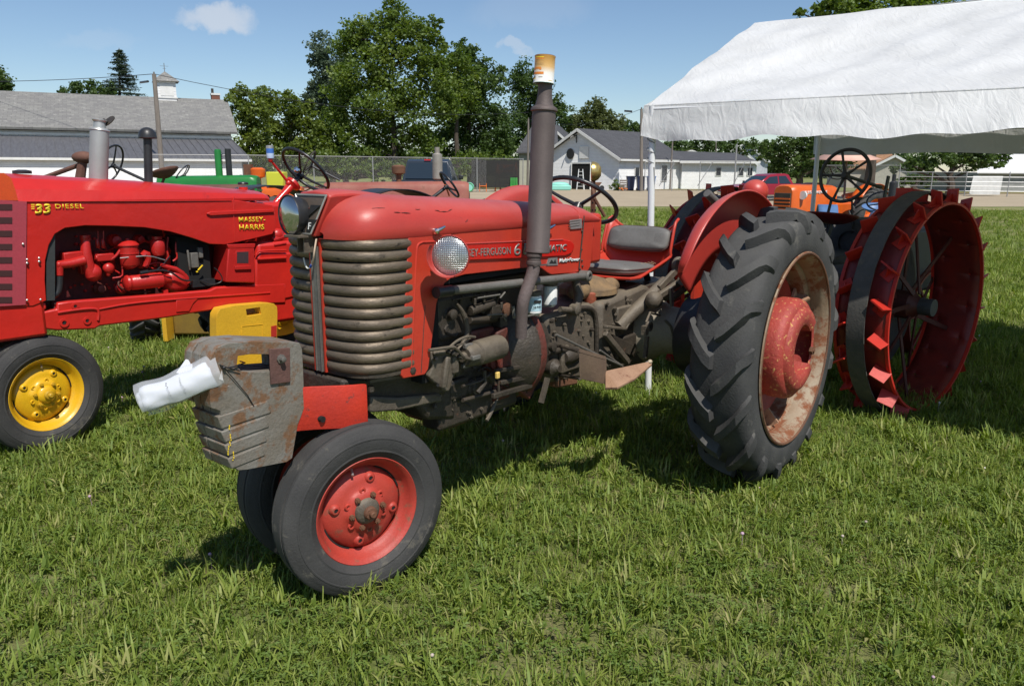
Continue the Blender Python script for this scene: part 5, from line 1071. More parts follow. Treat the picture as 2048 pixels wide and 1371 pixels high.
# axle trumpets, brake drums, rear wheels carrier
for sd in (1, -1):
    mb = MB(); mb.lathe((.0, .20*sd, .745), (0, sd, 0), [(.0, 0), (.20, .0), (.21, .02), (.20, .05), (.165, .09), (.14, .16), (.13, .30), (.13, .42), (0, .42)], 28); mb.build('axle_housing', surf('tan_casting', (.30, .265, .205), (.22, .185, .14), (.14, .10, .07), rough=.65, scale=7, wear=.35, bump=.35), TR, angle=40)
    mb = MB(); mb.lathe((.0, .46*sd, .745), (0, sd, 0), [(0, .0), (.15, .0), (.225, .03), (.235, .08), (.235, .16), (.2, .18), (0, .18)], 32); mb.build('brake_drum', BLACK, TR, angle=40)
    mb = MB(); mb.cyl((0, .6*sd, .742), (0, 1.0*sd, .742), .06); mb.build('axle_shaft', GREASE, TR)
mb = MB(); mb.bar(V(1294, 672, .40), V(1290, 715, .40), .02, .02, hint=Vector((1, 0, 0))); mb.lathe(V(1295, 652, .40), (0, 1, 0), [(.014, 0), (.028, 0), (.028, .02), (.014, .02)], 14); mb.box(V(1290, 660, .40), (.03, .03, .05)); mb.tube([V(1292, 645, .4), V(1300, 625, .38), V(1320, 630, .36)], .007, 8); mb.build('lift_rod', GREASEL, TR)
# three point lift arms
mb = MB()
e = V(1357, 530, .36); mb.lathe(e, (.25, 1, 0), [(.022, -.016), (.047, -.016), (.050, 0), (.047, .016), (.022, .016), (.022, -.016)], 22)
mb.bar(e+Vector((.03, 0, -.03)), V(1318, 577, .34), .022, .04); mb.bar(V(1365, 560, .40), V(1318, 592, .36), .03, .035)
mb.build('lift_link', GREASEL, TR, bevel=.005)
mb = MB(); mb.tube([V(1330, 560, .33), V(1295, 600, .30), V(1258, 632, .26), V(1235, 655, .24)], [.028, .042, .036, .045], 12, smooth=1); mb.ball(V(1308, 600, .36), (.055, .05, .05)); mb.ball(V(1332, 590, .34), .035); mb.cyl(V(1366, 560, .38), V(1366, 560, .44), .032, n=16); mb.tube([V(1340, 598, .36), V(1372, 575, .4)], .02, 10); mb.build('lift_arm', GREASEL, TR)
mb = MB(); mb.bar(V(1342, 575, .42), V(1344, 612, .42), .012, .03, hint=Vector((1, 0, 0))); mb.build('lift_strap', GALV, TR)
mb = MB(); mb.b2((-.35, -.20, .90), (.25, .20, 1.0)); mb.build('seat_platform', GREASE, TR, bevel=.01)
mb = MB(); mb.tube([(.1, 0, .98), (-.0, 0, 1.03)], .05, 12); mb.tube([(-.2, .1, .95), (-.15, .1, 1.05)], .02); mb.build('seat_post', VOID, TR)

# --- small hardware over the engine and gearbox sides
random.seed(21)
mb = MB()
for (u0, u1, z0, z1, v_, n_) in ((1.20, 1.75, .66, 1.12, .125, 46), (.62, 1.0, .60, .94, .21, 26), (.02, .54, .60, .98, .24, 30), (1.2, 1.7, .52, .70, .145, 18)):
    for _ in range(n_): nut(mb, (random.uniform(u0, u1), v_-.004, random.uniform(z0, z1)), (0, 1, 0), random.uniform(.006, .011), random.uniform(.006, .014))
tag(mb.build('small_bolts', GREASEL, TR), kind='stuff')
for k in range(9):
    u0, z0 = random.uniform(1.2, 1.7), random.uniform(.68, 1.12); pts = [Vector((u0, .14, z0))]
    for q in range(3): pts.append(pts[-1]+Vector((random.uniform(-.16, .12), random.uniform(-.01, .025), random.uniform(-.10, .08))))
    MB().tube(pts, random.choice((.004, .006, .009)), 7, smooth=2).build('engine_hose', random.choice((BLACK, GREASE, GREASEL, RUST)), TR)
for k, (u0, z0, r_, d_) in enumerate(((1.62, .80, .045, .05), (1.36, .78, .05, .045), (1.50, .68, .035, .05), (1.28, 1.02, .04, .05), (1.66, 1.05, .03, .06))):
    MB().lathe((u0, .12, z0), (0, 1, 0), [(0, 0), (r_, 0), (r_, d_*.5), (r_*.8, d_*.62), (r_*.75, d_), (r_*.3, d_*1.1), (0, d_*1.1)], 20).build('engine_port', (GREASE, GREASER, GREASEL, RUST, GREASE)[k], TR)
for k, (u0, z0, w_, h_) in enumerate(((1.44, .90, .16, .10), (1.60, .70, .12, .09), (.82, .70, .18, .12), (.30, .68, .20, .13), (.34, .88, .16, .08), (1.30, .62, .12, .08))):
    v_ = .14 if u0 > 1.1 else .215 if u0 > .6 else .238
    MB().box((u0, v_, z0), (w_, .03, h_)).build('inspection_cover', (GREASER, GREASE, GREASEL, GREASE, GREASEL, GREASER)[k], TR, bevel=.01)
mb = MB(); mb.tube([V(1330, 640, .42), V(1345, 655, .45), V(1350, 700, .45)], .008, 8, smooth=1); mb.build('brake_line', GREASEL, TR)
# scrapes and chips on the hood side
random.seed(5); SCR = surf('bare_scratch', (.16, .035, .03), (.12, .03, .028), rough=.6)
def hood_at(u_, z_):
    w_, zt, zb = half_w(u_), top_z(u_), 1.415; s_ = min(max((z_-zb)/max(zt-zb, .01), 0), 1)**(1/.74); c_ = math.sqrt(max(1-s_*s_, 0)); return Vector((u_, w_*c_**.55+.0008, z_))
for (px0, py0, px1, py1) in ((752, 417, 772, 416), (784, 424, 796, 425), (797, 425, 815, 426), (866, 420, 876, 423), (876, 423, 890, 423), (890, 423, 902, 418), (828, 418, 838, 418), (920, 443, 926, 438), (700, 420, 703, 424)):
    a_, b_ = V(px0, py0, .24), V(px1, py1, .24); p_, q_ = hood_at(a_.x, a_.z), hood_at(b_.x, b_.z); MB().tube([p_, p_.lerp(q_, .5)+Vector((0, .0006, random.uniform(-.002, .002))), q_], [.0006, .0019, .0006], 5).build('paint_scrape', SCR, TR)

# --- seat
seat = bpy.data.objects.new('seat', None); col.objects.link(seat); seat.parent = TR
def seatpt(a, b):     # a 0 front .. 1 top of back ; b -1..1 across
    k = a
    if k < .62: u_ = .27-.50*(k/.62); z_ = 1.060-.012*math.sin(k*3)
    else: q = (k-.62)/.38; u_ = -.23-.10*q; z_ = 1.058+.215*q**.9
    wv = .245-.02*abs(a-.5)
    edge = abs(b)**3.2
    z_ += edge*(.005+.15*min(max(a-.12, 0)*1.5, 1)*(1 if a < .85 else 1-(a-.85)*2.5)); u_ += edge*.05*(a > .62)
    return Vector((u_, b*wv, z_))
mb = MB(); mb.grid(lambda i, j: seatpt(i, -1+2*j), 22, 22); mb.build('seat_pan', RED, seat, solid=.006, angle=60)
rim = [seatpt(0, b) for b in np.linspace(-1, 1, 9)]+[seatpt(a, 1) for a in np.linspace(.05, 1, 14)]+[seatpt(1, b) for b in np.linspace(.85, -.85, 9)]+[seatpt(a, -1) for a in np.linspace(1, .05, 14)]
mb = MB(); mb.tube(rim+[rim[0]], .009, 8); mb.build('seat_rim', RED, seat)
def pillow(name, cu, cv, cz, hu, hv, hz, tilt, mat, parent):
    mb = MB(); rg = []; M_ = Matrix.Rotation(tilt, 3, 'Y')
    for i in range(1, 14):
        ph = math.pi*i/14-math.pi/2; c_, s_ = math.cos(ph), math.sin(ph); r_ = []
        for k in range(36):
            t = 2*math.pi*k/36; x = math.copysign(abs(math.cos(t))**.45, math.cos(t)); y = math.copysign(abs(math.sin(t))**.45, math.sin(t))
            f = abs(c_)**.35; z = math.copysign(abs(s_)**.8, s_)
            p = Vector((hu*x*f, hv*y*f, hz*z)); p.z += .003*math.sin(9*x)*(z > 0)
            r_.append(M_@p+Vector((cu, cv, cz)))
        rg.append(r_)
    mb.rings(rg); o = mb.build(name, mat, parent, angle=60)
    pts = [M_@Vector((hu*1.005*math.copysign(abs(math.cos(t))**.45, math.cos(t)), hv*1.005*math.copysign(abs(math.sin(t))**.45, math.sin(t)), hz*.25))+Vector((cu, cv, cz)) for t in [2*math.pi*k/36 for k in range(37)]]
    MB().tube(pts, .0035, 6).build('piping', surf('brown_piping', (.10, .055, .05)), o)
    return o
pillow('seat_cushion', .06, 0, 1.092, .20, .215, .034, R(-2), VINYL, seat)
pillow('back_cushion', -.225, 0, 1.245, .078, .215, .038, R(66), VINYL, seat)
mb = MB()
for k in range(4): mb.tube([(.02-.04*k, .16, 1.125), (-.02-.04*k, .20-.01*k, 1.110)], .002, 5)
mb.build('cushion_tear', surf('split_stuffing', (.35, .27, .17), rough=.9), seat)

# --- steering wheel
def steering(parent, c, tilt, Rr, spokes, mat, r=.0115, spoke_r=.010, hubr=.028, rot=0.0, name='steering_wheel', drop=.035):
    s = bpy.data.objects.new(name, None); col.objects.link(s); s.parent = parent; s.location = c; s.rotation_euler = (0, -tilt, 0)
    mb = MB(); mb.torus((0, 0, 0), (0, 0, 1), Rr, r, 56, 10); mb.build('wheel_rim', mat, s, angle=60)
    mb = MB()
    for k in range(spokes):
        t = 2*math.pi*k/spokes+rot; mb.tube([(0, 0, -drop), (Rr*.5*math.cos(t), Rr*.5*math.sin(t), -drop*.6), (Rr*math.cos(t), Rr*math.sin(t), 0)], [spoke_r*1.2, spoke_r, spoke_r*.8], 8)
    mb.build('spoke', mat, s); MB().lathe((0, 0, -drop), (0, 0, 1), [(hubr, -.02), (hubr, .01), (hubr*.6, .018), (0, .018)], 18).build('wheel_hub', mat, s)
    return s
steering(TR, (.437, 0, 1.495), .649, .21, 3, BLACKP, r=.0125, rot=R(62))
ca = Vector((math.sin(-.649), 0, math.cos(-.649)))
MB().tube([Vector((.437, 0, 1.495))-ca*.03, Vector((.437, 0, 1.495))-ca*.30], .018, 12).build('steering_column', GREASE, TR)
MB().b2((.55, -.22, 1.18), (.66, .22, 1.44)).build('dashboard', RED, TR, bevel=.02)

# --- fenders
def fender(sd):
    mb = MB()
    def f(i, j):
        ph = R(54)-R(140)*i; edge = min(i, 1-i)*7; k = min(edge, 1)**.5
        if j < .45: q = j/.45; y = .615+.012*q; rr = .50+.26*q
        else:
            q = (j-.45)/.55; y = .627+.095*(1-math.cos(q*math.pi/2)*.96)*.9; rr = .76+.055*math.sin(q*math.pi/2)
        rr = .60+(rr-.60)*(.62+.38*k) if rr > .6 else rr
        y = .615+(y-.615)*(.5+.5*k)
        return Vector((rr*math.sin(ph), sd*(y+.055), .742+rr*math.cos(ph)))
    mb.grid(f, 44, 16); o = mb.build('fender', REDF, TR, solid=.005, angle=60)
    rim_ = [f(i/44, 1) for i in range(45)]; MB().tube(rim_, .006, 8).build('fender_bead', REDF, o)
    return o
fender(1); fender(-1)
mb = MB(); mb.tube([(-.05, .60, 1.20), (-.05, .35, 1.0), (-.05, .2, .95)], .022, 8); mb.box((.05, .585, 1.15), (.30, .02, .34)); mb.build('fender_stay', RED, TR)
# lamp peg and brass work lamp on the fenders
mb = MB(); p = V(1436, 408, .62); mb.tube([p, V(1414, 386, .60)], .022, 14); mb.cyl(V(1436, 408, .62), V(1440, 412, .64), .027); mb.build('fender_peg', GALV, TR)
c = V(1188, 343, -.55)
wl = bpy.data.objects.new('work_lamp', None); col.objects.link(wl); wl.parent = TR; wl.location = c; wl['label'] = 'brass work lamp on a rusty post'
wl.rotation_euler = (0, 0, R(-60))
MB().lathe((0, 0, 0), (1, 0, 0), [(0, -.05), (.03, -.048), (.055, -.03), (.066, -.005), (.068, .012), (.064, .018), (0, .022)], 28).build('lamp_shell', BRASS, wl)
MB().tube([(0, 0, -.06), (0, 0, -.10)], .012, 8).build('lamp_stem', RUST, wl)
mb = MB(); mb.bar(c+Vector((0, 0, -.09)), Vector((c.x-.0, c.y, 1.12)), .035, .012, hint=Vector((1, 0, 0))); mb.build('lamp_post', RUST, TR)
mb = MB()
for k in range(7): mb.cyl((c.x-.008, c.y+.0, c.z-.16-k*.05), (c.x+.008, c.y, c.z-.16-k*.05), .006, n=8); mb.cyl((c.x, c.y+.01, c.z-.16-k*.05), (c.x, c.y+.022, c.z-.16-k*.05), .006, n=8)
mb.build('post_hole', VOID, TR)
mb = MB(); mb.tube([c+Vector((.03, .0, -.07)), c+Vector((.06, .05, -.18)), c+Vector((-.01, .09, -.30))], .012, 8); mb.build('lamp_stay', RUST, TR)
c = V(1510, 383, .50)
MB().ball(c, (.082, .082, .075), 24, 14).build('red_lamp_shell', REDF, TR)
MB().tube([c+Vector((0, 0, -.05)), (c.x, c.y, 1.3)], .012).build('red_lamp_stem', REDF, TR)

# --- rear wheels
rt_mesh = rear_tyre().mesh('tyre', RUBBER2, angle=30)
def rear_rim(parent, outer, weights=True):
    MB().lathe((0, 0, 0), (0, 1, 0), [(.512, .150), (.517, .156), (.514, .162), (.505, .160), (.495, .148), (.482, .130), (.474, .118), (.470, .060), (.455, .045), (.452, -.045), (.470, -.06), (.474, -.12), (.51, -.155), (.50, -.16), (.46, -.12), (.445, -.05), (.445, .045), (.46, .06)][::1], 72).build('rim', RIMIN, parent, angle=40)
    MB().torus((0, .158, 0), (0, 1, 0), .508, .0075, 72, 8).build('rim_flange', RUST, parent)
    mb = MB()
    for k in range(6):
        t = 2*math.pi*k/6+.5; d = Vector((math.cos(t), 0, math.sin(t))); tt = Vector((-math.sin(t), 0, math.cos(t)))
        mb.prism([d*.455+tt*.055+Vector((0, -.01, 0)), d*.455-tt*.055+Vector((0, -.01, 0)), d*.39-tt*.03+Vector((0, -.01, 0)), d*.39+tt*.03+Vector((0, -.01, 0))], (0, .014, 0))
        mb.bar(d*.45+Vector((0, .05, 0)), d*.38+Vector((0, -.01, 0)), .09, .012, hint=tt)
    mb.build('rim_lug', RUSTP, parent)
    MB().lathe((0, 0, 0), (0, 1, 0), [(.40, -.01), (.36, -.02), (.30, -.06), (.20, -.075), (.10, -.075), (0, -.07)], 48).build('wheel_disc', REDD, parent)
rw = bpy.data.objects.new('rear_wheel', None); col.objects.link(rw); rw.parent = TR; rw.location = (0, .951, .739)
inst(rt_mesh, 'tyre', rw); rear_rim(rw, 1)
PEEL = surf('peeling_red_over_yellow', (.38, .050, .036), (.27, .04, .03), (.60, .36, .12), rough=.62, scale=6, wear=.50, wearscale=42, bump=.35, bumpscale=60)
mb = MB(); mb.lathe((0, 0, 0), (0, 1, 0), [(.10, -.06), (.262, -.06), (.270, -.05), (.272, .005), (.262, .018), (.24, .02)], 48); mb.build('inner_weight', PEEL, rw, angle=45)
mb = MB(); mb.lathe((0, 0, 0), (0, 1, 0), [(.13, -.04), (.13, .020), (.250, .020), (.262, .028), (.270, .05), (.270, .120), (.262, .146), (.244, .160), (.226, .164), (.218, .156)], 56); mb.build('outer_weight', PEEL, rw, angle=45)
mb = MB(); mb.lathe((0, 0, 0), (0, 1, 0), [(.226, .162), (.218, .182), (.198, .192), (.152, .192), (.134, .182), (.128, .12), (.13, .02)], 44, a0=R(40), a1=R(318)); mb.build('weight_ring', PEEL, rw, angle=45)
mb = MB(); mb.lathe((0, 0, 0), (0, 1, 0), [(.0, .06), (.13, .06)], 32); mb.build('weight_cavity', VOID, rw)
mb = MB()
for t in (.2, 1.77, 3.34, 4.9): nut(mb, (.195*math.cos(t), .162, .195*math.sin(t)), (0, 1, 0), .022, .018)
mb.build('weight_bolt', RUST, rw)
rw2 = bpy.data.objects.new('rear_wheel', None); col.objects.link(rw2); rw2.parent = TR; rw2.location = (0, -.951, .739); rw2.rotation_euler = (0, R(7), math.pi)
inst(rt_mesh, 'tyre', rw2); rear_rim(rw2, -1)

# --- narrow front end
ST = -0.218
dv = Vector((-math.sin(ST), math.cos(ST), 0))
front_wheel(TR, 'front_wheel', Vector((2.17, 0, .352))+dv*.183, ST, REDW, GREASEL, RUST)
front_wheel(TR, 'front_wheel', Vector((2.17, 0, .352))-dv*.183, ST+math.pi, REDW, GREASEL, RUST)
mb = MB(); mb.lathe((2.17, 0, .352), dv, [(0, -.2), (.03, -.2), (.035, -.05), (.035, .05), (.03, .2), (0, .2)], 16); mb.build('front_axle', GREASE, TR)
mb = MB(); mb.tube([(2.16, 0, .30), (2.13, 0, .60), (2.10, 0, .80)], [.06, .055, .06], 16); mb.build('steering_pedestal', GREASE, TR)
mb = MB(); mb.prism([(2.24, .13, .79), (2.24, .13, .872), (1.70, .17, .80), (1.70, .17, .70), (2.0, .13, .72)], (0, -.28, 0)); mb.build('front_bolster', GREASE, TR, bevel=.012)
mb = MB(); mb.prism([V(x, y, .15) for x, y in [(731, 790), (790, 793), (872, 784), (876, 800), (845, 806), (790, 818), (731, 822)]], (0, .03, 0)); mb.build('bolster_arm', GREASEL, TR, bevel=.008)
mb = MB(); nut(mb, V(870, 806, .17)-Vector((0, 0, .02)), (0, 0, 1), .012, .014); nut(mb, V(742, 772, .2), (0, 0, -1), .014, .02); mb.build('bolster_bolt', GREASE, TR)
mb = MB(); mb.bar(V(735, 760, .17), V(808, 748, .22), .05, .012); mb.build('bolster_strap', GREASEL, TR)

# --- curved red plates behind the weights
for sd in (1, -1):
    pts = [(2.46, .108), (2.42, .110), (2.375, .120), (2.32, .146), (2.27, .170), (2.22, .186), (2.175, .193)]
    mb = MB(); mb.grid(lambda i, j: Vector((pts[int(round(i*6))][0], sd*pts[int(round(i*6))][1], (.882-.165*j)+(-.028*i if j < .5 else -.035*i))), 6, 1)
    o = mb.build('weight_bracket', REDB, TR, solid=.010, bevel=.002); 
mb = MB(); mb.cyl((2.352, .105, .745), (2.352, .15, .745), .012, n=14); mb.build('bracket_hole', VOID, TR)
mb = MB(); mb.b2((2.10, -.10, .76), (2.46, .10, .80)); mb.b2((2.40, -.11, .72), (2.46, .11, .90)); mb.build('weight_carrier', GREASE, TR, bevel=.006)

# ================================================================= suitcase weights hung on the nose
def weight(v0, th, label, plate=False):
    w = thing('suitcase_weight', label, 'tractor weight', (T.o.x, T.o.y, 0), T.rz, 'grey suitcase weights on the nose')
    # outline in the (x, z) plane, nose to the front
    ou = [(2.415, 1.045), (2.60, 1.082), (2.70, 1.092), (2.742, 1.083), (2.765, 1.055), (2.772, 1.01), (2.778, .90), (2.776, .885), (2.745, .868), (2.738, .80), (2.728, .72), (2.712, .66), (2.696, .640), (2.66, .632), (2.50, .612), (2.475, .62), (2.442, .74), (2.408, .80), (2.405, 1.02)]
    hole = [(2.47, 1.012), (2.62, 1.040), (2.665, 1.042), (2.672, 1.01), (2.655, .985), (2.60, .972), (2.47, .955)]
    mb = MB()
    # body split round the handle slot so that the slot is a real opening
    top = [(2.405, 1.02), (2.415, 1.045), (2.60, 1.082), (2.70, 1.092), (2.742, 1.083), (2.765, 1.055), (2.772, 1.01), (2.778, .90), (2.776, .885), (2.745, .868), (2.738, .80), (2.728, .72), (2.712, .66), (2.696, .640), (2.66, .632), (2.50, .612), (2.475, .62), (2.442, .74), (2.408, .80)]
    # bottom piece, handle piece, front and rear posts joined edge to edge
    low = [(2.408, .80), (2.405, .945), (2.47, .955), (2.60, .972), (2.655, .985), (2.672, 1.01), (2.772, 1.01), (2.778, .90), (2.776, .885), (2.745, .868), (2.738, .80), (2.728, .72), (2.712, .66), (2.696, .640), (2.66, .632), (2.50, .612), (2.475, .62), (2.442, .74)]
    upp = [(2.405, .945), (2.405, 1.02), (2.415, 1.045), (2.60, 1.082), (2.70, 1.092), (2.742, 1.083), (2.765, 1.055), (2.772, 1.01), (2.672, 1.01), (2.665, 1.042), (2.62, 1.040), (2.47, 1.012), (2.47, .955)]
    import bmesh
    bm = bmesh.new()
    def face(poly):
        vs = [bm.verts.new((x, v0-th/2, z)) for x, z in poly]; return bm.faces.new(vs)
    f1 = face(low); f2 = face(upp)
    bmesh.ops.remove_doubles(bm, verts=bm.verts, dist=.0005)
    r_ = bmesh.ops.extrude_face_region(bm, geom=bm.faces[:]); bmesh.ops.translate(bm, verts=[g for g in r_['geom'] if isinstance(g, bmesh.types.BMVert)], vec=(0, th, 0))
    bmesh.ops.recalc_face_normals(bm, faces=bm.faces[:])
    me = bpy.data.meshes.new('casting'); bm.to_mesh(me); bm.free(); me.materials.append(CASTW)
    me.polygons.foreach_set('use_smooth', [True]*len(me.polygons)); me.set_sharp_from_angle(angle=R(40))
    o = bpy.data.objects.new('casting', me); col.objects.link(o); o.parent = w
    md = o.modifiers.new('bevel', 'BEVEL'); md.width = .009; md.segments = 3; md.limit_method = 'ANGLE'; md.angle_limit = R(30)
    # stepped slabs on the lower front corner
    zs = [.655, .705, .755, .805, .860]
    for k in range(4):
        z0, z1 = zs[k]+.004, zs[k+1]-.004; ub = 2.60-.012*k; uf = 2.722+.008*k+.012
        mb = MB(); mb.prism([(ub-.012*1, v0-th/2-.0035, z0+.004), (uf-.012, v0-th/2-.0035, z0-.006), (uf, v0-th/2-.0035, z1-.006), (ub+.0, v0-th/2-.0035, z1+.006)], (0, th+.007, 0)); mb.build('stepped_slab', CASTW, w, bevel=.004)
    return w
W1 = weight(.086, .062, 'outermost grey suitcase weight, nearest the camera, with a brown plate bolted to its side')
W2 = weight(.030, .044, 'second grey suitcase weight, just behind the outermost one')
W3 = weight(-.024, .044, 'innermost grey suitcase weight, farthest from the camera and brown with rust')
mb = MB(); c_ = [V(x, y, .119) for x, y in [(537, 697), (578, 695), (579, 763), (540, 768)]]; mb.prism(c_, (0, .007, 0)); mb.build('bolted_plate', surf('red_brown_plate', (.13, .062, .05), (.10, .05, .042), (.2, .12, .08), rough=.75, scale=12, wear=.3, bump=.3), W1, bevel=.002)
mb = MB(); c = V(561, 717, .125); mb.lathe(c, (0, 1, 0), [(0, 0), (.017, 0), (.017, .006), (.0105, .007), (.0105, .022), (.007, .024), (0, .024)], 8); mb.build('bolt', GALV, W1)
ys = MB(); random.seed(3)
for (px, py, n_) in ((463, 870, 5), (457, 893, 4), (468, 905, 4), (459, 852, 2)):
    for k in range(n_):
        p = V(px+random.uniform(-2, 2), py+k*5, .128); p.y = .1235; ys.box(p, (.003, .002, random.uniform(.004, .009)))
ys.build('paint_fleck', YEL_INK, W1)
mb = MB(); mb.tube([V(443, 731, .122), V(455, 735, .124), V(468, 733, .124), V(480, 728, .122)], .0025, 6); mb.tube([V(448, 735, .125), V(470, 760, .124), V(495, 790, .122), V(508, 812, .121)], .0016, 6); mb.tube([V(455, 735, .125), V(480, 741, .125)], .0022, 6)
mb.tube([V(478, 729, .122), V(490, 725, .05), V(480, 722, -.02)], .0025, 6); mb.ball(V(448, 735, .126), .006, 8, 6); mb.tube([V(443, 731, .124), V(428, 722, .09)], .0022, 6)
cord = mb.build('tie_cord', BLACKP, None); cord.location = (T.o.x, T.o.y, 0); cord.rotation_euler = (0, 0, T.rz)
tag(cord, 'thin black cord tied round the handle of the outermost grey weight', 'cord')

from mathutils import noise as mnoise
# rolled paper in a clear sleeve tied to the weights
def rolled():
    t = thing('paper_roll', 'white printed sheets rolled in a clear plastic sleeve, tied to the grey nose weights', 'paper', (T.o.x, T.o.y, 0), T.rz)
    a0 = V(290, 800, -.02); a1 = V(428, 748, .10)
    ax_ = a1-a0; e1, e2, _ = basis(ax_)
    PAPER = surf('white_paper', (.58, .60, .65), (.50, .52, .57), rough=.55, scale=3, bump=.05, grain=.01)
    def sheet(r0, r1, a_s, a_e, wob, l0=0.0, l1=1.0):
        def f(i, j):
            t_ = a_s+(a_e-a_s)*j; r_ = r0+(r1-r0)*j+wob*math.sin(i*7+j*4)
            return a0+ax_*(l0+(l1-l0)*i)+(e1*math.cos(t_)+e2*math.sin(t_)*1.05)*r_+e1*.004*mnoise.noise(Vector((i*6, t_*1.5, r_*40)))*2+e2*.004*mnoise.noise(Vector((i*5+9, t_*1.7, 3)))*2
        return f
    MB().grid(sheet(.037, .042, -1.2, 4.4, .003), 14, 36).build('rolled_sheet', PAPER, t, solid=.0008, angle=80)
    MB().grid(sheet(.028, .036, .5, 6.8, .001, -.06, .9), 8, 36).build('inner_sheet', PAPER, t, solid=.0008, angle=80)
    PLS = flat('clear_plastic', (.9, .92, .95), .12, 0, .6, trans=.0, alpha=.28)
    MB().grid(sheet(.048, .060, -1.6, 3.6, .005, -.05, 1.12), 20, 40).build('plastic_sleeve', PLS, t, angle=80)
    p = V(400, 735, -.02)
    MB().prism([V(353, 745, 0), V(372, 718, -.02), V(398, 722, -.02), V(402, 738, .02), V(378, 748, .02)], (.002, .001, 0)).build('loose_sheet', PAPER, t)
    MB().prism([V(372, 726, -.03), V(384, 697, -.05), V(402, 712, -.05), V(440, 702, .1), V(446, 760, .125), V(424, 752, .1)], (.001, .001, 0)).build('sleeve_end', PLS, t)
    nrm = (CAM0-T.o); nrm = Vector((nrm.dot(T.u), nrm.dot(T.v), CAMH))-(a0+a1)/2; nrm.normalize()
    axn = ax_.normalized(); sd_ = (nrm-axn*nrm.dot(axn)).normalized(); upv = axn.cross(sd_)*-1
    if upv.z < 0: upv = -upv
    mid = a0+ax_*.5+sd_*.0530
    mk = MB(); random.seed(11)
    for line in (-.03, .06):
        y = -.028
        while y < .028:
            l = random.uniform(.003, .009)
            p = a0+ax_*(.45+line*2.2)+sd_*(.0560*math.sqrt(max(1-(y/.058)**2, .2)))+upv*y
            mk.bar(p, p+upv*l+axn*random.uniform(-.004, .004), .0024, .0008, hint=sd_); y += l+.003
    mk.build('handwriting', BLACK_INK, t)
rolled()

# tin can over the stack
def can():
    t = thing('paint_tin', 'orange and white printed tin upside down over the tall exhaust stack', 'tin can', (T.o.x, T.o.y, 0), T.rz)
    b0 = V(1087, 168, vm); b1 = V(1090.5, 113, vm); ax_ = b1-b0; h = ax_.length; r_ = .0435
    mt, nt, b = newmat('printed_tin'); L = nt.links.new
    tc = N(nt, 'ShaderNodeTexCoord'); dn = N(nt, 'ShaderNodeVectorMath', operation='DOT_PRODUCT'); dn.inputs[1].default_value = ax_.normalized(); L(tc.outputs['Object'], dn.inputs[0])
    z0 = b0.dot(ax_.normalized()); mr = N(nt, 'ShaderNodeMapRange'); mr.inputs['From Min'].default_value = z0; mr.inputs['From Max'].default_value = z0+h; L(dn.outputs['Value'], mr.inputs['Value'])
    rp = ramp(nt, mr.outputs[0], [(0, (.74, .74, .72)), (.36, (.74, .72, .66)), (.58, (.74, .46, .18)), (.97, (.70, .36, .09)), (1, (.30, .16, .08))]); L(rp.outputs[0], b.inputs['Base Color']); b.inputs['Roughness'].default_value = .35
    mb = MB(); mb.lathe(b0, ax_, [(r_-.002, .006), (r_-.001, 0), (r_+.0015, .001), (r_+.0015, .004), (r_, .006), (r_, h-.006), (r_+.0015, h-.004), (r_+.0015, h), (r_-.003, h), (r_-.004, h-.005), (0, h-.005)], 40); mb.build('tin_body', mt, t, angle=50)
    MB().torus(b0+ax_*.995, ax_, r_, .0018, 40, 6).build('tin_rim', RUST, t)
    MB().torus(b0+ax_*.01, ax_, r_, .0016, 40, 6).build('tin_edge', flat('teal_edge', (.12, .42, .36), .4), t)
    camd = (CAM0-T.o); camd = Vector((camd.dot(T.u), camd.dot(T.v), CAMH))-b0; camd.z = 0; camd.normalize(); e2 = ax_.normalized(); right = e2.cross(camd)
    def on(a, zf, e=.0008):
        d = camd*math.cos(a)+right*math.sin(a); return b0+ax_*zf+d*(r_+e)
    def patch(mb, a0, a1, z0_, z1_, e=.0008):
        n = 5
        for k in range(n):
            t0, t1 = a0+(a1-a0)*k/n, a0+(a1-a0)*(k+1)/n
            mb.add([on(t0, z0_, e), on(t1, z0_, e), on(t1, z1_, e), on(t0, z1_, e)], [(0, 1, 2, 3)])
    mb = MB(); patch(mb, -1.35, -.05, .31, .40); patch(mb, -1.35, -.28, .50, .535); patch(mb, -1.2, -.35, .535, .575); patch(mb, -1.3, -1.0, .47, .52); patch(mb, -.5, -.30, .47, .52); patch(mb, -1.35, -.1, .86, .90); mb.build('tin_print', ORANGE_INK, t)
    mb = MB(); patch(mb, -1.3, -.1, .70, .705); patch(mb, -1.25, -.2, .66, .664); patch(mb, -1.0, -.0, .64, .643); patch(mb, -.55, -.12, .205, .218); patch(mb, -1.2, -.95, .15, .26); mb.build('tin_small_print', flat('brown_print', (.10, .05, .03), .5), t)
    mb = MB(); patch(mb, -1.3, -.9, .14, .18, .0012); patch(mb, .45, .9, .10, .115); patch(mb, -1.2, -.1, .92, .95); mb.build('tin_yellow_print', YEL_INK, t)
    letters('TURBO', 'tin_lettering', flat('pale_print', (.75, .6, .45), .5), t, on(-.9, .33, .0016), on(-.3, .33)-on(-.9, .33), ax_, width=.022, height=.006) if False else None
can()
# ================================================================= second tractor: fresh red, at the left
M = Frame((-1.5076, 6.2716), 49)
MT = thing('diesel_tractor', 'glossy bright red tractor with yellow front wheel and silver muffler at the left', 'tractor', (M.o.x, M.o.y, 0), M.rz)
MV = M.V
def mword(body, a, b, hpx, v, mat, name, **kw):
    A_, B_ = MV(a[0], a[1], v), MV(b[0], b[1], v); C_ = MV(a[0], a[1]-hpx, v)
    return letters(body, name, mat, MT, A_, B_-A_, (0, 0, 1), width=(B_-A_).length, height=(C_-A_).length, **kw)
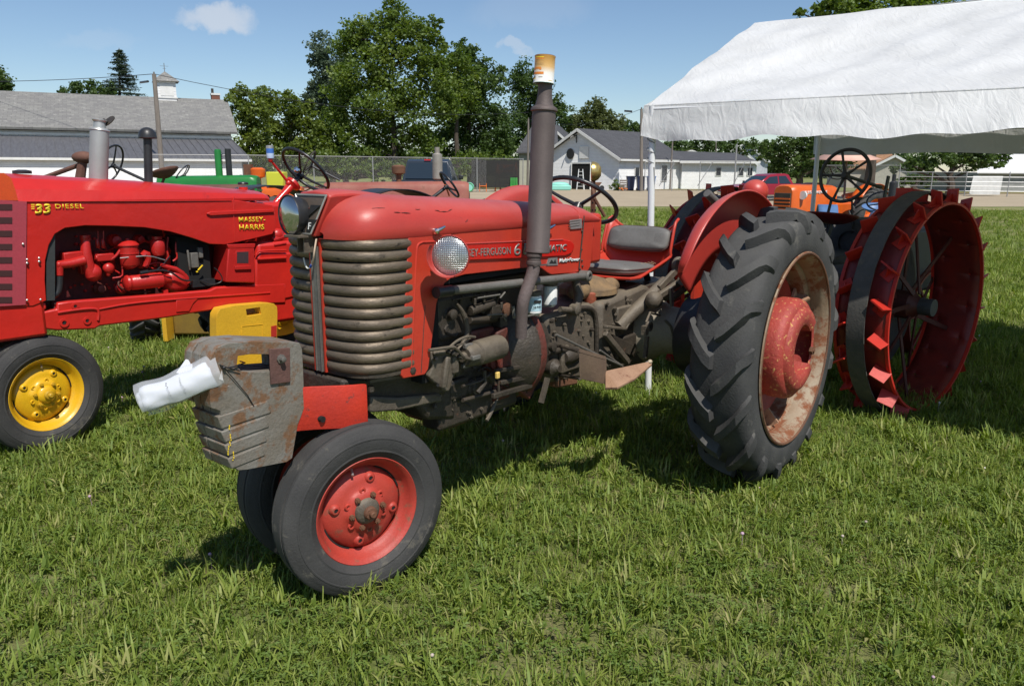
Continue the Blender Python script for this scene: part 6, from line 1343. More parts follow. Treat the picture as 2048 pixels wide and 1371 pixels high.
# hood shell: faceted section, ridge falling to the rear
hs_ = [(.62, 1.500, 1.455, .245), (.66, 1.512, 1.462, .262), (.93, 1.535, 1.466, .272), (.94, 1.537, 1.467, .275), (1.5, 1.585, 1.475, .280), (2.17, 1.628, 1.482, .280), (2.35, 1.632, 1.48, .272), (2.50, 1.60, 1.46, .245), (2.58, 1.53, 1.42, .20)]
rg = []
for u_, zt, zc, w_ in hs_:
    q = [(w_*1.0, zc-.30), (w_, zc-.012), (w_*.985, zc), (w_*.93, zc+(zt-zc)*.30), (w_*.62, zc+(zt-zc)*.80), (w_*.25, zt-.004), (0, zt)]
    rg.append([(u_, y, z) for y, z in q]+[(u_, -y, z) for y, z in q[::-1][1:]])
mb = MB(); mb.rings(rg, True, True); hoodm = [(y) for y in ()]
def mh_side(sd):
    top = [MV(x, y, .281) for x, y in [(44, 403), (460, 400), (470, 402)]]
    out = [(46, 402), (46, 612), (66, 612), (93, 601), (90, 560), (91, 520), (98, 490), (110, 468), (130, 456), (170, 451), (230, 452), (290, 455), (340, 463), (385, 476), (420, 488), (450, 489), (500, 479), (545, 468), (552, 455), (549, 420), (545, 410), (468, 400)]
    P_ = [MV(x, y, .278) for x, y in out]
    for p in P_: p.y *= sd
    MB().prism(P_, (0, -.012*sd, 0)).build('hood_side', MHRED, MT, bevel=.004)
rg2 = []
for u_, zt, zc, w_ in hs_:
    q = [(w_*.99, zc-.02), (w_, zc-.006), (w_*.985, zc+.004), (w_*.90, zc+(zt-zc)*.42), (w_*.60, zc+(zt-zc)*.82), (w_*.25, zt-.003), (0, zt)]
    rg2.append([(u_, y, z) for y, z in q]+[(u_, -y, z) for y, z in q[::-1][1:]])
MB().rings(rg2, True, True).build('hood', MHRED, MT, angle=18)
mh_side(1); mh_side(-1)
MB().tube([MV(45, 403, .282), MV(250, 402, .284), MV(463, 401, .280)], .004, 6).build('hood_crease', MHRED, MT)
MB().tube([MV(468, 392, .27), MV(466, 402, .282), MV(468, 440, .281), MV(470, 482, .281)], .003, 6, smooth=0).build('hood_joint', MHRED, MT)
mb = MB(); mb.prism([MV(x, y, .280) for x, y in [(412, 427), (420, 423), (546, 418), (547, 424), (420, 431)]], (0, .012, 0)); mb.build('side_moulding', MHRED, MT, bevel=.003)
# nose cowl with slots
mb = MB(); mb.prism([MV(x, y, .283) for x, y in [(53, 403), (51, 609), (0, 612), (-60, 618), (-60, 396)]], (0, .004, 0)); mb.build('slotted_panel', surf('pinkish_red_panel', (.40, .055, .075), (.34, .05, .065), rough=.35, scale=4, bump=.03), MT)
mb = MB(); c = MV(45, 494, .284)
for k in range(8):
    y = 407+k*26.5; mb.prism([MV(x, yy, .287) for x, yy in [(-55, y+1), (24, y+1), (24, y+13), (-55, y+13)]], (0, .003, 0))
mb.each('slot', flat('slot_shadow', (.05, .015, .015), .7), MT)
mb = MB(); mb.prism([MV(x, y, .284) for x, y in [(-60, 346), (8, 346), (22, 356), (30, 378), (36, 401), (-60, 398)]], (0, .002, 0)); 
mb.build('orange_tint_panel', surf('orange_red_paint', (.62, .085, .012), (.55, .05, .012), rough=.4, scale=3, bump=.02), MT)
mb = MB()
for x, y in ((54, 519), (54, 526), (78, 516), (78, 523), (54, 600), (81, 599), (46, 488)): mb.ball(MV(x, y, .292), .007, 8, 5)
tag(mb.build('panel_screw', ALU, MT), kind='stuff')
MB().b2((1.75, -.26, .80), (1.84, .262, 1.40)).build('radiator', surf('black_radiator', (.03, .03, .03), rough=.6), MT) if False else None
mb = MB(); mb.prism([MV(x, y, .262) for x, y in [(93, 480), (110, 465), (110, 600), (93, 601)]], (0, -.50, 0)); mb.build('radiator', surf('radiator_dark', (.035, .038, .038), rough=.7, scale=8), MT)
MB().b2((2.15, -.26, .70), (2.62, .272, 1.42)).build('nose_core', MHRED, MT, bevel=.02)
# lettering
mword('33', (70, 428), (103, 427), 20, .284, YEL_INK, 'number_lettering', extrude=.0008, shear=.15, bold=.035)
mword('DIESEL', (111, 417), (168, 416.5), 9, .284, YEL_INK, 'diesel_lettering', extrude=.0008, bold=.01, spacing=1.15)
mword('MASSEY-', (478, 444), (531, 443), 10, .284, YEL_INK, 'maker_lettering', extrude=.0008, bold=.02, spacing=1.15)
mword('HARRIS', (479, 460), (529, 459), 11, .284, YEL_INK, 'maker_lettering', extrude=.0008, bold=.02, spacing=1.1)
mb = MB()
for k in range(3): mb.prism([MV(x, y, .2845) for x, y in [(62+k*.5, 408+k*4), (69, 408+k*4), (69, 410+k*4), (62, 410+k*4)]], (0, .0008, 0))
mb.build('speed_lines', YEL_INK, MT)
# stacks
p = MV(197, 352, .02); q_ = MV(199, 262, .02); ax = (q_-p); Lx = ax.length
mb = MB(); mb.lathe(p-ax*.15, ax, [(.050, 0), (.0545, .02), (.0545, Lx*1.15), (.060, Lx*1.16), (.056, Lx*1.19), (.036, Lx*1.22), (.034, Lx*1.34), (.044, Lx*1.38), (.044, Lx*1.4), (.03, Lx*1.4)], 28); mb.build('muffler', surf('silver_paint', (.46, .46, .45), (.38, .38, .37), rough=.45, metal=.5, scale=4, bump=.05, grain=.03), MT, angle=40)
t_ = p+ax*1.255; mb = MB(); mb.lathe(t_+Vector((-.055, 0, -.01)), Vector((-.75, 0, -.55)) if False else Vector((.7, .1, .7)), [(0, 0), (.044, 0), (.044, .006), (0, .006)], 20); mb.tube([t_+Vector((-.02, 0, 0)), t_+Vector((-.05, 0, -.02))], .01, 8); mb.build('rain_cap', GREASE, MT)
p = MV(295, 361, .02); q_ = MV(295, 272, .02); mb = MB(); mb.cyl(p-Vector((0, 0, .1)), q_, .0265, n=18); mb.build('intake_pipe', BLACK, MT)
mb = MB(); mb.lathe(q_-Vector((0, 0, .012)), (0, 0, 1), [(.0, 0), (.052, -.004), (.0565, 0), (.056, .012), (.050, .036), (.036, .055), (.018, .064), (0, .067)], 26); mb.build('intake_cap', BLACK, MT)
mb = MB(); mb.lathe(MV(486, 371, 0)-Vector((0, 0, .02)), (0, 0, 1), [(.032, -.03), (.032, .01)], 18, cap1=True); mb.build('filler_neck', MHRED, MT)
mb = MB(); mb.lathe(MV(486, 368, 0), (0, 0, 1), [(0, -.004), (.036, -.004), (.038, .004), (.034, .012), (.015, .016), (0, .016)], 20); mb.build('filler_cap', BLACK, MT)
mb = MB(); mb.lathe(MV(44, 344, 0), (0, 0, 1), [(.05, -.01), (.05, .008), (.02, .014), (0, .014)], 20); mb.build('radiator_cap', BLACK, MT)
# main rail
rail = [(-60, 640), (60, 628), (114, 618), (114, 606), (140, 602), (300, 590), (345, 586), (425, 579), (440, 577), (430, 573), (470, 571), (505, 569), (512, 545), (520, 520), (572, 512), (572, 600), (545, 602), (520, 605), (400, 618), (330, 632), (200, 652), (192, 658), (115, 661), (60, 655), (-60, 662)]
rail = [(-60, 640), (60, 628), (114, 618), (114, 606), (140, 602), (300, 590), (420, 580), (432, 574), (505, 569), (572, 566), (572, 606), (520, 608), (400, 624), (330, 636), (200, 652), (190, 658), (115, 661), (60, 655), (-60, 664)]
MB().prism([MV(x, y, .262) for x, y in rail], (0, -.05, 0)).build('frame_rail', MHRED, MT, bevel=.010)
MB().prism([MV(x, y, .262)-Vector((0, .524, 0)) for x, y in rail], (0, .05, 0)).build('frame_rail', MHRED, MT, bevel=.010)
mb = MB(); mb.tube([MV(115, 625, .264), MV(160, 618, .266), MV(192, 616, .266), MV(198, 623, .266), MV(196, 640, .266)], .008, 8, smooth=2); mb.tube([MV(198, 618, .264), MV(260, 606, .266), (MV(350, 598, .266)), MV(460, 590, .266), MV(540, 585, .264)], .006, 8, smooth=2); mb.build('rail_rib', MHRED, MT)
mb = MB(); mb.prism([MV(x, y, .263) for x, y in [(352, 600), (396, 596), (386, 606), (378, 622), (352, 624)]], (0, .006, 0)); mb.build('rail_boss', MHRED, MT, bevel=.004)
mb = MB(); ho = MB()
for x, y, r_ in ((128, 645, .026), (174, 641, .022), (150, 612, .02)): mb.lathe(MV(x, y, .262), (0, 1, 0), [(r_, -.01), (r_, .008), (r_*.5, .008), (r_*.45, .0)], 18); ho.cyl(MV(x, y, .262), MV(x, y, .2655), r_*.42, n=12)
mb.each('rail_lug', MHRED, MT); ho.each('rail_hole', VOID, MT)
MB().prism([MV(x, y, .262) for x, y in [(-60, 618), (66, 614), (92, 604), (94, 618), (60, 632), (-60, 642)]], (0, -.524, 0)).build('nose_base', MHRED, MT, bevel=.01)
# engine behind the opening
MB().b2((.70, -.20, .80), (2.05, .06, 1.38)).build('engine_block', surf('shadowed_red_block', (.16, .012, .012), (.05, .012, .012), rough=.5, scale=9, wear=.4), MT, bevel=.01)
ER = surf('red_engine_enamel', (.48, .020, .016), (.40, .016, .014), (.2, .012, .012), rough=.34, scale=8, wear=.2, bump=.15, bumpscale=50)
mb = MB(); a_ = MV(165, 494, .20); b_ = MV(172, 560, .20); mb.tube([MV(171, 476, .19), MV(171, 500, .20), MV(176, 530, .20), MV(184, 552, .2)], [.024, .030, .034, .036], 16, smooth=1); mb.lathe(MV(171, 480, .19), (0, 0, 1), [(.0, 0), (.03, 0), (.031, .012), (.029, .014), (.029, .030), (0, .032)], 18); mb.ball(MV(186, 545, .19), (.05, .05, .055)); mb.build('water_pump', ER, MT)
mb = MB(); mb.prism([MV(x, y, .22) for x, y in [(127, 506), (165, 502), (168, 525), (150, 530), (130, 528)]], (0, -.08, 0)); mb.tube([MV(112, 530, .22), MV(140, 527, .22), MV(170, 520, .22)], [.024, .026, .03], 12); mb.tube([MV(118, 524, .22), MV(119, 552, .22)], [.024, .021], 14); mb.build('hose_elbow', ER, MT, bevel=.006)
mb = MB(); mb.tube([MV(119, 552, .22), MV(119, 572, .22), MV(114, 588, .22), MV(98, 594, .22)], .0205, 14, smooth=2); mb.build('rubber_hose', BLACK, MT)
mb = MB()
for x in (196, 207): mb.tube([MV(x, 462, .17), MV(x, 480, .17)], .003, 6); mb.lathe(MV(x, 496, .17), (0, 0, 1), [(.008, 0), (.012, .008), (.011, .04), (.006, .055), (0, .058)], 12)
mb.each('injector', ER, MT)
mb = MB(); mb.box(MV(208, 514, .17), (.10, .06, .045)); mb.tube([MV(190, 515, .18), MV(225, 516, .18)], .018, 10); mb.ball(MV(217, 536, .18), (.035, .03, .035)); mb.lathe(MV(217, 552, .18), (0, 0, 1), [(0, 0), (.01, 0), (.02, .03), (0, .03)], 10); mb.build('pump_body', ER, MT, bevel=.006)
mb = MB(); c = MV(260, 528, .20); mb.lathe(c, (0, 0, 1), [(0, -.03), (.02, -.028), (.05, -.01), (.056, .0), (.056, .065), (.0595, .066), (.0595, .072), (.057, .073), (.057, .115), (.064, .118), (.064, .124), (.045, .142), (.015, .152), (.012, .160), (0, .162)], 28); mb.build('oil_bath_filter', ER, MT, angle=40)
mb = MB(); c = MV(317, 510, .19); mb.lathe(c, (0, 0, 1), [(0, -.005), (.036, .0), (.044, .02), (.045, .09), (.038, .10), (.03, .104), (.03, .12), (0, .122)], 22); mb.build('fuel_filter', ER, MT, angle=40)
mb = MB()
for x in (336, 354): mb.tube([MV(x, 474, .18), MV(x-3, 500, .19), MV(x+2, 515, .19), MV(x-8, 522, .18)], .0065, 8, smooth=2)
mb.tube([MV(240, 500, .2), MV(232, 512, .2), MV(220, 520, .19)], .009, 8, smooth=1); mb.tube([MV(243, 512, .2), MV(245, 540, .2), MV(245, 553, .2), MV(225, 556, .19)], .005, 6, smooth=1); mb.each('oil_line', ER, MT)
mb = MB(); mb.tube([MV(240, 516, .245), MV(270, 513, .25), MV(298, 511, .25), MV(330, 520, .23)], .0035, 6, smooth=1); mb.build('bright_line', ALU, MT)
mb = MB(); mb.tube([MV(285, 512, .19), MV(292, 505, .19), MV(297, 518, .19), MV(290, 534, .19)], [.02, .026, .022, .016], 10, smooth=1); mb.build('cover_casting', ER, MT)
g0, g1 = MV(252, 566, .20), MV(322, 559, .20); gx = g1-g0
mb = MB(); mb.lathe(g0, gx, [(0, -.012), (.03, -.012), (.047, .0), (.050, .012), (.046, .02), (.046, .03), (.049, .034), (.049, gx.length), (.043, gx.length+.004), (.03, gx.length+.03), (.028, gx.length+.06), (0, gx.length+.06)], 26); mb.build('starter_motor', ER, MT, angle=40)
mb = MB()
for k in range(10):
    t = 2*math.pi*k/10; mb.ball(g0+Vector((-.012, .036*math.cos(t), .036*math.sin(t))), .007, 6, 4)
mb.build('starter_screw', ER, MT)['kind'] = 'stuff'
mb = MB(); mb.ball(MV(352, 560, .16), (.10, .06, .085)); mb.tube([MV(322, 530, .2), MV(360, 540, .2), MV(375, 565, .19)], [.012, .018, .02], 10, smooth=1); mb.box(MV(330, 585, .2), (.03, .03, .04)); mb.build('clutch_housing', ER, MT)
mb = MB(); mb.tube([MV(280, 546, .25), MV(296, 543, .25)], .012, 10); mb.tube([MV(296, 543, .25), MV(322, 539, .25), MV(345, 545, .25), MV(365, 561, .24), MV(385, 561, .23)], .006, 8, smooth=2); mb.tube([MV(312, 541, .22), MV(325, 530, .2), MV(340, 512, .2)], .004, 6, smooth=1); mb.tube([MV(400, 560, .24), MV(425, 570, .25), MV(447, 562, .26), MV(440, 545, .26), MV(428, 535, .25)], .004, 6, smooth=2); mb.build('battery_cable', BLACKP, MT)
mb = MB(); mb.b2((1.08, .02, .90), (1.30, .20, 1.22)); mb.build('battery_well', VOID, MT)
mb = MB(); mb.box(MV(388, 520, .22), (.05, .03, .10)); mb.box(MV(400, 505, .21), (.03, .03, .07)); mb.tube([MV(375, 500, .22), MV(380, 540, .22)], .008, 6); mb.build('grey_switchgear', GALV, MT, bevel=.004)
mb = MB(); mb.bar(MV(396, 540, .25), MV(405, 530, .25), .008, .006); mb.box(MV(394, 543, .25), (.012, .006, .008)); mb.build('yellow_terminal', YEL_INK, MT)
mb = MB(); mb.b2((1.07, .20, .88), (1.23, .23, .925)); mb.build('black_bracket', BLACK, MT)
random.seed(31)
for _ in range(10):
    x, y = random.uniform(190, 370), random.uniform(480, 570); p_ = MV(x, y, .10); pts = [p_]
    for q in range(3): pts.append(pts[-1]+Vector((random.uniform(-.12, .10), random.uniform(-.01, .02), random.uniform(-.07, .07))))
    MB().tube(pts, random.choice((.004, .006, .008)), 7, smooth=2).build('engine_pipe', random.choice((ER, ER, BLACK, GREASER)), MT)
mb = MB()
for _ in range(60): nut(mb, MV(random.uniform(135, 375), random.uniform(470, 585), .058), (0, 1, 0), random.uniform(.006, .010), random.uniform(.008, .02))
tag(mb.build('small_bolts', ER, MT), kind='stuff')
for k_, (x, y, r_, d_) in enumerate(((225, 480, .04, .07), (300, 478, .035, .08), (240, 575, .04, .05), (345, 500, .045, .06), (195, 575, .035, .07), (275, 478, .03, .06))):
    MB().lathe(MV(x, y, .06), (0, 1, 0), [(0, 0), (r_, 0), (r_, d_*.5), (r_*.8, d_*.62), (r_*.7, d_), (0, d_*1.05)], 18).build('engine_port', (ER, GREASER, ER, ER, GREASER, ER)[k_], MT)
mb = MB()
for k_ in range(7): mb.b2((1.3+k_*.09, .055, 1.02), (1.335+k_*.09, .10, 1.15))
mb.each('manifold_runner', ER, MT, bevel=.01)
# battery box
bx = [MV(x, y, .285) for x, y in [(457, 494), (509, 492), (511, 566), (452, 564)]]
MB().prism(bx, (0, -.20, 0)).build('battery_box', ER, MT, bevel=.008)
mb = MB(); mb.prism([MV(x, y, .287) for x, y in [(455, 489), (511, 487), (510, 495), (457, 497)]], (0, -.21, 0)); mb.build('box_lid', ER, MT, bevel=.003)
mb = MB(); mb.prism([MV(x, y, .286) for x, y in [(471, 502), (499, 501), (499, 534), (471, 534)]], (0, .004, 0)); mb.prism([MV(x, y, .288) for x, y in [(469, 532), (501, 531), (501, 538), (469, 539)]], (0, .012, 0)); mb.build('box_window_frame', ER, MT, bevel=.002)
mb = MB(); mb.prism([MV(x, y, .2905) for x, y in [(474, 504), (497, 503), (497, 526), (474, 526)]], (0, .001, 0)); mb.build('box_plate', surf('dark_data_plate', (.06, .03, .035), (.04, .03, .03), rough=.5, scale=60), MT)
# gearbox and rear body
mb = MB(); mb.prism([MV(x, y, .26) for x, y in [(510, 520), (520, 502), (572, 504), (620, 500), (620, 590), (572, 600), (510, 608)]], (0, -.52, 0)); mb.build('gearbox', MHRED, MT, bevel=.02)
mb = MB(); mb.tube([MV(512, 510, .27), MV(515, 503, .27), MV(530, 501, .27), MV(572, 500, .27)], .007, 8, smooth=1); mb.tube([MV(515, 518, .27), MV(572, 515, .27)], .01, 8); mb.build('gearbox_pipe', MHRED, MT)
MB().b2((-.15, -.25, .55), (.75, .25, 1.15)).build('rear_body', MHRED, MT, bevel=.03)
MB().b2((.30, -.15, 1.1), (.66, .15, 1.42)).build('steering_pedestal', MHRED, MT, bevel=.03)
mb = MB(); mb.ball(MV(555, 470, .2), (.05, .04, .05)); mb.tube([MV(545, 480, .22), MV(575, 470, .22)], .02, 10); mb.tube([MV(548, 490, .25), MV(572, 486, .25)], .008, 8); mb.build('hydraulic_valve', ER, MT)
# steering
steering(MT, (.137, 0, 1.651), .855, .21, 3, BLACKP, r=.0125, rot=R(30), drop=.06)
cax = Vector((math.sin(-.855), 0, math.cos(-.855))); c0 = Vector((.137, 0, 1.651))-cax*.05
MB().tube([c0, c0-cax*.18], .016, 10).build('steering_shaft', BLACKP, MT)
mb = MB(); mb.tube([c0-cax*.12, c0-cax*.14, c0-cax*.42, Vector((.62, 0, 1.42))], [.055, .028, .026, .028], 14); mb.lathe(c0-cax*.12, cax, [(0, 0), (.06, 0), (.062, .02), (.03, .03), (0, .03)], 16); mb.build('steering_column', MHRED, MT)
mb = MB(); p0 = MV(577, 366, 0); p1 = MV(541, 320, .02); mb.tube([p0, p1], [.011, .008], 8); mb.ball(p1, .018); mb.tube([p0, MV(560, 392, 0)], .012, 8); mb.ball(p0, .025); mb.build('throttle_lever', MHRED, MT)
mb = MB(); c = c0+cax*.0; mb.lathe(c0+Vector((.06, .02, .03)), Vector((.3, .8, .2)), [(0, 0), (.02, 0), (.024, .02), (.012, .03), (0, .03)], 14); mb.build('steering_knob', CHROME, MT)
# yellow front wheels
Y2 = surf('dull_yellow_hub', (.55, .33, .02), (.45, .27, .02), rough=.45, scale=9)
wst = R(9.5)
dv2 = Vector((-math.sin(wst), math.cos(wst), 0)); fwc = Vector(((Vector((-2.80, 4.48, 0))-M.o).dot(M.u), (Vector((-2.80, 4.48, 0))-M.o).dot(M.v), .349))
front_wheel(MT, 'front_wheel', fwc, wst, MHRIM, MHRIM, Y2, Rt=.350)
front_wheel(MT, 'front_wheel', fwc-dv2*.36, wst+math.pi, MHRIM, MHRIM, Y2, simple=True, Rt=.350)
mb = MB(); mb.tube([fwc-dv2*.3, fwc-dv2*.06], .04, 12); mb.tube([fwc-dv2*.18, fwc-dv2*.18+Vector((-.03, 0, .4))], .06, 12); mb.build('front_axle', MHRED, MT)
# rear wheels
rt2 = rear_tyre(nl=22).mesh('tyre', RUBBER2, angle=30)
for sd in (1, -1):
    w = bpy.data.objects.new('rear_wheel', None); col.objects.link(w); w.parent = MT; w.location = (0, .82*sd, .72); w.rotation_euler = (0, R(11*sd), 0 if sd > 0 else math.pi); w.scale = (.975, 1, .975)
    inst(rt2, 'tyre', w); MB().lathe((0, 0, 0), (0, 1, 0), [(.50, .15), (.515, .158), (.50, .155), (.47, .10), (.45, .04), (.42, .0), (.30, -.03), (.12, -.06), (0, -.06), (0, -.09), (.3, -.07), (.45, -.04), (.5, -.16)], 48).build('rim', MHRIM, w)
    MB().cyl((0, .2*sd, .72), (0, .8*sd, .72), .07, n=14).build('axle_tube', MHRED, MT)
def arcfender(parent, mat, rad, y0, y1, a0, a1, name='fender', z=.72, lip=.0):
    mb = MB(); mb.grid(lambda i, j: Vector((rad*math.sin(a0+(a1-a0)*i), y0+(y1-y0)*j, z+rad*math.cos(a0+(a1-a0)*i))), 24, 4); return mb.build(name, mat, parent, solid=.008)
arcfender(MT, BLACK, .80, .68, .95, R(35), R(-70)); arcfender(MT, BLACK, .80, -.68, -.95, R(35), R(-70))
mb = MB(); mb.tube([(-.25, 0, .9), (-.35, 0, 1.15)], .03, 8); mb.lathe((-.35, 0, 1.18), (0, 0, 1), [(0, -.03), (.15, -.02), (.22, .04), (.23, .06)], 24); mb.build('pan_seat', MHRED, MT, solid=.004)

# tiny can on the throttle lever
p = M.o+M.u*p1.x+M.v*p1.y; t = thing('small_can', 'tiny blue and white can upside down on the red throttle lever', 'can', (p.x, p.y, p1.z+.012), 0)
MB().lathe((0, 0, 0), (0, 0, 1), [(0, 0), (.026, 0), (.027, .004), (.027, .03), (.027, .036)], 20).build('can_body', flat('pale_blue_can', (.45, .58, .75), .35), t)
MB().lathe((0, 0, 0), (0, 0, 1), [(.027, .036), (.0273, .05), (.0273, .07)], 20).build('can_print', flat('blue_can_print', (.05, .16, .5), .35), t)
MB().lathe((0, 0, 0), (0, 0, 1), [(.0268, .070), (.0268, .088), (.022, .092), (0, .092)], 20).build('can_base', ALU, t)

# yellow suitcase weight hooked on the red rail
wv = .36
t = thing('yellow_suitcase_weight', 'yellow suitcase weight with a grip slot standing behind the grey nose weights', 'tractor weight', (M.o.x, M.o.y, 0), M.rz)
YW = surf('yellow_casting_paint', (.70, .40, .025), (.60, .34, .02), (.30, .17, .05), rough=.5, scale=5, wear=.16, wearscale=14, bump=.2, bumpscale=50)
ow = [(434, 628), (441, 617), (470, 611), (530, 606), (548, 607), (554, 613), (555, 640), (553, 760), (545, 765), (440, 780), (433, 770)]
P_ = [MV(x, y, wv) for x, y in ow]
lo_ = [MV(x, y, wv) for x, y in [(434, 640), (490, 634), (528, 630), (555, 632), (553, 760), (545, 765), (440, 780), (433, 770)]]
import bmesh as _bm
def slab(polys, depth, mat, name, parent, bev):
    bm = _bm.new()
    for poly in polys: bm.faces.new([bm.verts.new(p) for p in poly])
    _bm.ops.remove_doubles(bm, verts=bm.verts, dist=.0005); r_ = _bm.ops.extrude_face_region(bm, geom=bm.faces[:]); _bm.ops.translate(bm, verts=[g for g in r_['geom'] if isinstance(g, _bm.types.BMVert)], vec=depth); _bm.ops.recalc_face_normals(bm, faces=bm.faces[:])
    me = bpy.data.meshes.new(name); bm.to_mesh(me); bm.free(); me.materials.append(mat); me.polygons.foreach_set('use_smooth', [True]*len(me.polygons)); me.set_sharp_from_angle(angle=R(40)); o = bpy.data.objects.new(name, me); col.objects.link(o); o.parent = parent
    md = o.modifiers.new('bevel', 'BEVEL'); md.width = bev; md.segments = 3; md.limit_method = 'ANGLE'; md.angle_limit = R(30); return o
h1, h2, h3, h4 = [MV(x, y, wv) for x, y in [(494, 632), (492, 618), (520, 614), (523, 628)]]
L0, L1 = MV(433, 640, wv), MV(555, 624, wv)
lower = [L0, h1, h4, L1, MV(553, 760, wv), MV(545, 765, wv), MV(440, 780, wv), MV(433, 770, wv)]
upper = [L0, MV(434, 628, wv), MV(441, 617, wv), MV(470, 611, wv), MV(530, 606, wv), MV(548, 607, wv), MV(554, 613, wv), L1, h4, h3, h2, h1]
slab([lower, upper], (0, -.09, 0), YW, 'casting', t, .008)
mb = MB(); q = [MV(x, y, wv+.001) for x, y in [(484, 652), (526, 648), (526, 700), (484, 706)]]
for a, b in zip(q, q[1:]+q[:1]): mb.bar(a, b, .004, .004, hint=Vector((0, 1, 0)))
mb.build('raised_panel_edge', YW, t)
mb = MB(); mb.prism([MV(x, y, wv+.001) for x, y in [(542, 652), (553, 650), (553, 672), (542, 674)]], (0, .004, 0)); mb.build('red_tab', surf('red_tab', (.45, .03, .02), rough=.5), t)
MB().prism([MV(x, y, wv-.005) for x, y in [(440, 775), (545, 762), (550, 860), (435, 880)]], (0, -.08, 0)).build('support_stand', YW, t)

# ================================================================= antique tractor on steel wheels under the tent
A = Frame((1.0, 1.0), 0)
AW = Vector((2.9515, 5.3305, 0)); aang = R(39.07)
an = Vector((math.sin(aang), -math.cos(aang), 0)); af = Vector((math.cos(aang), math.sin(aang), 0))   # n: towards its near side, f: forwards (to the right)
AC = AW-an*1.0
AT = thing('antique_tractor', 'antique tractor on red lugged steel wheels under the white tent', 'tractor', (AC.x, AC.y, 0), math.atan2(af.y, af.x))
# local: x forward, y = left; the near side is y negative
def aloc(px, py, y):  # pixel on local plane y
    q = ray(px, py); base = AC-an*y*1.0; t_ = (base-CAM0).dot(an)/q.dot(an); P = CAM0+q*t_-AC; return Vector((P.dot(af), y, P.z))
SR = surf('shaded_wheel_red', (.19, .012, .009), (.12, .009, .008), (.06, .010, .010), rough=.5, scale=7, wear=.22, wearscale=14, bump=.1)  # wheel red with the shade under the tent put into the colour
SRB = surf('sunlit_lug_red', (.50, .024, .012), (.40, .018, .010), (.08, .012, .010), rough=.5, scale=9, wear=.25, wearscale=18, bump=.1)  # same red painted brighter for the sunlit lugs and rim edges
SRK = surf('shaded_spoke_red', (.07, .010, .008), (.05, .010, .008), rough=.6)  # same red darkened further for the shaded wheel interior
BAND = surf('grey_road_band', (.10, .095, .085), (.075, .072, .065), (.14, .12, .09), rough=.85, scale=12, bump=.3)
def steel_wheel(sd, spin):
    w = bpy.data.objects.new('steel_wheel', None); col.objects.link(w); w.parent = AT; w.location = (0, -1.0*sd+(.0 if sd > 0 else .0), .735); w.rotation_euler = (0, spin, 0 if sd > 0 else math.pi)
    # axis: outside is local -y ; width .44 running inwards
    Rr = .715; wd = .36; NT = 36
    # rim sheet with rows of bolt holes left open
    th_ = []; 
    for k in range(NT):
        a = 2*math.pi*k/NT; h = .012/Rr; th_ += [(a, 0), (a+h, 1), (a+2*h, 0)]
    ang = [x[0] for x in th_]; hol = [x[1] for x in th_]
    ys_ = [0, .012, .09, .102, .114, .22, .32, .332, .344, .43, .44]
    vs = []; fs = []; n = len(ang); m_ = len(ys_)
    A2 = []
    for k in range(NT):
        a = 2*math.pi*k/NT; h = .0075/Rr; A2 += [a-h, a+h, a+math.pi/NT]
    n = len(A2)
    ys_ = [0, .08, .095, .18, .265, .28, .36]; m_ = len(ys_)
    for a in A2: vs += [(Rr*math.cos(a), y, Rr*math.sin(a)) for y in ys_]
    for i in range(n):
        i2 = (i+1) % n
        for j in range(m_-1):
            if i % 3 == 0 and j in (1, 4) and (i//3) % 2 == (0 if j == 1 else 1): continue
            fs.append((i*m_+j, i*m_+j+1, i2*m_+j+1, i2*m_+j))
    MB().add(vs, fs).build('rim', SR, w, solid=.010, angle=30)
    mb = MB(); mb.lathe((0, 0, 0), (0, 1, 0), [(Rr-.006, -.006), (Rr+.010, -.006), (Rr+.010, .016), (Rr-.006, .016)], 96, closed=True); mb.lathe((0, .344, 0), (0, 1, 0), [(Rr-.006, 0), (Rr+.010, 0), (Rr+.010, .022), (Rr-.006, .022)], 96, closed=True); mb.each('rim_edge', SRB, w)
    lg = MB(); lg.prism([(-.058, -.035, 0), (.058, -.035, 0), (.052, -.030, .098), (-.052, -.030, .098)], (0, .010, 0)); lg.b2((-.042, -.03, 0), (.042, .045, .008)); lg.prism([(-.004, -.028, .006), (.004, -.028, .006), (.004, .04, .006)] and [(-.003, -.026, .0), (-.003, .042, .0), (-.003, -.026, .07)], (.006, 0, 0)); me = lg.mesh('lug', SRB, angle=30)
    for row, (yy, off) in enumerate(((.055, 0), (.305, .5))):
        for k in range(20):
            a = 2*math.pi*(k+off)/20
            Mx = Matrix(((math.sin(a), 0, math.cos(a)), (0, 1, 0), (-math.cos(a), 0, math.sin(a)))).to_4x4()   # lug z -> radial
            # rotate the lug about its own radial axis so that it faces along the rim
            o = inst(me, 'lug', w); Rz = Matrix.Rotation(R(58 if row == 0 else -58), 4, 'Z'); Mx.translation = Vector(((Rr+.004)*math.cos(a), yy, (Rr+.004)*math.sin(a))); o.matrix_local = Mx @ Rz
    MB().lathe((0, .118, 0), (0, 1, 0), [(Rr+.070, 0), (Rr+.078, 0), (Rr+.080, .12), (Rr+.072, .12)], 96, closed=True).build('road_band', BAND, w, angle=30)
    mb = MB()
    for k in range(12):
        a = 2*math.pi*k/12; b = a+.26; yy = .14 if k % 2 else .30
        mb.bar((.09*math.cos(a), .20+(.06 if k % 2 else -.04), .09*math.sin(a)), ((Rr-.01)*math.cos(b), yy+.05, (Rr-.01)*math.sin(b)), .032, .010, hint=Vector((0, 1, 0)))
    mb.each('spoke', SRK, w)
    MB().lathe((0, .08, 0), (0, 1, 0), [(0, .04), (.06, .04), (.065, .06), (.10, .10), (.10, .34), (.07, .38), (0, .38)], 24).build('hub', SRK, w)
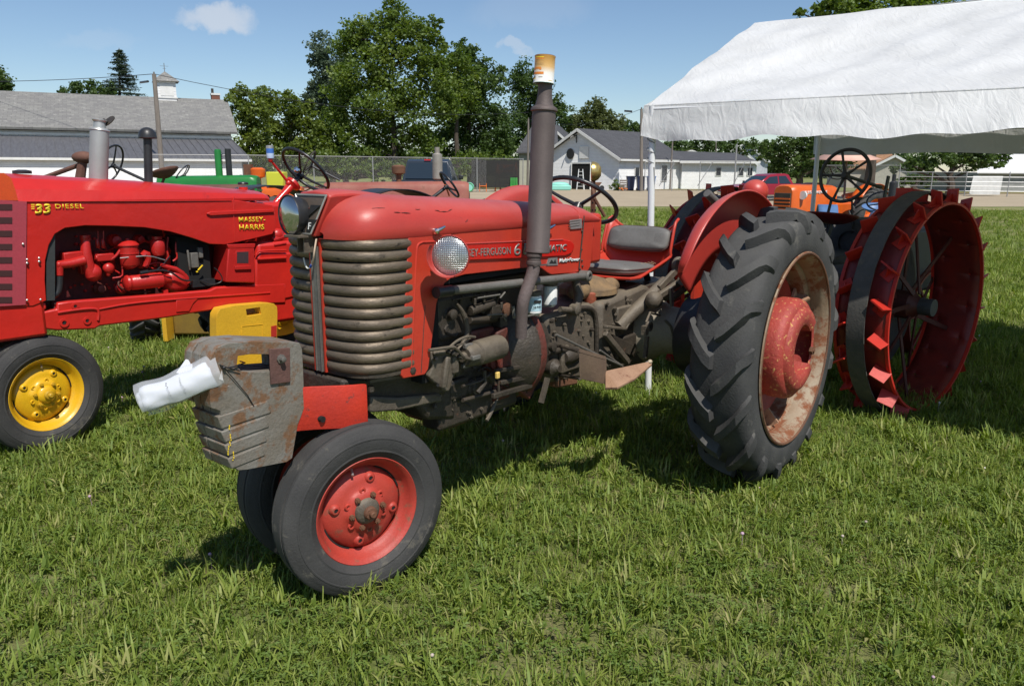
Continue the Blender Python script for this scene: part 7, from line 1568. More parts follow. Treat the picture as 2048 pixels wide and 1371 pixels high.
steel_wheel(1, .1); steel_wheel(-1, .35)
DK = surf('dark_tractor_grey', (.030, .034, .038), (.05, .055, .06), (.10, .11, .12), rough=.55, scale=8, wear=.3, wearscale=14, bump=.25)
MB().b2((-.30, -.22, .45), (.75, .22, 1.02)).build('transmission', DK, AT, bevel=.04)
MB().b2((.75, -.2, .60), (1.9, .2, 1.18)).build('engine_body', DK, AT, bevel=.04)
mb = MB(); mb.lathe((.62, 0, 1.08), (1, 0, 0), [(0, 0), (.16, 0), (.20, .012), (.205, .03), (.205, .5), (0, .5)], 36); mb.lathe((.60, 0, 1.08), (1, 0, 0), [(.10, 0), (.115, .0), (.115, .02), (.10, .02)], 28); mb.build('oval_tank', DK, AT, angle=40)
MB().b2((-.62, -.34, .50), (.30, .34, .53)).build('platform', DK, AT)
for y_ in (-.60, .57): MB().lathe((0, y_, .735), (0, 1, 0), [(0, 0), (.52, 0), (.56, .012), (.52, .03), (0, .03)], 40).build('wheel_dark_disc', DK, AT)  # dark discs added behind the wheels to darken their interior
mb = MB(); mb.cyl((0, -.97, .735), (0, .97, .735), .06, n=14); mb.build('axle', DK, AT)
mb = MB(); mb.b2((-.22, -.62, .60), (.22, -.24, .98)); mb.b2((-.22, .24, .60), (.22, .62, .98)); mb.each('final_drive_case', DK, AT, bevel=.05)
# pan seat, edge on
ps = (AC-AC); sp = Vector((0, 0, 0)); c = aloc(1664, 436, 0)
mb = MB()
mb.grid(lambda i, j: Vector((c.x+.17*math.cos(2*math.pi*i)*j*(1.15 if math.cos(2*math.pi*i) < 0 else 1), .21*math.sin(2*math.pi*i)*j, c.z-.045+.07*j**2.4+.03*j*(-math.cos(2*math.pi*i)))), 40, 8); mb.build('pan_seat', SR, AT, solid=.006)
mb = MB(); mb.bar((c.x, 0, c.z-.06), (c.x-.15, 0, c.z-.35), .05, .012, hint=Vector((0, 1, 0))); mb.bar((c.x-.15, 0, c.z-.35), (.1, 0, .95), .05, .012, hint=Vector((0, 1, 0))); mb.build('seat_spring', DK, AT)
# steering wheel facing the camera
sc = aloc(1690, 351, 0); sa = (aloc(1800, 387, 0)-sc); sa.normalize()
s_ = bpy.data.objects.new('steering_wheel', None); col.objects.link(s_); s_.parent = AT; s_.location = sc; s_.rotation_mode = 'QUATERNION'
caml = CAM0-AC; caml = Vector((caml.dot(af), caml.dot(-an), CAMH))-sc
s_.rotation_quaternion = (-sa*1.0).to_track_quat('Z', 'X')
BK2 = surf('worn_black_iron', (.035, .036, .038), (.06, .06, .062), rough=.6, scale=10, bump=.2)
MB().torus((0, 0, 0), (0, 0, 1), .205, .014, 56, 10).build('wheel_rim', BK2, s_, angle=60); mb = MB()
for k in range(5):
    t = 2*math.pi*k/5+.3; mb.tube([(0, 0, 0), (.1*math.cos(t), .1*math.sin(t), 0), (.2*math.cos(t), .2*math.sin(t), 0)], [.016, .009, .012], 8)
mb.each('spoke', BK2, s_); MB().lathe((0, 0, 0), (0, 0, 1), [(0, -.03), (.03, -.03), (.032, .01), (.02, .025), (0, .025)], 18).build('wheel_hub', BK2, s_)
MB().tube([sc, sc+sa*.62], .014, 10).build('steering_shaft', DK, AT)
p = aloc(1777, 352, -.1); q_ = aloc(1762, 430, -.1); mb = MB(); mb.bar(p, q_+(q_-p)*.6, .035, .014, hint=Vector((0, 1, 0))); mb.build('hand_lever', DK, AT)
p = aloc(1660, 400, .1); mb = MB(); mb.tube([aloc(1664, 395, .1), aloc(1655, 430, .1), aloc(1655, 470, .1)], .012, 8); mb.tube([aloc(1704, 400, .0), aloc(1704, 470, .0)], .008, 8); mb.each('control_rod', DK, AT)
mb = MB(); mb.lathe((1.5, 0, 1.15), (0, 0, 1), [(0, 0), (.03, 0), (.03, .32), (.035, .33), (0, .34)], 14); mb.build('exhaust_stub', DK, AT)
for y in (-.24, .24):
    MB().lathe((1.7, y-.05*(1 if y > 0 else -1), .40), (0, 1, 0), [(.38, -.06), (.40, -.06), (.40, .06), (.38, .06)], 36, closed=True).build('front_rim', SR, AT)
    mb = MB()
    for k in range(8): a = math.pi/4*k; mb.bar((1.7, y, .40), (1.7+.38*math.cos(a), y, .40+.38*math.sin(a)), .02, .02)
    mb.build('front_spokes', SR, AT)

# ================================================================= white tent
TP0 = G(1296, 787); TP = TP0+Vector((-.055, 0, 0)); ta = Vector((.80, -.60, 0)).normalized(); te = Vector((.60, .80, 0))
TT = thing('party_tent', 'white ridge tent with pipe frame covering the steel wheeled tractor', 'tent', (TP.x, TP.y, 0))
TW = 4.0; TL = 7.0; ZE, ZR = 2.10, 2.93
def TPt(a, b, z): return ta*a+te*b+Vector((0, 0, z))
def canvas_mat():
    mt, nt, b = newmat('white_tarpaulin'); L = nt.links.new; tc = N(nt, 'ShaderNodeTexCoord')
    b.inputs['Base Color'].default_value = (.80, .80, .79, 1); b.inputs['Roughness'].default_value = .45
    n1 = N(nt, 'ShaderNodeTexNoise', i_Scale=2.2, i_Detail=6.0, i_Roughness=.6); L(tc.outputs['Object'], n1.inputs['Vector']); r1 = ramp(nt, n1.outputs['Fac'], [(.3, (.60, .60, .59)), (.62, (.71, .71, .70))]); L(r1.outputs[0], b.inputs['Base Color'])
    n2 = N(nt, 'ShaderNodeTexNoise', i_Scale=9.0, i_Detail=5.0, i_Distortion=1.2); mp = N(nt, 'ShaderNodeMapping'); mp.inputs['Rotation'].default_value = (0, .5, .6); mp.inputs['Scale'].default_value = (2.2, .5, .8); L(tc.outputs['Object'], mp.inputs[0]); L(mp.outputs[0], n2.inputs['Vector']); bp = N(nt, 'ShaderNodeBump'); bp.inputs['Strength'].default_value = .42; bp.inputs['Distance'].default_value = .02; L(n2.outputs['Fac'], bp.inputs['Height']); L(bp.outputs[0], b.inputs['Normal'])
    out = nt.nodes['Material Output']; tr = N(nt, 'ShaderNodeBsdfTranslucent'); tr.inputs['Color'].default_value = (.6, .6, .58, 1); mx = N(nt, 'ShaderNodeMixShader'); mx.inputs[0].default_value = .10; L(b.outputs[0], mx.inputs[1]); L(tr.outputs[0], mx.inputs[2]); L(mx.outputs[0], out.inputs['Surface']); return mt
TARP = canvas_mat()
from mathutils import noise as mno
def sag(p, k=.02): return mno.noise(Vector(p)*.9)*k*1.5+mno.noise(Vector(p)*2.6+Vector((5, 1, 0)))*k
def roofpt(i, j):
    a = -.06+(TL+.06)*i; b = TW/2*(1-j)
    z = ZR+(ZE-ZR)*j; fold = (.020*math.sin(a*2.7+j*4.5)+.010*math.sin(a*6.3+j*9+1)+.006*math.sin(a*14+j*16))*math.sin(math.pi*min(j*.95+.05, 1))
    return TPt(a, b, z-.05*math.sin(math.pi*j)*math.sin(math.pi*((a % 2.2)/2.2))+fold)+Vector((0, 0, sag((a, b*2, 0), .014)))
def roofb(i, j):
    a = -.06+(TL+.06)*i; b = TW/2+TW/2*j; z = ZR+(ZE-ZR)*j
    return TPt(a, b, z-.04*math.sin(math.pi*j)*math.sin(math.pi*((a % 2.2)/2.2)))
MB().grid(roofpt, 140, 40).build('roof_sheet', TARP, TT, angle=180); MB().grid(roofb, 60, 16).build('roof_sheet', TARP, TT, angle=180)
def valf(i, j):
    a = -.06+(TL+.06)*i; ln = .235+.012*math.sin(a*5)+.01*math.sin(a*13.3)
    corner = max(0, 1-a/.35); out = -.015-.03*j-.14*j*min(max(a, 0)/1.5, 1)**1.5+.006*math.sin(a*11)*j+.02*mno.noise(Vector((a*4, j*2, 3)))*j
    return TPt(a, out, ZE-ln*j+.02*corner*j)
MB().grid(valf, 220, 10).build('valance', TARP, TT, angle=180)
def valb(i, j):
    a = -.06+(TL+.06)*i; ln = .26+.012*math.sin(a*4)
    return TPt(a, TW+.03+.03*j+.012*math.sin(a*11)*j, ZE-ln*j)
MB().grid(valb, 160, 8).build('valance', TARP, TT, angle=180)
# gable-end flap folded round the first frame, short hem
def endf(i, j):
    if i < .5: b = TW*i; z = ZE+(ZR-ZE)*(i*2)
    else: b = TW*i; z = ZR-(ZR-ZE)*(i*2-1)
    return TPt(-.06-.02*j-.008*math.sin(i*40)*j, b-.02*(i < .02), z-(.07+.165*math.exp(-b/.22))*j+.01*j*math.sin(i*31))
MB().grid(endf, 80, 4).build('gable_hem', TARP, TT, angle=180)
def corner(i, j):   # rolled down corner of the sheet
    t = -.25+1.8*i; r_ = .055+.01*math.sin(j*9)
    return TPt(-.03-r_*math.sin(t)*.6, .12-.16*i, ZE+.08-(.32)*j+.01*math.sin(i*6))
mb = MB(); mb.tube([TPt(-.06, -.005, ZE+.004), TPt(2, -.01, ZE+.002), TPt(TL, -.01, ZE+.004)], .008, 8); mb.build('hem_seam', TARP, TT)
POLEW = flat('white_pole', (.74, .75, .76), .35); POLEG = flat('shaded_white_pole', (.60, .61, .62), .4)
def tpole(a, b, z0=0, r_=.0245): return MB().cyl(TPt(a, b, z0), TPt(a, b, ZE), r_, n=16).build('tent_pole', POLEW, TT)
mb = MB(); mb.cyl(TP0-TP, TPt(0, 0, ZE), .0245, n=16); mb.build('tent_pole', POLEW, TT)
for a in (2.55, 5.1, TL-.05): tpole(a, .0) if a > 4 else None
for a in (0, 2.55, 5.1, TL-.05): tpole(a, TW)
mb = MB()
for b in (0, TW/2, TW):
    mb.tube([TPt(0, b, ZR-.03 if b == TW/2 else ZE-.02), TPt(TL, b, ZR-.03 if b == TW/2 else ZE-.02)], .02, 10)
mb.each('frame_rail', POLEW, TT); mb = MB()
for a in (0, 2.55, 5.1, TL-.05): mb.tube([TPt(a, 0, ZE-.03), TPt(a, TW/2, ZR-.05), TPt(a, TW, ZE-.03)], .02, 10)
mb.each('rafter', POLEW, TT)
mb = MB(); pts = []
for k in range(60):
    z = 1.98-.6*k/60 if k < 30 else 1.68-1.2*(k-30)/30; t = k*.9 if k < 30 else 27+k*.12; r_ = .028 if k < 30 else .034
    pts.append(Vector((r_*math.cos(t), r_*math.sin(t), z)))
mb.tube(pts, .004, 5); mb.build('bungee_cord', flat('grey_cord', (.25, .25, .25), .7), TT)
mb = MB()
for a in np.arange(.4, TL, .42): mb.torus(TPt(a, TW-.01, ZE-.03), ta, .03, .004, 12, 5)
mb.build('ball_tie', BLACK, TT)['kind'] = 'stuff'
# ================================================================= machines in the rows behind
def wheel_simple(parent, name, c, Rt, w_, rim_mat, sd, rimr=.6, lugs=True):
    w = bpy.data.objects.new(name, None); col.objects.link(w); w.parent = parent; w.location = c; w.rotation_euler = (0, 0, 0 if sd > 0 else math.pi)
    if lugs: o = inst(rt2, 'tyre', w); o.scale = (Rt/.742, w_/.31, Rt/.742)
    else: front_tyre_mesh(Rt, w_*.5).build('tyre', RUBBER, w)
    rr_ = Rt*rimr
    MB().lathe((0, 0, 0), (0, 1, 0), [(rr_*1.12, w_*.35), (rr_*1.08, w_*.42), (rr_, w_*.30), (rr_*.9, .02), (rr_*.35, -.02), (rr_*.3, .04), (0, .05)], 36).build('rim', rim_mat, w)
    return w
def row_tractor(name, label, o, deg, paint, rimm, L_=1.95, hz=1.40, hw=.22, hb=.45, Rr=.66, stack=None, air=None, seatc=None, fend=True, swz=1.6, swx=.35, sw_tilt=.7, swr=.21, text=None, nose='round', front_y=.6, hx0=.55, steer_mat=None, hoodpaint=None):
    F = Frame(o, deg); t = thing(name, label, 'tractor', (F.o.x, F.o.y, 0), F.rz); hp = hoodpaint or paint
    rg = []; x1 = L_+.1
    for u_, k in ((hx0, .9), (hx0+.02, 1), (L_*.7, 1), (x1-.14, 1), (x1-.05, .93), (x1, .78)):
        zt = hz*(1-(1-k)*.10)+.03*(u_/L_); q = [(hw*k, hb+.25), (hw*k, zt-.12), (hw*k*.86, zt-.045), (hw*k*.5, zt-.008), (0, zt)]
        rg.append([(u_, y, z) for y, z in q]+[(u_, -y, z) for y, z in q[::-1][1:]])
    MB().rings(rg).build('hood', hp, t, angle=40)
    MB().b2((x1-.06, -hw*.7, hb+.15), (x1+.012, hw*.7, hz-.14)).build('grille', GREASE, t, bevel=.01)
    mb = MB()
    for k in range(7): mb.b2((x1+.012, -hw*.66, hb+.22+k*(hz-hb-.42)/7), (x1+.03, hw*.66, hb+.25+k*(hz-hb-.42)/7))
    mb.each('grille_bar', paint, t)
    MB().b2((.3, -.17, hb), (x1-.1, .17, hb+.5)).build('engine', GREASE, t, bevel=.03)
    MB().b2((-.25, -.22, hb), (.5, .22, hb+.55)).build('gearbox', paint, t, bevel=.04)
    for sd in (1, -1):
        wheel_simple(t, 'rear_wheel', (0, .72*sd, Rr), Rr, .28, rimm, sd); wheel_simple(t, 'front_wheel', (L_, front_y*sd, .33), .33, .14, rimm, sd, .58, False)
        MB().cyl((0, .15*sd, Rr), (0, .7*sd, Rr), .06, n=12).build('axle_housing', paint, t)
        if fend: arcfender(t, paint, Rr+.08, .58*sd, .84*sd, R(50), R(-70), z=Rr)
    MB().bar((L_, -front_y, .36), (L_, front_y, .36), .07, .09).build('front_axle', paint, t)
    if stack: x, z0, z1, r_, m_ = stack; mb = MB(); mb.lathe((x, 0, z0), (0, 0, 1), [(r_*.45, -.15), (r_*.45, .0), (r_, .02), (r_, (z1-z0)*.78), (r_*.5, (z1-z0)*.82), (r_*.5, (z1-z0)), (0, (z1-z0))], 20); mb.build('muffler', m_, t)
    if air: x, z0, z1, r_, m_ = air; mb = MB(); mb.lathe((x, 0, z0), (0, 0, 1), [(r_*.4, -.15), (r_*.4, (z1-z0)*.4), (r_, (z1-z0)*.5), (r_*1.05, (z1-z0)*.9), (r_*.6, (z1-z0)), (0, (z1-z0))], 18); mb.build('air_cleaner', m_, t)
    steering(t, (swx, 0, swz), sw_tilt, swr, 3, steer_mat or BLACKP, r=.012)
    ca_ = Vector((math.sin(-sw_tilt), 0, math.cos(-sw_tilt))); MB().tube([Vector((swx, 0, swz))-ca_*.02, Vector((swx, 0, swz))-ca_*.5], .018, 8).build('steering_column', BLACK, t)
    mb = MB(); mb.grid(lambda i, j: Vector((-.42+.2*math.cos(6.2832*i)*j, .21*math.sin(6.2832*i)*j, 1.05+.10*j**2.3*(1.0-.5*math.cos(6.2832*i)))), 28, 7); mb.build('pan_seat', seatc or paint, t, solid=.006)
    MB().bar((-.42, 0, 1.05), (-.2, 0, .8), .06, .02, hint=Vector((0, 1, 0))).build('seat_spring', GREASE, t)
    return F, t
IHP = surf('sun_faded_red', (.33, .13, .09), (.27, .065, .05), (.20, .09, .06), rough=.6, scale=3, wear=.3, wearscale=7, bump=.1)
GRN = surf('tractor_green', (.018, .20, .035), (.015, .16, .03), rough=.35, scale=4, bump=.04); ORG = surf('tractor_orange', (.70, .13, .012), (.60, .10, .012), rough=.38, scale=4, wear=.1, bump=.05)
RSTP = surf('rusty_tractor_iron', (.16, .07, .045), (.10, .045, .035), (.24, .12, .07), rough=.8, scale=6, wear=.3, bump=.3); BLUP = surf('tractor_blue', (.10, .19, .36), (.08, .15, .30), rough=.4, scale=4)
SILV = surf('old_silver_muffler', (.38, .35, .31), (.30, .26, .22), (.25, .12, .07), rough=.55, metal=.4, scale=7, wear=.3)
Yh = 12.0
def spot(px, Y): p = W(px, 345, Y); return (p.x, p.y)
x1 = spot(938, Yh)[0]
row_tractor('faded_tractor', 'sun faded red tractor with rusty silver muffler in the row behind the big red hood', (x1-2.25, Yh-.1), 183, IHP, surf('faded_rim', (.3, .1, .07), rough=.6), L_=2.15, hz=1.46, stack=(1.78, 1.50, 1.98, .075, SILV), air=(1.2, 1.48, 1.72, .10, RUST), swz=1.72, swx=-.12, hx0=.1, sw_tilt=1.1, steer_mat=GREASE)
xg = spot(508, 16)[0]
row_tractor('green_tractor', 'bright green tractor with green and black stacks behind the left red hood', (xg-2.0, 16), 183, GRN, MHRIM, L_=1.95, hz=1.50, stack=None, air=None, swz=1.55, swx=.55, sw_tilt=.9, hx0=.1)
gx_ = bpy.data.objects['green_tractor']; MB().lathe((1.28, 0, 1.4), (0, 0, 1), [(.068, 0), (.068, .58), (.060, .62), (.045, .63), (0, .63)], 20).build('green_stack', GRN, gx_); MB().cyl((1.48, 0, 1.4), (1.48, 0, 2.04), .06, n=18).build('black_stack', BLACK, gx_); mb = MB()
for k in range(5): mb.b2((1.28+.066, -.03, 1.75+k*.04), (1.28+.08, .03, 1.765+k*.04))
tag(mb.build('stack_slot', VOID, gx_), kind='stuff')
# low orange machine further back
xo = spot(545, 19)[0]
row_tractor('orange_row_tractor', 'small orange tractor with orange stack and yellow box, far back beside the green one', (xo-1.2, 19), 180, ORG, ORG, L_=1.8, hz=1.22, stack=None, air=(.85, 1.25, 1.68, .17, ORG), swz=1.35, swx=.3, sw_tilt=.8)
t = bpy.data.objects['orange_row_tractor']; MB().b2((1.1, -.2, 1.25), (1.5, .2, 1.58)).build('yellow_box', flat('lime_yellow', (.6, .6, .05), .5), t, bevel=.02); MB().b2((.55, -.1, 1.2), (.72, .1, 1.75)).build('rusty_upright', RUST, t)
# rusty machines behind the left hood
xr_ = spot(120, 9.5)[0]
row_tractor('rusty_tractor', 'rust brown tractor whose wheel and lever rise behind the silver muffler', (xr_+.30, 9.5), 176, RSTP, RSTP, L_=1.9, hz=1.45, stack=None, swz=1.70, swx=.32, swr=.24, sw_tilt=1.15, fend=True, hx0=.9)
t = bpy.data.objects['rusty_tractor']
mb = MB(); mb.tube([(-.65, .1, 1.52), (-.1, .1, 1.70), (.02, .1, 1.76)], .028, 8); mb.build('rusty_lever', RSTP, t); mb = MB(); mb.tube([(-.12, 0, 1.1), (-.08, 0, 1.5), (.0, 0, 1.80)], [.06, .06, .05], 10); mb.ball((.0, 0, 1.78), (.14, .09, .07)); mb.build('rusty_cap', RSTP, t)
xs = spot(327, 12.5)
t = thing('tractor_seat_frame', 'rusty pan seat on a bare spring behind the black intake cap', 'tractor seat', (xs[0], 12.5, 0)); mb = MB(); mb.grid(lambda i, j: Vector((.23*math.cos(6.2832*i)*j, .2*math.sin(6.2832*i)*j, 1.50+.16*j**2.2*(.7+.5*math.cos(6.2832*i+.4)))), 28, 7); mb.build('pan_seat', RSTP, t, solid=.006); mb = MB(); mb.bar((0, 0, 1.5), (-.3, 0, .9), .06, .02); mb.tube([(-.3, 0, .9), (-.3, 0, 0)], .05, 8); mb.build('seat_post', RSTP, t); MB().b2((-.7, -.3, 0), (.3, .3, .08)).build('seat_base', RSTP, t)
# steering wheel with orange spoke in front of the faded hood
xw = spot(897, 8.6)
row_tractor('low_tractor', 'low machine showing only its steering wheel with an orange spoke', (xw[0]+.25, 8.6), 20, RSTP, ORG, L_=1.5, hz=1.12, hb=.3, Rr=.45, swz=1.50, swx=.25, sw_tilt=.95, swr=.155, fend=False, front_y=.4)
t = bpy.data.objects['low_tractor']; MB().bar((.25, -.01, 1.38), (.30, .01, 1.50), .012, .012).build('orange_spoke', ORG, t)
# orange tractor under the tent line
po = spot(1622, 16)
Fo, t = row_tractor('orange_tractor', 'bright orange tractor with a sunshade behind the antique steering wheel', (po[0]+1.15, 16+1.25), 36, ORG, ORG, L_=1.95, hz=1.36, hw=.27, swz=1.62, swx=.35, fend=True)
A_, B_ = Fo.V(1635, 384, .276), Fo.V(1693, 385, .276)
tx_ = letters('ALLIS-CHALMERS', 'hood_lettering', WHITE_INK, t, Vector((1.75, .276, 1.20)), (-1, 0, 0), (0, 0, 1), width=.8, height=.065, bold=.03)
mb = MB(); c = Vector((1.86, .33, 1.18)); mb.lathe(c, (1, 0, 0), [(0, -.09), (.06, -.06), (.085, 0), (.085, .02), (0, .02)], 18); mb.build('headlight', WHITEM, t)
CAN = surf('orange_canopy_cloth', (.72, .16, .02), (.62, .13, .02), rough=.7, scale=3, bump=.1); CANP = surf('pink_canopy_cloth', (.72, .42, .32), (.65, .38, .3), rough=.7, scale=3)
mb = MB(); ap = Vector((-.1, 0, 2.16)); cs = [Vector((.50, .50, 1.86)), Vector((.50, -.50, 1.90)), Vector((-.65, -.50, 1.93)), Vector((-.65, .50, 1.90))]
mb.add([ap, cs[1], cs[2], cs[3]], [(0, 1, 2), (0, 2, 3)]); mb.build('sunshade', CAN, t, solid=.01); mb = MB(); mb.add([ap, cs[3], cs[0], cs[1]], [(0, 1, 2), (0, 2, 3)]); mb.build('sunshade_front', CANP, t, solid=.01)
MB().tube([(-.15, 0, .9), (-.1, 0, 2.15)], .025, 8).build('sunshade_pole', GALV, t)
# blue tractor just behind the antique one
pb = spot(1800, 9.4)
row_tractor('blue_tractor', 'blue hooded tractor half hidden behind the black oval tank', (pb[0]+.70, 9.4+1.9), 72, BLUP, WHITEM, L_=1.7, hz=1.14, hb=.35, Rr=.55, swz=1.25, swx=.2, fend=True, stack=(1.0, 1.15, 1.62, .05, BLACK))

# ---- pickups
def pickup(name, label, o, deg, paint, Hh=1.85, Lg=5.4, Wd=1.9, rear_first=False):
    F = Frame(o, deg); t = thing(name, label, 'pickup truck', (F.o.x, F.o.y, 0), F.rz); k = Hh/1.85; hw = Wd/2
    GLS = flat('car_glass', (.02, .03, .04), .08, 0, .9)
    prof = [(2.65, .50), (2.68, .80), (2.60, .98), (1.55, 1.10), (1.30, 1.12), (-.55, 1.14), (-.62, 1.16), (-2.68, 1.16), (-2.72, .55), (-2.3, .42), (2.3, .40)]
    P_ = [Vector((x*Lg/5.4, hw, z*k)) for x, z in prof]; MB().prism(P_, (0, -Wd, 0)).build('body', paint, t, bevel=.05)
    cab = [(1.32, 1.10), (.62, 1.70), (.45, 1.80), (-.35, 1.85), (-.60, 1.78), (-.85, 1.12)]
    a = [[Vector((x*Lg/5.4, s_*(hw*(.98 if z < 1.2 else .80)), z*k)) for x, z in cab] for s_ in (1, -1)]
    MB().rings([a[0], a[1]]).build('cab', paint, t, bevel=.03)
    for s_ in (1, -1):
        q = lambda x, z, e=.012: Vector((x*Lg/5.4, s_*(hw*(.98-(.18)*(z-1.1)/.7)+e), z*k))
        MB().prism([q(1.05, 1.17), q(.56, 1.62), q(.10, 1.68), q(.10, 1.17)], (0, -.01*s_, 0)).build('side_window', GLS, t); MB().prism([q(.02, 1.17), q(.02, 1.68), (q(-.40, 1.70)), q(-.68, 1.17)], (0, -.01*s_, 0)).build('side_window', GLS, t)
        mb = MB(); mb.box((1.02*Lg/5.4, s_*(hw+.12), 1.24*k), (.10, .18, .17)); mb.build('wing_mirror', BLACK, t, bevel=.03)
        for x in (1.72, -1.70):
            w = wheel_simple(t, 'wheel', (x*Lg/5.4, s_*(hw-.12), .38*k), .38*k, .24, ALU, s_, .6, False)
            MB().lathe((x*Lg/5.4, s_*(hw+.004), .40*k), (0, s_, 0), [(.43*k, -.02), (.43*k, .006), (.36*k, .006), (0, .002)], 28, a0=0, a1=math.pi*2).build('wheel_arch', VOID, t)
        mb = MB(); mb.box((2.62*Lg/5.4, s_*(hw-.22), .84*k), (.14, .34, .20)); mb.build('headlight', flat('headlight_glass', (.75, .76, .78), .1, .3), t, bevel=.03); mb = MB(); mb.box((-2.69*Lg/5.4, s_*(hw-.10), .95*k), (.06, .14, .30)); mb.build('tail_light', flat('tail_red', (.5, .02, .02), .3), t, bevel=.01)
    f_ = lambda y, x, z: Vector((x*Lg/5.4, y, z*k))
    MB().prism([f_(-hw*.88, 1.24, 1.17), f_(hw*.88, 1.24, 1.17), f_(hw*.76, .68, 1.66), f_(-hw*.76, .68, 1.66)], (.02, 0, .016)).build('windscreen', GLS, t)
    MB().prism([f_(-hw*.84, -.84, 1.20), f_(hw*.84, -.84, 1.20), f_(hw*.74, -.63, 1.72), f_(-hw*.74, -.63, 1.72)], (-.02, 0, .004)).build('rear_window', GLS, t)
    mb = MB(); mb.b2((-.64*Lg/5.4, -.12, 1.80*k), (-.58*Lg/5.4, .12, 1.845*k)); mb.build('brake_light', flat('tail_red', (.5, .02, .02), .3), t)
    MB().b2((-2.6*Lg/5.4, -hw+.1, 1.0*k), (-.9*Lg/5.4, hw-.1, 1.165*k)).build('load_bed', VOID, t)
    MB().b2((2.60*Lg/5.4, -hw*.9, .42*k), (2.76*Lg/5.4, hw*.9, .62*k)).build('bumper', CHROME, t, bevel=.03); MB().b2((2.60*Lg/5.4, -.45, .68*k), (2.70*Lg/5.4, .45, .92*k)).build('radiator_grille', BLACK, t, bevel=.02)
    return t
cp_ = flat('dark_blue_grey_car_paint', (.035, .045, .06), .2, .2); rp_ = flat('cherry_car_paint', (.30, .02, .04), .2, .2)
p = spot(876, 27); pickup('pickup_truck', 'dark blue grey pickup seen from behind, parked by the chain link fence', (p[0]-.6, 30.2), 268, cp_, Hh=2.02)
p = spot(1540, 44); pickup('pickup_truck', 'cherry red pickup parked on the dirt track behind the tent pole', (p[0]+.4, 45.0), 14, rp_, Hh=1.50, Lg=5.6)

# ---- garden clutter right of the dark pickup
def clutter(name, label, px, Y, cat, fn):
    p = W(px, 340, Y); t = thing(name, label, cat, (p.x, Y, 0)); fn(t); return t
OC = flat('orange_plastic', (.75, .17, .02), .5); GC = flat('green_plastic', (.05, .3, .06), .5); TC = flat('teal_plastic', (.25, .6, .5), .5)
def chair_(m_):
    def f(t):
        MB().b2((-.28, -.25, .40), (.28, .25, .45)).build('seat', m_, t, bevel=.01)
        for k in range(4): MB().b2((-.26+k*.14, .22, .45), (-.16+k*.14, .25, 1.05)).build('back_slat', m_, t)
        for x in (-.25, .25):
            for y in (-.22, .22): MB().cyl((x, y, 0), (x, y, .62), .025, n=6).build('leg', m_, t)
    return f
clutter('garden_chair', 'orange slatted garden chair left of the orange climbing tower', 966, 60, 'chair', chair_(OC))
clutter('garden_chair', 'green garden chair beside the orange climbing tower', 1028, 60, 'chair', chair_(GC))
def playframe(t):
    for x in (-.7, .7):
        mb = MB(); mb.tube([(x-.2, -.5, 0), (x, 0, 2.1), (x+.2, .5, 0)], .06, 6); mb.build('frame_leg', OC, t)
    for k in range(4): MB().cyl((-.7, 0, .6+k*.45), (.7, 0, .6+k*.45), .04, n=6).build('cross_bar', OC, t)
    MB().b2((-.5, -.3, 1.0), (.5, .3, 1.08)).build('deck', GC, t); MB().b2((-.3, -.33, 1.6), (.5, -.28, 1.9)).build('panel', OC, t)
clutter('climbing_tower', 'orange and green wooden climbing tower by the grey green house', 1014, 61, 'play frame', playframe)
clutter('play_tunnel', 'round teal toy drum behind the dark pickup', 938, 59, 'toy', lambda t: (MB().lathe((0, 0, .35), (0, 1, 0), [(0, 0), (.33, 0), (.35, .05), (.35, .5), (0, .5)], 20).build('drum', TC, t), MB().torus((0, 0, .35), (0, 1, 0), .3, .03, 20, 6).build('drum_ring', GC, t)))
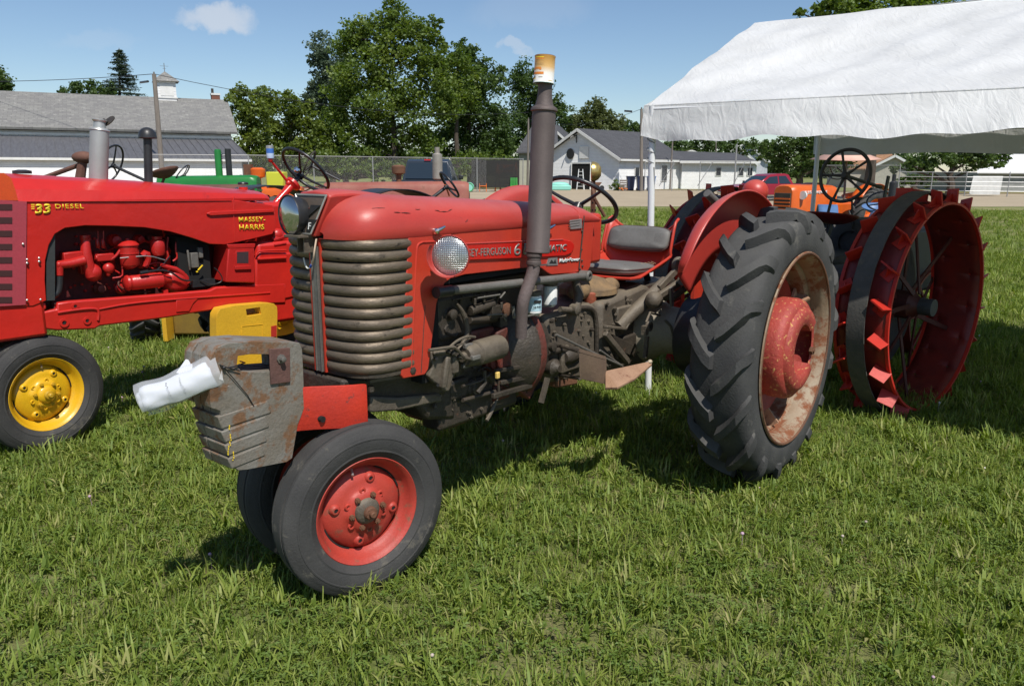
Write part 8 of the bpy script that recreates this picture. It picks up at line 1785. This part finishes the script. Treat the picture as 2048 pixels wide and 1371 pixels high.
clutter('sandbox_cover', 'mint green moulded cover left of the garage doorway', 1120, 65.5, 'cover', lambda t: (MB().b2((-.9, -.4, 0), (.9, .4, .4)).build('tub', TC, t, bevel=.08), MB().ball((0, 0, .42), (.8, .38, .25)).build('lid', TC, t)))
clutter('wheelbarrow', 'red brown wheelbarrow tipped at the garage doorway', 1190, 65.5, 'wheelbarrow', lambda t: (MB().rings([[(-.4, -.25, .3), (.3, -.25, .3), (.3, .25, .3), (-.4, .25, .3)], [(-.6, -.35, .65), (.55, -.35, .65), (.55, .35, .65), (-.6, .35, .65)]], cap1=False).build('tray', RUST, t, solid=.02), MB().lathe((.6, -.05, .2), (0, 1, 0), [(0, 0), (.2, 0), (.2, .08), (0, .08)], 16).build('wheel', BLACK, t), MB().bar((.6, 0, .2), (-1.1, .25, .5), .04, .04).build('handle', WOOD, t)))
clutter('lumber_stack', 'low stack of grey boards behind the steering wheels', 740, 44, 'lumber', lambda t: [MB().box((random.uniform(-.1, .1), (k % 3)*.35-.35, .10+.16*(k//3)), (3.4, .3, .13)).build('board', WOOD, t) for k in range(15)])
clutter('wooden_crate', 'small slatted wooden crate by the navy bins', 1247, 64.2, 'crate', lambda t: [MB().box((0, -.2, .1+.18*k), (.6, .03, .12)).build('slat', WOOD, t) for k in range(5)]+[MB().box((x, -.17, .45), (.05, .05, .9)).build('corner_post', WOOD, t) for x in (-.28, .28)])

# low yellow implement under the belly of the left tractor
t = thing('yellow_implement', 'low yellow implement box beside a lugged tyre, seen under the left red tractor', 'implement', (-3.0, 7.55, 0), 0)
YB = surf('shaded_worn_yellow', (.22, .14, .02), (.16, .10, .02), (.1, .06, .03), rough=.6, scale=5, wear=.3)  # yellow darkened in the colour for shade under the tractor, plus some wear
MB().b2((-.25, -.22, .10), (.22, .2, .56)).build('box', YB, t, bevel=.02); MB().b2((-.30, -.33, .06), (-.26, .22, .66)).build('side_plate', YW, t); MB().bar((-.6, 0, .42), (.4, 0, .42), .07, .07).build('axle', GREASE, t)  # side plate in brighter yellow stands for the sunlit edge
wheel_simple(t, 'lugged_wheel', (-.62, 0, .42), .42, .26, YB, -1).rotation_euler = (0, 0, R(115))
